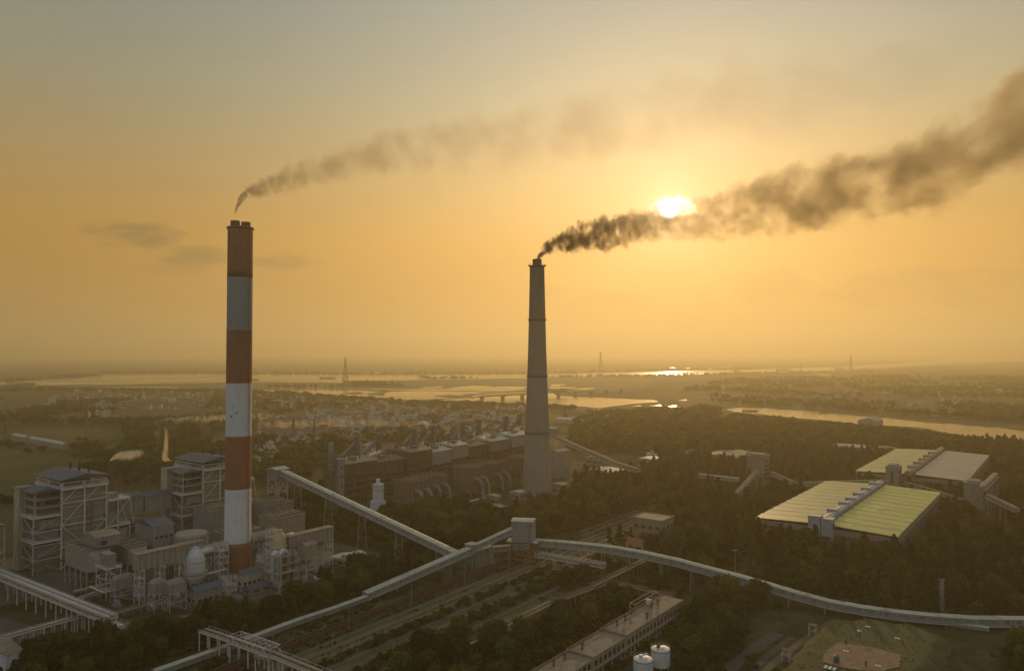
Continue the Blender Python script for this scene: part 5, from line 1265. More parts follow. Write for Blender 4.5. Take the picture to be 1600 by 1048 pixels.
dp = [(1285, 1033), (1290, 1020), (1300, 1009), (1308, 1003.5), (1322, 1005), (1345, 1008), (1364, 1011), (1385, 1017), (1406, 1023), (1407, 1032), (1403, 1042), (1380, 1048), (1350, 1047), (1327, 1045), (1305, 1040)]
PATCH = pm('sandy_patch_earth', (0.27, 0.165, 0.10), .95, var=.45, sc=.35, dirt=(.12, .10, .05), dirtf=.5, bump=1.0)
dq = []
for k_ in range(len(dp)):
    A_, B_ = G(*dp[k_], zm), G(*dp[(k_ + 1) % len(dp)], zm)
    for f in (0, .2, .4, .6, .8): c_ = A_.lerp(B_, f); dq.append((c_.x + .9 * mnoise.noise(c_ * .6), c_.y + .9 * mnoise.noise(c_ * .6 + Vector((9, 0, 0))), zm + .12))
tag(MB().sheet(dq).build('earth_patch', PATCH), kind='structure')
GREENP = pm('dark_green_paint', (0.035, 0.13, 0.085), .6, var=.15)
def small(name, label, cat, px, py, parts, z=zm, rz=GA):
    p = G(px, py, z); t_ = thing(name, label, cat, (p.x, p.y, z), rz)
    for nm, mb_, mt in parts: mb_.build(nm, mt, t_)
small('green_hut', 'small dark green hut on the sandy patch', 'hut', 1307, 1035, [('wall', MB().box(-.9, .9, -.9, .9, 0, 2.2), GREENP), ('roof', MB().gable(-1.1, 1.1, -1.1, 1.1, 2.21, 3.1, 'y'), GREENP), ('door', MB().box(-.3, .3, -.95, -.85, 0, 1.6), DARK)])
for lab, px, py, hh in (('tall mushroom vent with pale cap on the grassy mound', 1343, 995, 2.6), ('small vent pipe at the far corner of the grassy mound', 1357, 971, 1.6), ('dark vent pipe at the edge of the sandy patch', 1322, 1006, 1.4), ('thin vent pipe on the right of the grassy mound', 1411, 1006, 1.4), ('low dark vent pipe at the near edge of the sandy patch', 1353, 1041, 1.6)):
    small('mound_vent', lab, 'vent', px, py, [('pipe', MB().tube((0, 0, 0), (0, 0, hh), .3, n=10), GREENP), ('cap', MB().lathe([(.9 if hh > 2 else .5, hh), (.8 if hh > 2 else .45, hh + .2), (.1, hh + .5)], n=14), VES if hh > 2 else DARK)])
for lab, px, py in (('small white slab on the far grass of the mound', 1356, 979), ('small white slab near the right vent on the mound', 1402, 997), ('small white slab on the sandy patch', 1322, 1017), ('pale slab at the right of the sandy patch', 1372, 1040)):
    small('concrete_slab', lab, 'slab', px, py, [('cover', MB().box(-1, 1, -.7, .7, 0, .25), VES), ('handle', MB().beam((-.3, 0, .3), (.3, 0, .3), .08), DARK)])
small('striped_platform', 'green and pale striped platform below the green hut at the bottom edge', 'platform', 1297, 1045, [('deck', MB().box(-2.2, 2.2, -1.6, 1.6, .3, .55), GREENP), ('strips', MB().box(-2.0, -1.2, -1.5, 1.5, .56, .66).box(-.4, .4, -1.5, 1.5, .56, .66).box(1.2, 2.0, -1.5, 1.5, .56, .66), VES)])
for lab, px, py in (('white framed kiosk with brown roof left of the sandy patch', 1229, 1033), ('white framed kiosk with brown roof farther up the track', 1270, 993)):
    p = G(px, py); t_ = thing('kiosk', lab, 'kiosk', p, GA, 'white kiosks by the bottom right track'); hh = 4.6
    lattice(MB(), -1.4, 1.4, -1.1, 1.1, 0, hh, 1, .22, br=False).build('frame', VES, t_); MB().box(-1.8, 1.8, -1.5, 1.5, hh, hh + .3).build('roof', RUST, t_); MB().box(-1.2, 1.2, -.9, .9, 0, hh * .5).build('booth', OLDP, t_)
road('dirt_track', [(1180, 1062), (1215, 1030), (1250, 1003), (1290, 975)], 3, EARTH, .1)

# ---------------------------------------------------------------- other buildings
def bld(name, label, cat, px, py, pxl, pxr, pyt, rh=1.4, wall=CREAM, roof=TROOF, ax='y', win=((2, 0), (3, 0)), mind=6, maxd=60, **k):
    c_, du, dv, h = blk(px, py, pxl, pxr, pyt); FOOT.append((c_, max(mind, min(du, maxd)), max(mind, min(dv, maxd))))
    return house(name, label, cat, c_, max(mind, min(du, maxd)), max(mind, min(dv, maxd)), h, rh, wall, roof, ax, win, **k)
FOOT = []
t_ = bld('office_building', 'cream two storey building with flat tan roof in the trees right of mid picture', 'building', 1034, 845, 988, 1053, 815, wall=pm('faded_ochre_wall', (.27, .225, .145), .9, var=.2, streak=.5), roof=TROOF, win=((4, 0), (3, 0)), flat=True, wz=(6.5, 8.6), maxd=24)
windows(t_, 'f', -16, -1, 3, .6, 3.8, 0, .6, DARK, 'doorway')
bld('red_hut', 'low house with hipped red tile roof below the cream two storey building', 'house', 1005, 862, 978, 1018, 853, 2.6, CREAM, pm('red_tiles', (.28, .085, .05), .8, var=.25, sc=.3), 'x', ((2, 0), (2, 0)), maxd=13)
t_ = bld('warehouse_shed', 'low shed with pale metal roof and raised vent hood left of the long gallery', 'shed', 566, 893, 511, 594, 884, 1.8, GREYC, GROOF, 'y', ((4, 0), (2, 0)), maxd=34)
c_, du, dv, h = blk(566, 893, 511, 594, 884); MB().box(-du * .62, -du * .38, 1, dv - 1, h + 1.4, h + 3.0).gable(-du * .64, -du * .36, .6, dv - .6, h + 3.01, h + 3.8, 'y').build('vent_hood', GROOF, t_)
bld('outbuilding', 'white walled house cut off at the bottom left corner', 'house', 8, 1068, -40, 32, 1024, 1.2, VES, OLDP, 'y', ((3, 0), (2, 0)), maxd=26)
for lab, a in (('small tan roofed house beside the old precipitators', (776, 790, 758, 782, 776)), ('small cream house before the precipitators left of the concrete chimney', (784, 806, 766, 790, 793)), ('pale flat house at the foot of the concrete chimney', (812, 782, 796, 822, 770)),
               ('rust roofed house right at the foot of the concrete chimney', (879, 775, 862, 888, 758)), ('long pale roofed shed right of the concrete chimney among trees', (955, 750, 915, 975, 738)), ('pale shed with vents beyond the trees right of the concrete chimney', (1020, 734, 998, 1034, 718)),
               ('low house under the straight far gallery', (935, 728, 915, 948, 716)), ('small far house right of the straight gallery', (930, 697, 905, 945, 689)), ('far pale house above the coal yard strips', (985, 690, 960, 1000, 682))):
    bld('small_house', lab, 'house', *a, 1.2, CREAM if 'cream' in lab else CON, GROOF if 'pale' in lab else TROOF, 'y', ((2, 0), (2, 0)), group='small houses around the old plant', maxd=40)
bld('tan_shed', 'long tan roofed shed left of the banded concrete tower', 'shed', 1165, 728, 1098, 1190, 716, 2.5, CLAD, TROOF, 'y', ((0, 0), (0, 0)), maxd=70)
bld('pump_house', 'yellow lit low building with roof hut behind the farther storage hall', 'building', 1352, 712, 1300, 1360, 700, 1, CLAD, GROOF, 'y', ((4, 0), (2, 0)), flat=True, maxd=50)
bld('low_shed', 'grey flat shed between the river wood and the farther storage hall', 'shed', 1395, 716, 1362, 1402, 703, 2, GREYC, OLDP, 'y', ((0, 0), (0, 0)), maxd=40)
bld('river_shed', 'grey gabled shed by the right hand river bank', 'shed', 1370, 668, 1340, 1380, 658, 5, GREYC, GREYC, 'y', ((0, 0), (0, 0)), maxd=60)
bld('long_factory', 'very long pale roofed factory hall beyond the concrete chimney', 'factory', 955, 667, 868, 966, 660, 3, CON, GROOF, 'x', ((0, 0), (0, 0)), maxd=190, mind=20)
bld('greenhouse_shed', 'long pale green roofed shed in the fields at the far left', 'shed', 98, 702, 20, 102, 694, 3, GREYC, pm('pale_green_sheet', (.34, .40, .33), .5, var=.1), 'x', ((0, 0), (0, 0)), maxd=110)
bld('greenhouse_shed', 'short pale green roofed shed behind the long one at the far left', 'shed', 38, 690, 19, 42, 683, 3, GREYC, MATS['pale_green_sheet'], 'x', ((0, 0), (0, 0)), maxd=60)
bld('white_hall', 'white slanted roof hall standing in the middle of the town', 'hall', 668, 672, 650, 672, 664, 6, VES, VES, 'y', ((0, 0), (0, 0)), maxd=50)
t_ = thing('rusty_stack', 'thin rusty steel stack venting white steam behind the nearer boiler house', 'stack', G(174, 822)); c_ = G(174, 822); zs_ = ZAT(c_, 720)
MB().lathe([(1.5, 0), (1.3, zs_)], n=16).build('pipe', RUST, t_); MB().lathe([(1.32, zs_ - 8), (1.8, zs_ - 8), (1.8, zs_ - 7.7), (1.32, zs_ - 7.7)], n=16, cap=False).build('ring', DARK, t_)

# ---------------------------------------------------------------- pylons, bridge, boats
def pylon(label, px, pyb, pyt, arms=4, hw=None):
    c_ = G(px, pyb); h = ZAT(c_, pyt); t_ = thing('power_pylon', label, 'pylon', c_, 0, 'river crossing pylons in the distance'); q = MB(); w0_ = h * .10; n = 9; tk_ = max(.5, h * .011)
    for k in range(n):
        f0, f1 = k / n, (k + 1) / n; a = w0_ * (1 - f0) ** 1.3 + h * .012; b = w0_ * (1 - f1) ** 1.3 + h * .012; za, zb = h * f0, h * f1
        cs = [(-1, -1), (1, -1), (1, 1), (-1, 1)]
        for i in range(4):
            x, y = cs[i]; x2, y2 = cs[(i + 1) % 4]
            q.beam((x * a, y * a, za), (x * b, y * b, zb), tk_); q.beam((x * a, y * a, za), (x2 * b, y2 * b, zb), tk_ * .6); q.beam((x2 * a, y2 * a, za), (x * b, y * b, zb), tk_ * .6); q.beam((x * b, y * b, zb), (x2 * b, y2 * b, zb), tk_ * .7)
    q.build('mast', STEEL_D, t_)
    for k in range(arms):
        z = h * (.98 - k * .10); l_ = h * (.055 + .012 * (k % 2)); q = MB().beam((-l_, 0, z), (l_, 0, z), tk_ * 1.3); q.beam((-l_, 0, z), (0, 0, z + h * .025), tk_); q.beam((l_, 0, z), (0, 0, z + h * .025), tk_); q.build('crossarm', STEEL_D, t_)
STEEL_D = pm('dull_pylon_steel', (.10, .09, .08), .8, var=.1)
pylon('tall lattice pylon on the river island between the chimneys', 539.5, 597, 559); pylon('tall lattice pylon beyond the river right of the concrete chimney', 938.5, 583, 549.5)
pylon('shorter pylon on the far bank at right', 1252, 580, 567.5, 2); pylon('thin tall pylon on the near bank of the far river at right', 1329.5, 579, 555, 2)
for lab, px, pyb, pyt in (('small pylon in the fields at the far left', 9, 690, 652), ('faint pylon in the left fields near the pale green sheds', 92, 667, 646), ('faint pylon in the left fields beyond the canal', 135, 672, 640), ('town pylon right of the striped chimney', 400, 690, 648), ('town pylon between the chimneys', 458, 696, 652), ('small town pylon left of the slim stacks', 491, 690, 656)):
    pylon(lab, px, pyb, pyt, 3)
# river bridge
a, b = G(748, 627.5, 0), G(960, 614, 0); a.z = b.z = 0
dB = b - a; LB = dB.length; t_ = thing('river_bridge', 'long steel truss bridge on piers crossing the near channel', 'bridge', (a.x, a.y, 0), math.atan2(dB.y, dB.x)); zd = 13.0
MB().box(-160, LB + 220, -6, 6, zd - 1.6, zd).build('deck', CON, t_)
fr_ = .60
q = MB(); n = 34
for s_ in (-5, 5):
    q.beam((0, s_, zd + 9), (LB * fr_, s_, zd + 9), 1.1); q.beam((0, s_, zd + .3), (LB * fr_, s_, zd + .3), 1.0)
    for k in range(n):
        x0, x1 = LB * fr_ * k / n, LB * fr_ * (k + 1) / n; q.beam((x0, s_, zd), ((x0 + x1) / 2, s_, zd + 9), .8); q.beam(((x0 + x1) / 2, s_, zd + 9), (x1, s_, zd), .8)
q.build('truss', STEEL_D, t_)
for k in range(9):
    x = LB * (.02 + .13 * k); MB().box(x - 2.2, x + 2.2, -5, 5, 0, zd - 3.5).box(x - 3.4, x + 3.4, -6.5, 6.5, zd - 3.5, zd - 1.62).build('pier', CON, t_)
def barge(label, px, py, L, rz=0.0, cab=True):
    p = G(px, py, .8); t_ = thing('river_barge', label, 'barge', (p.x, p.y, .6), rz, 'barges on the rivers'); w_ = L * .16
    MB().hexa([(-L * .48, -w_ * .35, 0), (L * .42, -w_ * .4, 0), (L * .42, w_ * .4, 0), (-L * .48, w_ * .35, 0)], [(-L * .5, -w_ * .5, L * .05), (L * .52, -w_ * .5, L * .06), (L * .52, w_ * .5, L * .06), (-L * .5, w_ * .5, L * .05)]).build('hull', DARK, t_)
    if cab: MB().box(-L * .42, -L * .28, -w_ * .35, w_ * .35, L * .05 + .01, L * .14).build('cabin', CREAM, t_)
    MB().hexa([(-L * .2, -w_ * .4, L * .055), (L * .4, -w_ * .4, L * .06), (L * .4, w_ * .4, L * .06), (-L * .2, w_ * .4, L * .055)], [(-L * .12, -w_ * .1, L * .09), (L * .32, -w_ * .1, L * .09), (L * .32, w_ * .1, L * .09), (-L * .12, w_ * .1, L * .09)]).build('cargo', WG, t_)
for lab, px, py, L in (('leftmost barge on the far river at the left edge', 9, 603, 60), ('dark barge with long cargo near the left edge of the river', 27, 602, 70), ('long barge beside it on the left river', 38, 601, 90), ('low barge in the left near channel below the spit', 72, 604.6, 70), ('barge just right of the striped chimney on the far river', 393, 594.0, 70), ('barge on the far river left of the island pylon', 512, 591.2, 80), ('barge left of the concrete chimney at the far bank', 662, 588, 60),
                       ('barge on the glittering reach below the sun', 1150, 580, 60), ('barge on the river toward the thin pylon', 1224, 578.4, 110), ('second barge near the thin tall pylon', 1312, 575.6, 90), ('barge moored by the wood on the right river', 1172, 642.5, 34), ('small barge on the narrow right river', 1286, 645.5, 22), ('barge in the far bend at upper right', 1478, 562.8, 90), ('barge in the far bend right of the other', 1500, 560.5, 90), ('last barge toward the right edge of the far bend', 1544, 560.0, 80)):
    barge(lab, px, py, L, R(random.uniform(-14, 14)))
# ---------------------------------------------------------------- trees, scrub and the town
rng_ = np.random.default_rng(11)
def leaf_mat(name, col, col2, trans=0.35):
    m = bpy.data.materials.new(name); m.use_nodes = True; t = NT(m.node_tree); t.n.clear()
    co = t.coord('Object'); oi = t.n.new('ShaderNodeObjectInfo').outputs['Random']
    n1 = t.noise(co, 0.35, 3, .6)
    c = t.mix(t.rng(n1, .35, .65, 0, 1), col, col2)
    hs = t.n.new('ShaderNodeHueSaturation'); t.put(hs.inputs['Hue'], t.m('ADD', .485, t.m('MULTIPLY', oi, .03))); t.put(hs.inputs['Value'], t.m('ADD', .5, t.m('MULTIPLY', oi, 1.0))); t.put(hs.inputs['Color'], c)
    d = t.n.new('ShaderNodeBsdfDiffuse'); tr = t.n.new('ShaderNodeBsdfTranslucent'); t.l.new(hs.outputs[0], d.inputs[0]); t.l.new(hs.outputs[0], tr.inputs[0])
    mx = t.n.new('ShaderNodeMixShader'); mx.inputs[0].default_value = trans; t.l.new(d.outputs[0], mx.inputs[1]); t.l.new(tr.outputs[0], mx.inputs[2])
    o = t.n.new('ShaderNodeOutputMaterial'); t.l.new(mx.outputs[0], o.inputs[0]); return m
LEAF = leaf_mat('broad_leaves', (0.042, 0.056, 0.014), (0.110, 0.122, 0.032))
LEAFD = leaf_mat('dark_leaves', (0.026, 0.034, 0.011), (0.070, 0.076, 0.022))
LEAFY = leaf_mat('yellow_green_leaves', (0.065, 0.060, 0.015), (0.125, 0.105, 0.030))
BARK = pm('bark', (0.10, 0.075, 0.055), .95, var=.3, sc=.8)
def crown_mesh(name, seed, h, r, z0, lumps, per, size, mat, shape='round', drop=0.0):
    g = np.random.default_rng(seed); C_ = []
    for i in range(lumps):
        if shape == 'round':
            u = g.uniform(-.55, 1); a = g.uniform(0, 2 * np.pi); rr = r * .68 * math.sqrt(max(0, 1 - u * u * .8)) * g.uniform(.55, 1.1); zc = z0 + (h - z0) * (.5 + .40 * u)
        else:
            f = g.uniform(0, 1); a = g.uniform(0, 2 * np.pi); rr = r * .7 * (1 - f) ** .6 * g.uniform(.3, 1.1); zc = z0 + (h - z0) * (.06 + .86 * f)
        C_.append((rr * math.cos(a), rr * math.sin(a), zc, g.uniform(.24, .46) * r * (1 if shape == 'round' else .8)))
    n = lumps * per; cen = np.zeros((n, 3)); nor = np.zeros((n, 3))
    for i, (x, y, z, q) in enumerate(C_):
        d = g.normal(size=(per, 3)); d /= np.linalg.norm(d, axis=1)[:, None]; d[:, 2] = np.abs(d[:, 2]) * np.where(g.uniform(size=per) < .72, 1, -1)
        rad_ = q * g.uniform(.55, 1.15, size=(per, 1)); p = np.array([x, y, z]) + d * rad_ * np.array([1, 1, .8]); cen[i * per:(i + 1) * per] = p; nor[i * per:(i + 1) * per] = d
    nor += g.normal(size=(n, 3)) * .55; nor /= np.linalg.norm(nor, axis=1)[:, None]
    t1 = np.cross(nor, g.normal(size=(n, 3))); t1 /= np.linalg.norm(t1, axis=1)[:, None]; t2 = np.cross(nor, t1)
    s = (size * g.uniform(.55, 1.3, size=(n, 1)))
    Vv = np.stack([cen - t1 * s - t2 * s * .55, cen + t1 * s * .9 - t2 * s * .6, cen + t1 * s + t2 * s * .6, cen - t1 * s * .8 + t2 * s * .55], 1).reshape(-1, 3)
    Vv += g.normal(size=Vv.shape) * size * .12
    return np_mesh(name, Vv, np.arange(n * 4).reshape(n, 4), [mat])
def trunk_mesh(seed, h, r, z0):
    g = random.Random(seed); q = MB(); q.tube((0, 0, 0), (g.uniform(-.2, .2), 0, z0 + (h - z0) * .45), h * .022, h * .011, n=7)
    for k in range(5):
        a = g.uniform(0, 6.28); z = z0 * .8 + (h - z0) * .1 * k; l = r * g.uniform(.5, .75); q.tube((0, 0, z), (l * math.cos(a), l * math.sin(a), z + l * .8), h * .009, h * .003, n=5)
    return q
TK = {}   # kind -> list of (crown mesh, trunk mesh)
def kind(k, n, **a):
    L_ = []
    for i in range(n):
        cm = crown_mesh('crown', i * 7 + hash(k) % 1 + len(k) * 31, mat=a['mats'][i % len(a['mats'])], **{x: y for x, y in a.items() if x not in ('mats',)})
        tm = trunk_mesh(i + 3, a['h'], a['r'], a['z0']).mesh('trunk'); tm.materials.append(BARK); L_.append((cm, tm))
    TK[k] = L_
kind('broad', 4, h=11.0, r=5.2, z0=2.2, lumps=34, per=56, size=.40, mats=[LEAF, LEAFD, LEAFY, LEAFD])
kind('tall', 3, h=15.0, r=3.6, z0=2.5, lumps=34, per=50, size=.38, shape='cone', mats=[LEAFD, LEAF, LEAFD])
kind('bush', 3, h=2.6, r=2.0, z0=.2, lumps=14, per=34, size=.24, mats=[LEAFY, LEAF, LEAFY])
kind('far', 3, h=11.0, r=6.5, z0=.5, lumps=16, per=20, size=1.1, mats=[LEAF, LEAFD, LEAF])

def poly_np(pts, z=0): return np.array([[*G(a, b, z).to_2d()] for a, b in pts])
def inside(P, x, y):
    c = np.zeros(len(x), bool); n = len(P); j = n - 1
    for i in range(n):
        xi, yi = P[i]; xj, yj = P[j]
        k = ((yi > y) != (yj > y)) & (x < (xj - xi) * (y - yi) / (yj - yi + 1e-12) + xi); c ^= k; j = i
    return c
def scatter(pts, sp, seed, jitter=.45):
    P = poly_np(pts); x0, y0 = P.min(0); x1, y1 = P.max(0); g = np.random.default_rng(seed)
    xs, ys = np.meshgrid(np.arange(x0, x1, sp), np.arange(y0, y1, sp)); xs = xs.ravel() + g.uniform(-jitter, jitter, xs.size) * sp; ys = ys.ravel() + g.uniform(-jitter, jitter, ys.size) * sp
    k = inside(P, xs, ys); return xs[k], ys[k]
BLOCK = []     # rectangles in grid axes, and capsules
def rect(c_, du, dv, m_=2.5): BLOCK.append(('r', c_.x, c_.y, du, dv, m_))
def caps(a, b, w_): BLOCK.append(('c', a[0], a[1], b[0], b[1], w_))
rect(G(1403, 838, 14.0), du_h1, dv_h1, 5); rect(c2, du2, dv2, 5)
for c_, a, b in FOOT: rect(c_, a, b, 3)
rect(P1, wd, k3 + 12, 3)
for ob in list(C.objects):
    if ob.parent is None and ob.name.split('.')[0] in ('coal_gallery', 'covered_belt', 'pipe_rack', 'pipe_bridge'):
        low = ob.name.startswith('covered')
        if ob.name.startswith('pipe'):
            L_ = max(v.co.x for v in [c for c in ob.children if c.name.startswith('girder')][0].data.vertices); d_ = Vector((math.cos(ob.rotation_euler.z), math.sin(ob.rotation_euler.z)))
            caps(ob.location, (ob.location.x + d_.x * L_, ob.location.y + d_.y * L_), 4.0)
        else:
            w_ob = [c for c in ob.children if c.name.startswith('wall')][0].data.vertices; n_ = NSEC[ob.name]
            pp = [(ob.location.x + (w_ob[8 * i].co.x + w_ob[8 * i + 1].co.x) / 2, ob.location.y + (w_ob[8 * i].co.y + w_ob[8 * i + 1].co.y) / 2) for i in range(n_)]
            pp.append((ob.location.x + (w_ob[8 * (n_ - 1) + 4].co.x + w_ob[8 * (n_ - 1) + 5].co.x) / 2, ob.location.y + (w_ob[8 * (n_ - 1) + 4].co.y + w_ob[8 * (n_ - 1) + 5].co.y) / 2))
            for a, b in zip(pp, pp[1:]):
                caps(a, b, 4.5 if low else 6.5)
                if a[1] > 500 and a[0] > 150:
                    for f_ in (9, 18): caps((a[0] * (1 - f_ / a[1]), a[1] - f_), (b[0] * (1 - f_ / b[1]), b[1] - f_), 7.5)
for c_, w_ in ((G(1404, 775), 13), (G(1194, 762), 13), (G(1535, 800), 13), (tc, 11), (G(839.5, 772), 19), (G(1343, 1010), 52), (G(1032, 1035), 9), (G(1472, 955), 2), (G(1015, 852), 17), (G(1030, 848), 13), (G(995, 868), 9)): caps(c_, c_, w_)
rect(oc + V * 0, 60, rowlen + 20, 4); rect(oc + U * 62, 60, rowlen * .8, 2)
for pts in (((-60, 955), (20, 980)), ((20, 980), (120, 1016)), ((440, 826), (560, 860)), ((560, 860), (700, 893)), ((1110, 1070), (1215, 988)), ((880, 858), (1040, 834)), ((735, 898), (880, 858)), ((240, 985), (190, 1002)), ((1180, 1062), (1290, 975))):
    caps(G(*pts[0]), G(*pts[1]), 6)
caps(TR(-90, 10), TR(340, 6), 16.5); caps(TR(-90, 34), TR(200, 30), 3)
# the plant itself
def plant_block(x, y):
    a = (x - O.x) * U.x + (y - O.y) * U.y; b = (x - O.x) * V.x + (y - O.y) * V.y
    return ((a > -40) & (a < 128) & (b > -45) & (b < 128) & ~((a > 96) & (b < -6)))
def free(x, y, grow=0.0, plant=True):
    ok = np.ones(len(x), bool)
    for q in BLOCK:
        if q[0] == 'r':
            _, cx, cy, du_, dv_, m_ = q; a = (x - cx) * U.x + (y - cy) * U.y; b = (x - cx) * V.x + (y - cy) * V.y; m_ += grow
            ok &= ~((a > -du_ - m_) & (a < m_) & (b > -m_) & (b < dv_ + m_))
        else:
            _, ax, ay, bx, by, w_ = q; dx_, dy_ = bx - ax, by - ay; L2 = dx_ * dx_ + dy_ * dy_ + 1e-9; t_ = np.clip(((x - ax) * dx_ + (y - ay) * dy_) / L2, 0, 1)
            ok &= np.hypot(x - ax - t_ * dx_, y - ay - t_ * dy_) > w_ + grow
    if plant: ok &= ~plant_block(x, y)
    return ok
# regions: outline (photo rows of the ground), spacing, kinds, size range, label
REG = [
 ([(20, 1100), (20, 1022), (150, 1012), (235, 1000), (330, 988), (430, 962), (500, 925), (560, 902), (640, 890), (700, 884), (716, 884), (640, 906), (540, 938), (440, 972), (350, 1003), (290, 1022), (215, 1050), (120, 1100)], 6.8, (('broad', .8), ('tall', .2)), (.75, 1.15), 'broadleaf tree in the dark belt between the plant and the covered belt'),
 ([(120, 990), (160, 975), (200, 992), (190, 1000)], 8, (('broad', 1),), (.6, .9), 'broadleaf tree in the dark belt between the plant and the covered belt'),
 ([(590, 830), (600, 808), (700, 800), (790, 812), (850, 792), (960, 770), (1060, 780), (1050, 830), (985, 840), (900, 832), (850, 840), (800, 860), (700, 866), (640, 850)], 8.5, (('broad', .9), ('tall', .1)), (.8, 1.25), 'broadleaf tree in the wood between the old plant and the crossing galleries'),
 ([(420, 850), (470, 800), (540, 800), (600, 835), (700, 872), (690, 882), (600, 868), (520, 848)], 9.0, (('broad', .7), ('bush', .3)), (.4, .75), 'broadleaf tree under the long straight gallery'),
 ([(880, 800), (900, 752), (980, 742), (1100, 715), (1240, 695), (1420, 690), (1840, 705), (1840, 985), (1500, 980), (1400, 970), (1300, 955), (1200, 925), (1100, 897), (1010, 872), (930, 850), (905, 835), (1000, 835)], 7.6, (('broad', .35), ('tall', .65)), (.8, 1.1), 'slender tree in the dense wood around the storage halls'),
 ([(880, 705), (980, 690), (1080, 672), (1140, 665), (1180, 666), (1240, 672), (1380, 682), (1470, 696), (1540, 710), (1840, 727), (1840, 745), (1420, 704), (1240, 704), (1100, 722), (1000, 712)], 10, (('broad', 1),), (.9, 1.5), 'tree in the far wood by the right river'),
 ([(1560, 700), (1840, 700), (1840, 760), (1570, 740)], 10, (('broad', 1),), (.9, 1.4), 'tree in the far wood by the right river'),
 ([(1010, 885), (1100, 905), (1190, 932), (1290, 962), (1250, 985), (1195, 1000), (1150, 1020), (1115, 1060), (1060, 1060), (1050, 1010), (1075, 975), (1080, 935), (1010, 905)], 7.4, (('broad', .9), ('tall', .1)), (.7, 1.15), 'broadleaf tree in the grove between the curved gallery and the long flat building'),
 ([(1075, 1100), (1085, 1030), (1140, 1005), (1150, 1010), (1120, 1100)], 8, (('broad', 1),), (.6, .95), 'broadleaf tree in the grove between the curved gallery and the long flat building'),
 ([(600, 1110), (605, 1060), (640, 1020), (715, 1010), (790, 1000), (850, 965), (900, 935), (960, 925), (1040, 940), (880, 1010), (820, 1050), (800, 1110)], 8.0, (('broad', .85), ('bush', .15)), (.55, 1.15), 'broadleaf tree around the rusty pipe racks at bottom centre'),
 ([(860, 900), (930, 885), (1005, 880), (1000, 900), (940, 915), (880, 925)], 8.5, (('broad', .7), ('bush', .3)), (.5, .95), 'broadleaf tree beside the upper pipe rack below the curved gallery'),
 ([(1440, 1110), (1470, 1036), (1480, 1010), (1520, 1012), (1560, 1026), (1660, 1024), (1900, 1150)], 7.6, (('broad', 1),), (.75, 1.2), 'broadleaf tree in the bottom right corner'),
 ([(1300, 966), (1400, 975), (1500, 990), (1480, 1000), (1440, 985), (1380, 975)], 6.0, (('bush', .8), ('broad', .2)), (.6, .9), 'low shrub along the secondary belt above the mound'),
 ([(400, 800), (480, 770), (540, 760), (530, 790), (440, 815)], 10.0, (('broad', 1),), (.6, .95), 'broadleaf tree behind the plant below the straight gallery'),
 ([(0, 800), (0, 790), (60, 760), (180, 748), (300, 745), (300, 755), (180, 760), (60, 780)], 12.0, (('broad', 1),), (.6, .9), 'tree behind the boiler houses'),
]
pts_all = []
for i, (poly, sp, kinds, (s0, s1), lab) in enumerate(REG):
    x, y = scatter(poly, sp, 50 + i); k = free(x, y); x, y = x[k], y[k]
    pr = np.array([w_ for _, w_ in kinds]); ks = rng_.choice(len(kinds), size=len(x), p=pr / pr.sum())
    for a, b, q in zip(x, y, ks):
        kd = kinds[q][0]; d_ = math.hypot(a, b); 
        if rng_.uniform() < .07: continue
        s_ = rng_.uniform(s0 * .8, s1 * 1.08)
        z_ = 0.0
        u_, v_ = PX((a, b, 5)) if b > 10 else (9999, 0)
        if not (-260 < u_ < 1860 and v_ < 1150): continue
        pts_all.append((d_, a, b, kd, s_, i))
# bushes of the yard
bx = []
for s0_, s1_, o0, o1, n_ in ((-80, 150, 21.5, 25.5, 170), (-80, 140, 37, 43.5, 170), (60, 330, 31, 40, 120), (-80, 60, 50, 64, 90), (-60, 300, -15, -10, 130), (120, 330, 20, 60, 130), (-40, 320, 2.5, 4.2, 60), (-60, 300, -4.6, -3.2, 50)):
    for _ in range(n_):
        p = TR(rng_.uniform(s0_, s1_), rng_.uniform(o0, o1)); bx.append((math.hypot(p.x, p.y), p.x, p.y, 'bush', rng_.uniform(.45, 1.25) * (1 if o0 > 15 or o0 < -9 else .5), -1))
bxx = np.array([b[1] for b in bx]); bxy = np.array([b[2] for b in bx])
BLOCK_ = [q for q in BLOCK if not (q[0] == 'c' and q[5] == 16.5)]; BLOCK, sv = BLOCK_, BLOCK
kk = free(bxx, bxy, -2.5); BLOCK = sv
vis = [b for b, o_ in zip(bx, kk) if o_ and b[2] > 10 and -40 < PX((b[1], b[2], 1))[0] < 1640 and PX((b[1], b[2], 1))[1] < 1060]
pts_all += vis
pts_all.sort()
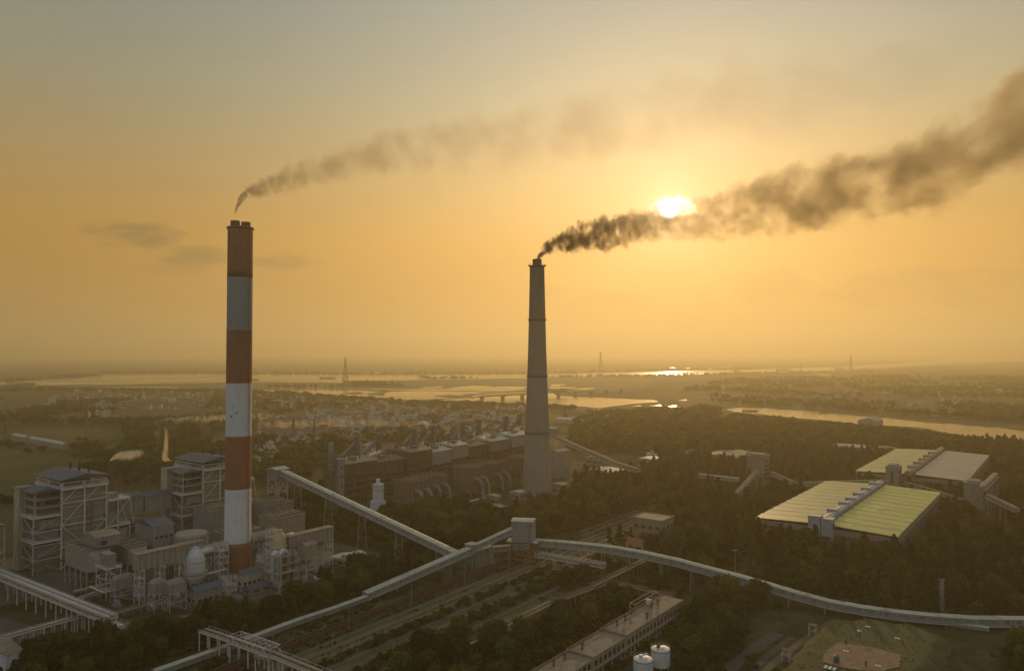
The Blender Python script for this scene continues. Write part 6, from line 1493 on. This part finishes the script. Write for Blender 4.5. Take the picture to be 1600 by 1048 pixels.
LM = [('the front storage hall', G(1320, 812, 10)), ('the farther storage hall', G(1440, 735, 10)), ('the tower between halls', G(1404, 775)), ('the banded concrete tower', G(1194, 762)), ('the low concrete tower', G(1535, 800)),
      ('the cream building', G(1025, 845)), ('the red roofed hut', G(1000, 862)), ('the lattice light mast', G(1472, 955)), ('the lamp post', G(1149, 900)), ('the middle transfer tower', tc), ('the boxy conveyor house', G(755, 888)),
      ('the concrete chimney', G(839.5, 772)), ('the white silo', G(594, 803)), ('the pale roofed shed', G(560, 893)), ('the striped chimney', base), ('the white absorber vessel', G(304, 922)), ('the truss pipe bridge', G(400, 1045)), ('the broad rack end', G(200, 1010)),
      ('the long building', P1), ('the white tanks', G(1018, 1045)), ('the rising gallery foot', G(570, 938)), ('the grassy mound', G(1343, 1010)), ('the kiosk by the track', G(1240, 1010)), ('the curved gallery middle', G(1200, 945)), ('the curved gallery end', G(1590, 985)),
      ('the rusty rack joint', G(955, 930)), ('the rusty rack end', G(720, 1035)), ('the bottom left house', G(10, 1068)), ('the long tan shed', G(1140, 730)), ('the right river shed', G(1370, 668)), ('the old precipitators', G(690, 790)), ('the long straight gallery', G(560, 850)), ('the lattice tan vessel', G(435, 905)),
      ('the island pylon', G(539, 600)), ('the white slanted hall', G(668, 672)), ('the long factory hall', G(920, 667)), ('the canal', G(259, 700)), ('the pale green sheds', G(60, 702)), ('the town pylon', G(458, 696)), ('the river bridge', G(850, 622)), ('the nearer boiler house', UV(0, 10)), ('the slim stacks', G(640, 730)), ('the pale flat house', G(812, 782))]
def where(x, y):
    best = min(LM, key=lambda l: math.hypot(l[1][0] - x, l[1][1] - y)); dx_ = x - best[1][0]; dy_ = y - best[1][1]; far = math.hypot(dx_, dy_) > 55
    s_ = PX((x, y, 0))[0] - PX((best[1][0], best[1][1], 0))[0]; m_ = abs(dx_) > abs(dy_)
    return ('well ' if far else '') + (('right of ' if s_ > 0 else 'left of ') if m_ else ('beyond ' if dy_ > 0 else 'in front of ')) + best[0]
NAMED = {}
def finish_labels():
    for key, L_ in NAMED.items():
        L_.sort(key=lambda q: q[0]); n = len(L_)
        for i, (px_, o_, lab_) in enumerate(L_):
            if 1 < n:
                sg_ = lab_[0]
                for a_, b_ in (('bushes', 'bush'), ('trees', 'tree'), ('houses', 'house'), ('sheds', 'shed')): sg_ = sg_.replace(a_, b_)
                o_['label'] = ORD[i + 1] + ' ' + sg_ + ' from left, ' + lab_[1]
            elif 'bushes' in lab_[0]: o_['label'] = lab_[0].replace('bushes', 'bush') + ' ' + lab_[1]
            elif 'trees' in lab_[0]: o_['label'] = lab_[0].replace('trees', 'tree') + ' ' + lab_[1]
            if n > 1: o_['group'] = lab_[0] + ' ' + lab_[1]
names = {'broad': ('broadleaf_tree', 'tree', 290), 'tall': ('slender_tree', 'tree', 290), 'bush': ('bush', 'bush', 290)}
cnt = {'broad': 0, 'tall': 0, 'bush': 0}; rest = []
for d_, a, b, kd, s_, i in pts_all:
    nm, cat, mx = names[kd]
    if cnt[kd] >= mx or not (-20 < PX((a, b, 6))[0] < 1620) or PX((a, b, 12 * s_))[1] > 1048: rest.append((a, b, kd, s_)); continue
    v_ = cnt[kd] % len(TK[kd]); cnt[kd] += 1
    sz = 'large' if s_ > 1.0 else ('small' if s_ < .8 else 'medium')
    noun = sz + {'broad': ' broadleaf trees', 'tall': ' slender trees', 'bush': ' yellow green bushes' if i < 0 else ' low bushes'}[kd]
    loc_ = ('trackside, ' if i < 0 else '') + where(a, b); lab = noun + ' ' + loc_; grp = None
    e = thing(nm, lab, cat, (a, b, -.1), rng_.uniform(0, 6.28), grp); e.scale = (s_ * rng_.uniform(.85, 1.15), s_ * rng_.uniform(.85, 1.15), s_ * rng_.uniform(.85, 1.15))
    NAMED.setdefault(lab, []).append((PX((a, b, 0))[0], e, (noun, loc_)))
    cm, tm = TK[kd][v_]
    for pn, me in (('crown', cm), ('trunk' if kd != 'bush' else 'stem', tm)):
        o = bpy.data.objects.new(pn, me); C.objects.link(o); o.parent = e

def gn_scatter(name, P, meshes, kindname='stuff', label=None):
    """one object: points carrying scale, turn and variant, instanced by geometry nodes (uncountable stuff)"""
    me = bpy.data.meshes.new(name); me.vertices.add(len(P)); me.vertices.foreach_set('co', np.array([p[:3] for p in P], np.float32).ravel())
    for an, j, tp in (('sc', 3, 'FLOAT'), ('rot', 4, 'FLOAT'), ('vi', 5, 'INT')):
        at = me.attributes.new(an, tp, 'POINT'); at.data.foreach_set('value', np.array([p[j] for p in P], np.float32 if tp == 'FLOAT' else np.int32))
    o = bpy.data.objects.new(name, me); C.objects.link(o)
    ng = bpy.data.node_groups.new(name, 'GeometryNodeTree'); ng.interface.new_socket('Geometry', in_out='INPUT', socket_type='NodeSocketGeometry'); ng.interface.new_socket('Geometry', in_out='OUTPUT', socket_type='NodeSocketGeometry')
    N = ng.nodes; Lk = ng.links; gi = N.new('NodeGroupInput'); go = N.new('NodeGroupOutput')
    g2 = N.new('GeometryNodeGeometryToInstance')
    holders = []
    for m_ in reversed(meshes):
        oi = N.new('GeometryNodeObjectInfo'); oi.transform_space = 'ORIGINAL'
        src = bpy.data.objects.get('src_' + m_.name) or bpy.data.objects.new('src_' + m_.name, m_)   # never linked to the scene
        oi.inputs['Object'].default_value = src; oi.inputs['As Instance'].default_value = True; Lk.new(oi.outputs['Geometry'], g2.inputs[0])
    ip = N.new('GeometryNodeInstanceOnPoints'); Lk.new(gi.outputs[0], ip.inputs['Points']); Lk.new(g2.outputs[0], ip.inputs['Instance']); ip.inputs['Pick Instance'].default_value = True
    def attr(n_, tp):
        a = N.new('GeometryNodeInputNamedAttribute'); a.data_type = tp; a.inputs['Name'].default_value = n_; return a.outputs['Attribute']
    Lk.new(attr('vi', 'INT'), ip.inputs['Instance Index'])
    cx = N.new('ShaderNodeCombineXYZ'); Lk.new(attr('rot', 'FLOAT'), cx.inputs[2]); er = N.new('FunctionNodeEulerToRotation'); Lk.new(cx.outputs[0], er.inputs[0]); Lk.new(er.outputs[0], ip.inputs['Rotation'])
    cs = N.new('ShaderNodeCombineXYZ'); s_ = attr('sc', 'FLOAT'); [Lk.new(s_, cs.inputs[i]) for i in range(3)]; Lk.new(cs.outputs[0], ip.inputs['Scale'])
    Lk.new(ip.outputs[0], go.inputs[0])
    md = o.modifiers.new('scatter', 'NODES'); md.node_group = ng
    return tag(o, label, kind=kindname)
for kd, nm, lab in (('broad', 'woodland', 'dense far woodland of broadleaf trees around the plant'), ('tall', 'slender_woodland', 'dense slender trees filling the wood around the storage halls'), ('bush', 'undergrowth', 'low yellow green undergrowth beside the tracks')):
    P = [(a, b, -.1, s_, rng_.uniform(0, 6.28), int(rng_.integers(len(TK[kd])))) for a, b, k_, s_ in rest if k_ == kd]
    if P: gn_scatter(nm, P, [m_[0] for m_ in TK[kd]], label=lab)
P = []
x, y = scatter([(1228, 1062), (1250, 1025), (1303, 968), (1360, 968), (1420, 976), (1462, 990), (1446, 1020), (1420, 1062)], 2.0, 77)
PZ = np.array([[*G(a, b, 4.0).to_2d()] for a, b in ((1281, 1036), (1286, 1018), (1300, 1001), (1325, 1001), (1412, 1018), (1411, 1046), (1350, 1052), (1303, 1047))])
TZ = np.array([[*G(a, b, 4.0).to_2d()] for a, b in top])
o_ = ~inside(PZ, x, y) & inside(TZ, x, y)
for a, b in zip(x[o_], y[o_]):
    if mnoise.noise(Vector((a * .15, b * .15, 1))) > .02: P.append((a, b, 3.8, rng_.uniform(.06, .18), rng_.uniform(0, 6.28), int(rng_.choice([0, 2]))))
gn_scatter('grass_tufts', P, [m_[0] for m_ in TK['bush']], label='rough grass tufts over the grassy mound')
P = []
for _ in range(5200):
    s_, o_ = rng_.uniform(-85, 330), rng_.uniform(-14, 52)
    if min(abs(o_ - q[0]) for q in tracks) < 1.5: continue
    if mnoise.noise(Vector((s_ * .03, o_ * .12, 3))) + .25 * mnoise.noise(Vector((s_ * .2, o_ * .4, 8))) < .0: continue
    p = TR(s_, o_); P.append((p.x, p.y, -.05, rng_.uniform(.12, .42), rng_.uniform(0, 6.28), int(rng_.integers(3))))
gn_scatter('weeds', P, [m_[0] for m_ in TK['bush']], label='weeds and scrub growing between the tracks of the rail yard')
# rough undergrowth all over the near ground, under and between the trees
P = []
for poly, sp, lab_ in ((REG[0][0], 3.2, 0), (REG[3][0], 3.0, 0), (REG[4][0], 4.6, 0), (REG[7][0], 3.4, 0), (REG[9][0], 3.0, 0), (REG[10][0], 3.2, 0), (REG[11][0], 3.6, 0), (REG[2][0], 4.4, 0), ([(1040, 1100), (1080, 985), (1220, 985), (1240, 1000), (1200, 1100)], 3.4, 0), ([(860, 945), (1000, 890), (1080, 940), (1060, 985), (950, 1060), (1060, 1100), (800, 1110)], 3.4, 0), ([(400, 860), (420, 770), (560, 750), (560, 800), (640, 850), (520, 850)], 4.0, 0)):
    x, y = scatter(poly, sp, int(sp * 100) + len(P)); k = free(x, y, -2.2)
    for a, b in zip(x[k], y[k]):
        if b > 10 and -40 < PX((a, b, 1))[0] < 1640 and rng_.uniform() < .75: P.append((a, b, -.15, rng_.uniform(.45, 1.5), rng_.uniform(0, 6.28), int(rng_.integers(3))))
gn_scatter('scrub', P, [m_[0] for m_ in TK['bush']], label='low scrub covering the ground under and between the near trees')
print('TREES', cnt, len(rest), 'scrub', len(P))
# tree lines, hedges and copses of the plain
caps(G(259, 748), G(260, 660), 22); caps(G(236, 748), G(241, 660), 8); caps(G(287, 748), G(281, 666), 8)
P = []
def plain(poly, n, dens_sc, thr, s0, s1, seed):
    x_, y_ = scatter(poly, dens_sc, seed)
    k = free(x_, y_, 4)
    for a, b in zip(x_[k], y_[k]):
        q = mnoise.noise(Vector((a * .0045, b * .0035, seed))) + .5 * mnoise.noise(Vector((a * .02, b * .012, 4)))
        if q > thr: P.append((a, b, -.2, rng_.uniform(s0, s1), rng_.uniform(0, 6.28), int(rng_.integers(3))))
plain([(330, 618), (480, 622), (600, 629), (760, 634), (900, 645), (1000, 645), (1130, 648), (1000, 690), (880, 712), (800, 715), (600, 730), (430, 760), (330, 745), (330, 640)], 0, 12, .0, .55, 1.0, 1)
plain([(-60, 760), (-60, 618), (330, 618), (330, 745)], 0, 14, .34, .55, 1.0, 11)
plain([(1020, 645), (1120, 650), (1100, 665), (1010, 690), (890, 705), (900, 660)], 0, 9, -.25, .8, 1.4, 2)
plain([(1160, 632), (1400, 648), (1640, 668), (1640, 590), (1400, 588), (1150, 592), (1040, 615)], 0, 24, .10, .8, 1.3, 3)
def tline(a, b, n, w_, s0=.8, s1=1.3, z=0):
    A_, B_ = G(*a), G(*b)
    for k in range(n):
        p = A_.lerp(B_, rng_.uniform()) + Vector((rng_.normal() * w_, rng_.normal() * w_, 0)); P.append((p.x, p.y, -.2, rng_.uniform(s0, s1), rng_.uniform(0, 6.28), int(rng_.integers(3))))
for a, b, n, w_ in (((0, 612), (140, 611.5), 70, 12), ((140, 612), (330, 613), 90, 12), ((330, 613.5), (480, 619), 80, 12), ((480, 621), (620, 631), 90, 9), ((620, 632), (780, 636), 70, 9), ((780, 637), (900, 643), 60, 7),
                    ((550, 600), (600, 600), 60, 30), ((560, 603), (620, 604), 50, 25), ((660, 592.6), (740, 592), 40, 22), ((870, 589.4), (1010, 588.6), 70, 20), ((1010, 588), (1180, 584), 80, 20), ((1180, 584), (1300, 582), 60, 20), ((1300, 581), (1440, 574), 60, 20),
                    ((1440, 573), (1620, 566), 60, 30), ((1140, 657), (1240, 666), 90, 6), ((1240, 667), (1380, 680), 120, 6), ((1380, 680), (1470, 692), 90, 6), ((1470, 692), (1640, 721), 140, 6), ((160, 586), (0, 597), 60, 25), ((160, 583.4), (640, 585), 160, 30), ((640, 584.8), (900, 582.8), 80, 30), ((900, 582), (1180, 576), 90, 30),
                    ((1120, 629), (1400, 646), 70, 14), ((1400, 646), (1640, 664), 70, 14), ((420, 606), (560, 605), 30, 14), ((210, 745), (214, 668), 80, 9), ((224, 745), (230, 668), 60, 5), ((300, 745), (292, 672), 80, 8), ((400, 700), (430, 690), 30, 12), ((180, 664), (330, 660), 60, 16), ((0, 660), (200, 664), 60, 9), ((0, 648), (180, 646), 50, 9), ((140, 742), (240, 740), 30, 9), ((1085, 640), (1118, 643), 40, 8)):
    tline(a, b, n, w_)
for side in (-1, 1):
    for k_ in range(90):
        f = k_ / 90; a_ = G(246 + 10.5 * f if side < 0 else 272 - 9 * f, 735 - 72 * f); P.append((a_.x + rng_.normal() * 1.6, a_.y, -.2, rng_.uniform(.12, .42), rng_.uniform(0, 6.28), int(rng_.integers(3))))
gn_scatter('tree_lines', P, [m_[0] for m_ in TK['far']], label='hazy tree lines and copses over the plain and river banks'); print('plain trees', len(P))
# palm by the road
c_ = G(527, 868); t_ = thing('palm_tree', 'small palm by the road left of the pale roofed shed', 'tree', c_); MB().tube((0, 0, 0), (.4, 0, 6), .22, .14, n=8).build('trunk', BARK, t_)
q = MB()
for k in range(14):
    a = k * 2.4; prev = Vector((.4, 0, 6))
    for j in range(1, 6):
        f = j / 5; p = Vector((.4 + 2.9 * f * math.cos(a), 2.9 * f * math.sin(a), 6 + 1.3 * math.sin(f * 2.6) - 1.3 * f * f)); q.beam(prev, p, .7 * (1.15 - f), .05); prev = p
q.build('crown', LEAFY, t_)

# ---------------------------------------------------------------- the town
WC = [pm('town_wall_cream', (.32, .27, .20), .9, var=.15), pm('town_wall_white', (.44, .42, .38), .9, var=.12), pm('town_wall_ochre', (.26, .18, .10), .9, var=.15)]
RC = [pm('town_roof_red', (.15, .07, .05), .85, var=.25), pm('town_roof_brown', (.12, .085, .065), .85, var=.25), pm('town_roof_grey', (.16, .155, .145), .8, var=.2), pm('town_roof_blue', (.12, .16, .19), .7, var=.2), pm('town_roof_pale', (.32, .31, .28), .7, var=.15)]
def town_house(seed, w_, d_, h_, rh, wm, rm, flat=False):
    q = MB().box(-w_ / 2, w_ / 2, -d_ / 2, d_ / 2, 0, h_); n0 = len(q.f)
    for k in range(int(h_ / 3)):
        for s_ in range(int(w_ / 2.5)): x = -w_ / 2 + 1 + s_ * 2.5; q.box(x, x + 1.1, -d_ / 2 - .04, -d_ / 2 + .1, k * 3 + 1, k * 3 + 2.2)
    n1 = len(q.f)
    if flat: q.box(-w_ / 2 - .2, w_ / 2 + .2, -d_ / 2 - .2, d_ / 2 + .2, h_, h_ + .3); q.box(-w_ / 4, 0, -d_ / 4, d_ / 4, h_ + .31, h_ + 2.6)
    else: q.gable(-w_ / 2 - .4, w_ / 2 + .4, -d_ / 2 - .4, d_ / 2 + .4, h_ + .01, h_ + rh, 'x')
    me = q.mesh('house'); [me.materials.append(m_) for m_ in (wm, rm, GLASS)]
    me.polygons.foreach_set('material_index', np.array([0] * n0 + [2] * (n1 - n0) + [1] * (len(q.f) - n1), np.int32)); return me
TH = [(town_house(0, 9, 7, 3.4, 2.2, WC[0], RC[0]), 'low house with red gable roof in the town'), (town_house(1, 12, 7, 3.6, 2.4, WC[1], RC[1]), 'long low house with brown gable roof in the town'), (town_house(2, 5, 12, 9.5, 1, WC[1], RC[4], True), 'narrow three storey white house with flat roof in the town'),
      (town_house(3, 6, 11, 6.6, 1, WC[2], RC[2], True), 'two storey ochre house with flat grey roof in the town'), (town_house(4, 16, 9, 4.2, 2.0, WC[0], RC[3]), 'wide house with blue sheet roof in the town'), (town_house(5, 8, 9, 7.0, 2.2, WC[0], RC[0]), 'two storey house with red gable roof in the town'), (town_house(6, 18, 10, 4.5, 1.6, WC[1], RC[4]), 'wide pale roofed shed in the town')]
hp = []
for poly, sp, sd, thr in (([(400, 745), (440, 705), (520, 690), (560, 700), (620, 690), (800, 690), (830, 668), (780, 650), (640, 646), (520, 648), (420, 660), (395, 690)], 15, 3, -.25), ([(560, 720), (640, 690), (800, 675), (820, 640), (640, 638), (540, 650)], 18, 4, -.12),
                     ([(60, 640), (90, 614), (340, 616), (480, 625), (640, 634), (620, 645), (330, 640)], 30, 5, -.05), ([(860, 690), (880, 645), (1060, 645), (1080, 655), (960, 690)], 26, 6, .0), ([(900, 690), (1160, 690), (1160, 735), (1000, 740), (920, 720)], 24, 8, .05), ([(1180, 633), (1250, 610), (1640, 612), (1640, 655), (1400, 644)], 42, 7, .02), ([(100, 652), (200, 634), (260, 640), (200, 655)], 30, 9, .0), ([(1380, 606), (1400, 598), (1600, 600), (1600, 610)], 50, 10, .1)):
    x, y = scatter(poly, sp, sd); k = free(x, y, 3)
    for a, b in zip(x[k], y[k]):
        if mnoise.noise(Vector((a * .01, b * .008, sd))) > thr: hp.append((math.hypot(a, b), a, b))
hp.sort(); rest = []
tg = {}
for i, (d_, a, b) in enumerate(hp):
    v_ = int(rng_.choice(7, p=[.26, .2, .13, .11, .08, .16, .06])); ang = rng_.choice([0, 1.57, 3.14]) + rng_.normal() * .15 + .3; s_ = rng_.uniform(.85, 1.25)
    if i < 290:
        me, lab = TH[v_]; nn = lab.replace(' in the town', ''); noun = nn.split(' with ')[0] + 's' + (' with ' + nn.split(' with ')[1] if ' with ' in nn else ''); noun = {'low houses with red gable roof': 'low red roofed houses', 'long low houses with brown gable roof': 'long brown roofed houses', 'narrow three storey white houses with flat roof': 'tall white houses', 'two storey ochre houses with flat grey roof': 'ochre flat roofed houses', 'wide houses with blue sheet roof': 'wide blue roofed houses', 'two storey houses with red gable roof': 'two storey red roofed houses', 'wide pale roofed sheds': 'wide pale roofed sheds'}.get(noun, noun)
        o = bpy.data.objects.new('town_house', me); C.objects.link(o); o.location = (a, b, 0); o.rotation_euler = (0, 0, ang); o.scale = (s_, s_, s_); tag(o, nn + ' ' + where(a, b), 'house', 'houses of the town')
        NAMED.setdefault((noun, where(a, b)), []).append((PX((a, b, 0))[0], o, (noun, where(a, b))))
    else: rest.append((a, b, 0.0, s_ * 1.1, ang, v_))
gn_scatter('distant_town', rest, [m_[0] for m_ in TH], label='distant scattered houses of the town and villages'); print('houses', len(hp))

finish_labels()
# ---------------------------------------------------------------- small steam plumes
if SMOKE:
    def puff(name, label, px, py, pts, Y, col=(.95, .92, .88), tau=1.5, step=.25, aniso=.5, zmax=60, rmax=30, **k):
        x0 = (px - 800) * Y / F; z0_ = H + (HOR - py) * Y / F; p0 = (x0, Y, z0_); L_ = (pts[-1][0] - px) * Y / F
        path, rr = pl(p0, L_, pts); zmin = min(b for _, b in path)
        if zmin < 0: p0 = (x0, Y, z0_ + zmin); path = [(a, b - zmin) for a, b in path]
        smoke(name, label, p0, path, rr, [(0, tau), (.3, tau), (.7, tau * .8), (1, tau * .05)], col, L_, 1.0, zmax, rmax, ns=k.get('ns', .8), amp=1.0, ydepth=.7, step=step, aniso=aniso, seed=(px, py, 0), thr=(.95, .3), clump=.4)
    c_ = G(174, 822)
    puff('steam', 'bright white steam puff blowing right from the thin rusty stack', 174, 719, [(174, 719, 1.5), (184, 712, 6), (198, 711, 9), (212, 709, 9), (226, 706, 7)], c_.y, tau=2.6, ns=1.5, aniso=.75)
    Yc = G(256, 664).y
    puff('mist', 'pale steam drifting right from the far end of the canal', 236, 664, [(236, 664, 2), (246, 660, 5), (280, 657, 7), (320, 655, 8), (370, 652, 8), (440, 650, 8)], Yc, tau=1.0, col=(.9, .85, .72), zmax=80)
    puff('mist', 'low haze bank drifting over the town right of the striped chimney', 400, 664, [(400, 664, 12), (440, 664, 14), (520, 662, 14), (600, 662, 10), (680, 660, 6)], 1150, tau=.45, col=(.85, .72, .5), zmax=80, ns=.5)
    for lab, px, py, dx_ in (('steam wisp over the leftmost bay of the old boiler row', 573, 713, 20), ('steam puff beside the fourth slim stack', 653, 700, 8), ('steam wisp over the right half of the old boiler row', 733, 688, 28), ('small lit steam wisp at the right end of the old row', 797, 676, 14)):
        puff('steam', lab, px, py, [(px, py, 1.5), (px + dx_ * .3, py - 3, 3.5), (px + dx_ * .7, py - 6, 4.5), (px + dx_ * 1.3, py - 10, 3.5)], 640 + (px - 573) * .75, tau=1.2, col=(.95, .85, .7))
# ---------------------------------------------------------------- clutter of the plant
random.seed(5)
def run_pipe(name, label, pts, r, mat, group='pipe runs of the plant'):
    o_ = Vector(pts[0]); t_ = thing(name, label, 'pipe run', (o_.x, o_.y, 0), 0, group); q = MB(); P = [Vector(p) - Vector((o_.x, o_.y, 0)) for p in pts]
    for a, b in zip(P, P[1:]): q.tube(a, b, r, n=8)
    q.build('pipe', mat, t_, False)
    s = MB()
    for a, b in zip(P, P[1:]):
        for k in range(int((b - a).length / 6)):
            c = a.lerp(b, (k + .5) / max(1, int((b - a).length / 6)))
            if abs(b.z - a.z) < 1: s.beam((c.x, c.y, 0), (c.x, c.y, c.z), .18)
    if s.v: s.build('supports', STEEL, t_)
for lab, pts, r, mt in (
    ('fat tan pipe low in front of the front precipitator', [UV(58, -2, 3), UV(58, 30, 3), UV(70, 30, 3)], .8, TANV), ('pale pipe between precipitator and hopper boxes', [UV(62, 4, 5), UV(78, 4, 5), UV(78, 34, 5)], .45, WSTEEL),
    ('rust pipe along the foot of the nearer boiler house', [UV(3, -2, 6), UV(3, 36, 6), UV(12, 36, 6), UV(12, 60, 6)], .5, RUST), ('pale pipe beside the white absorber vessel', [UV(96, 40, 7), UV(96, 58, 7), UV(88, 58, 12)], .6, WSTEEL),
    ('grey pipe in front of the striped chimney foot', [UV(104, 60, 4), UV(104, 92, 4), UV(96, 92, 4)], .5, STEEL), ('tan pipe right of the silo cluster', [UV(122, 78, 5), UV(122, 104, 5)], .6, TANV), ('rust pipe below the square bin', [UV(116, 92, 3), UV(130, 92, 3), UV(130, 108, 3)], .4, RUST),
    ('thick grey pipe in front of the farther boiler house', [UV(14, 84, 9), UV(14, 126, 9), UV(30, 126, 9)], .9, STEEL), ('low pale pipe before the old precipitators', [UV(72, 232, 4), UV(72, 320, 4)], .7, WSTEEL), ('brown pipe along the old boiler row foot', [UV(6, 236, 8), UV(6, 330, 8)], .8, RUST)):
    run_pipe('pipe_run', lab, pts, r, mt)
def skid(label, u_, v_, kind_):
    c_ = UV(u_, v_); t_ = thing('machine_skid', label, 'machinery', c_, GA, 'small machinery on the plant ground')
    MB().box(-2.6, 2.6, -1.6, 1.6, 0, .4).build('base', CON, t_)
    if kind_ == 0: MB().tube((-2, 0, 1.6), (2, 0, 1.6), 1.1, n=16).build('drum', VES, t_); MB().box(-.6, .6, -.5, .5, 2.6, 3.4).build('manhole', STEEL, t_)
    elif kind_ == 1: MB().box(-2.2, .6, -1.2, 1.2, .4, 2.6).build('housing', GREYC, t_); MB().tube((.6, 0, 1.3), (2.4, 0, 1.3), .6, n=12).build('motor', BGREY, t_)
    else: MB().lathe([(1.5, .4), (1.5, 4.2), (.6, 5.0), (.1, 5.1)], n=18).build('tank', DUCT, t_); MB().tube((1.7, 0, .4), (1.7, 0, 5.4), .15, n=6).build('pipe', STEEL, t_)
for i, (u_, v_) in enumerate(((66, -6), (72, 14), (84, 24), (98, 30), (100, 36), (110, 44), (112, 58), (118, 66), (134, 82), (134, 90), (128, 100), (60, 40), (46, 52), (30, 66), (20, 46), (106, 14), (88, 6), (136, 66))):
    skid(('low white drum', 'grey fan unit', 'small upright tank')[i % 3] + ' on a concrete base, ' + ('%s of the small machines from the bottom left' % ORD[i + 1]), u_, v_, i % 3)
# ---------------------------------------------------------------- haze
if HAZE:
    m = bpy.data.materials.new('hazy_air'); m.use_nodes = True; t = NT(m.node_tree); t.n.clear()
    pv = t.n.new('ShaderNodeVolumePrincipled'); pv.inputs['Density'].default_value = HAZE
    pv.inputs['Color'].default_value = HAZEC; pv.inputs['Anisotropy'].default_value = HAZEG
    out = t.n.new('ShaderNodeOutputMaterial'); t.l.new(pv.outputs[0], out.inputs['Volume'])
    tag(MB().box(-61000, 61000, -61000, 61000, -1.0, 640.0).build('haze', m), kind='stuff')
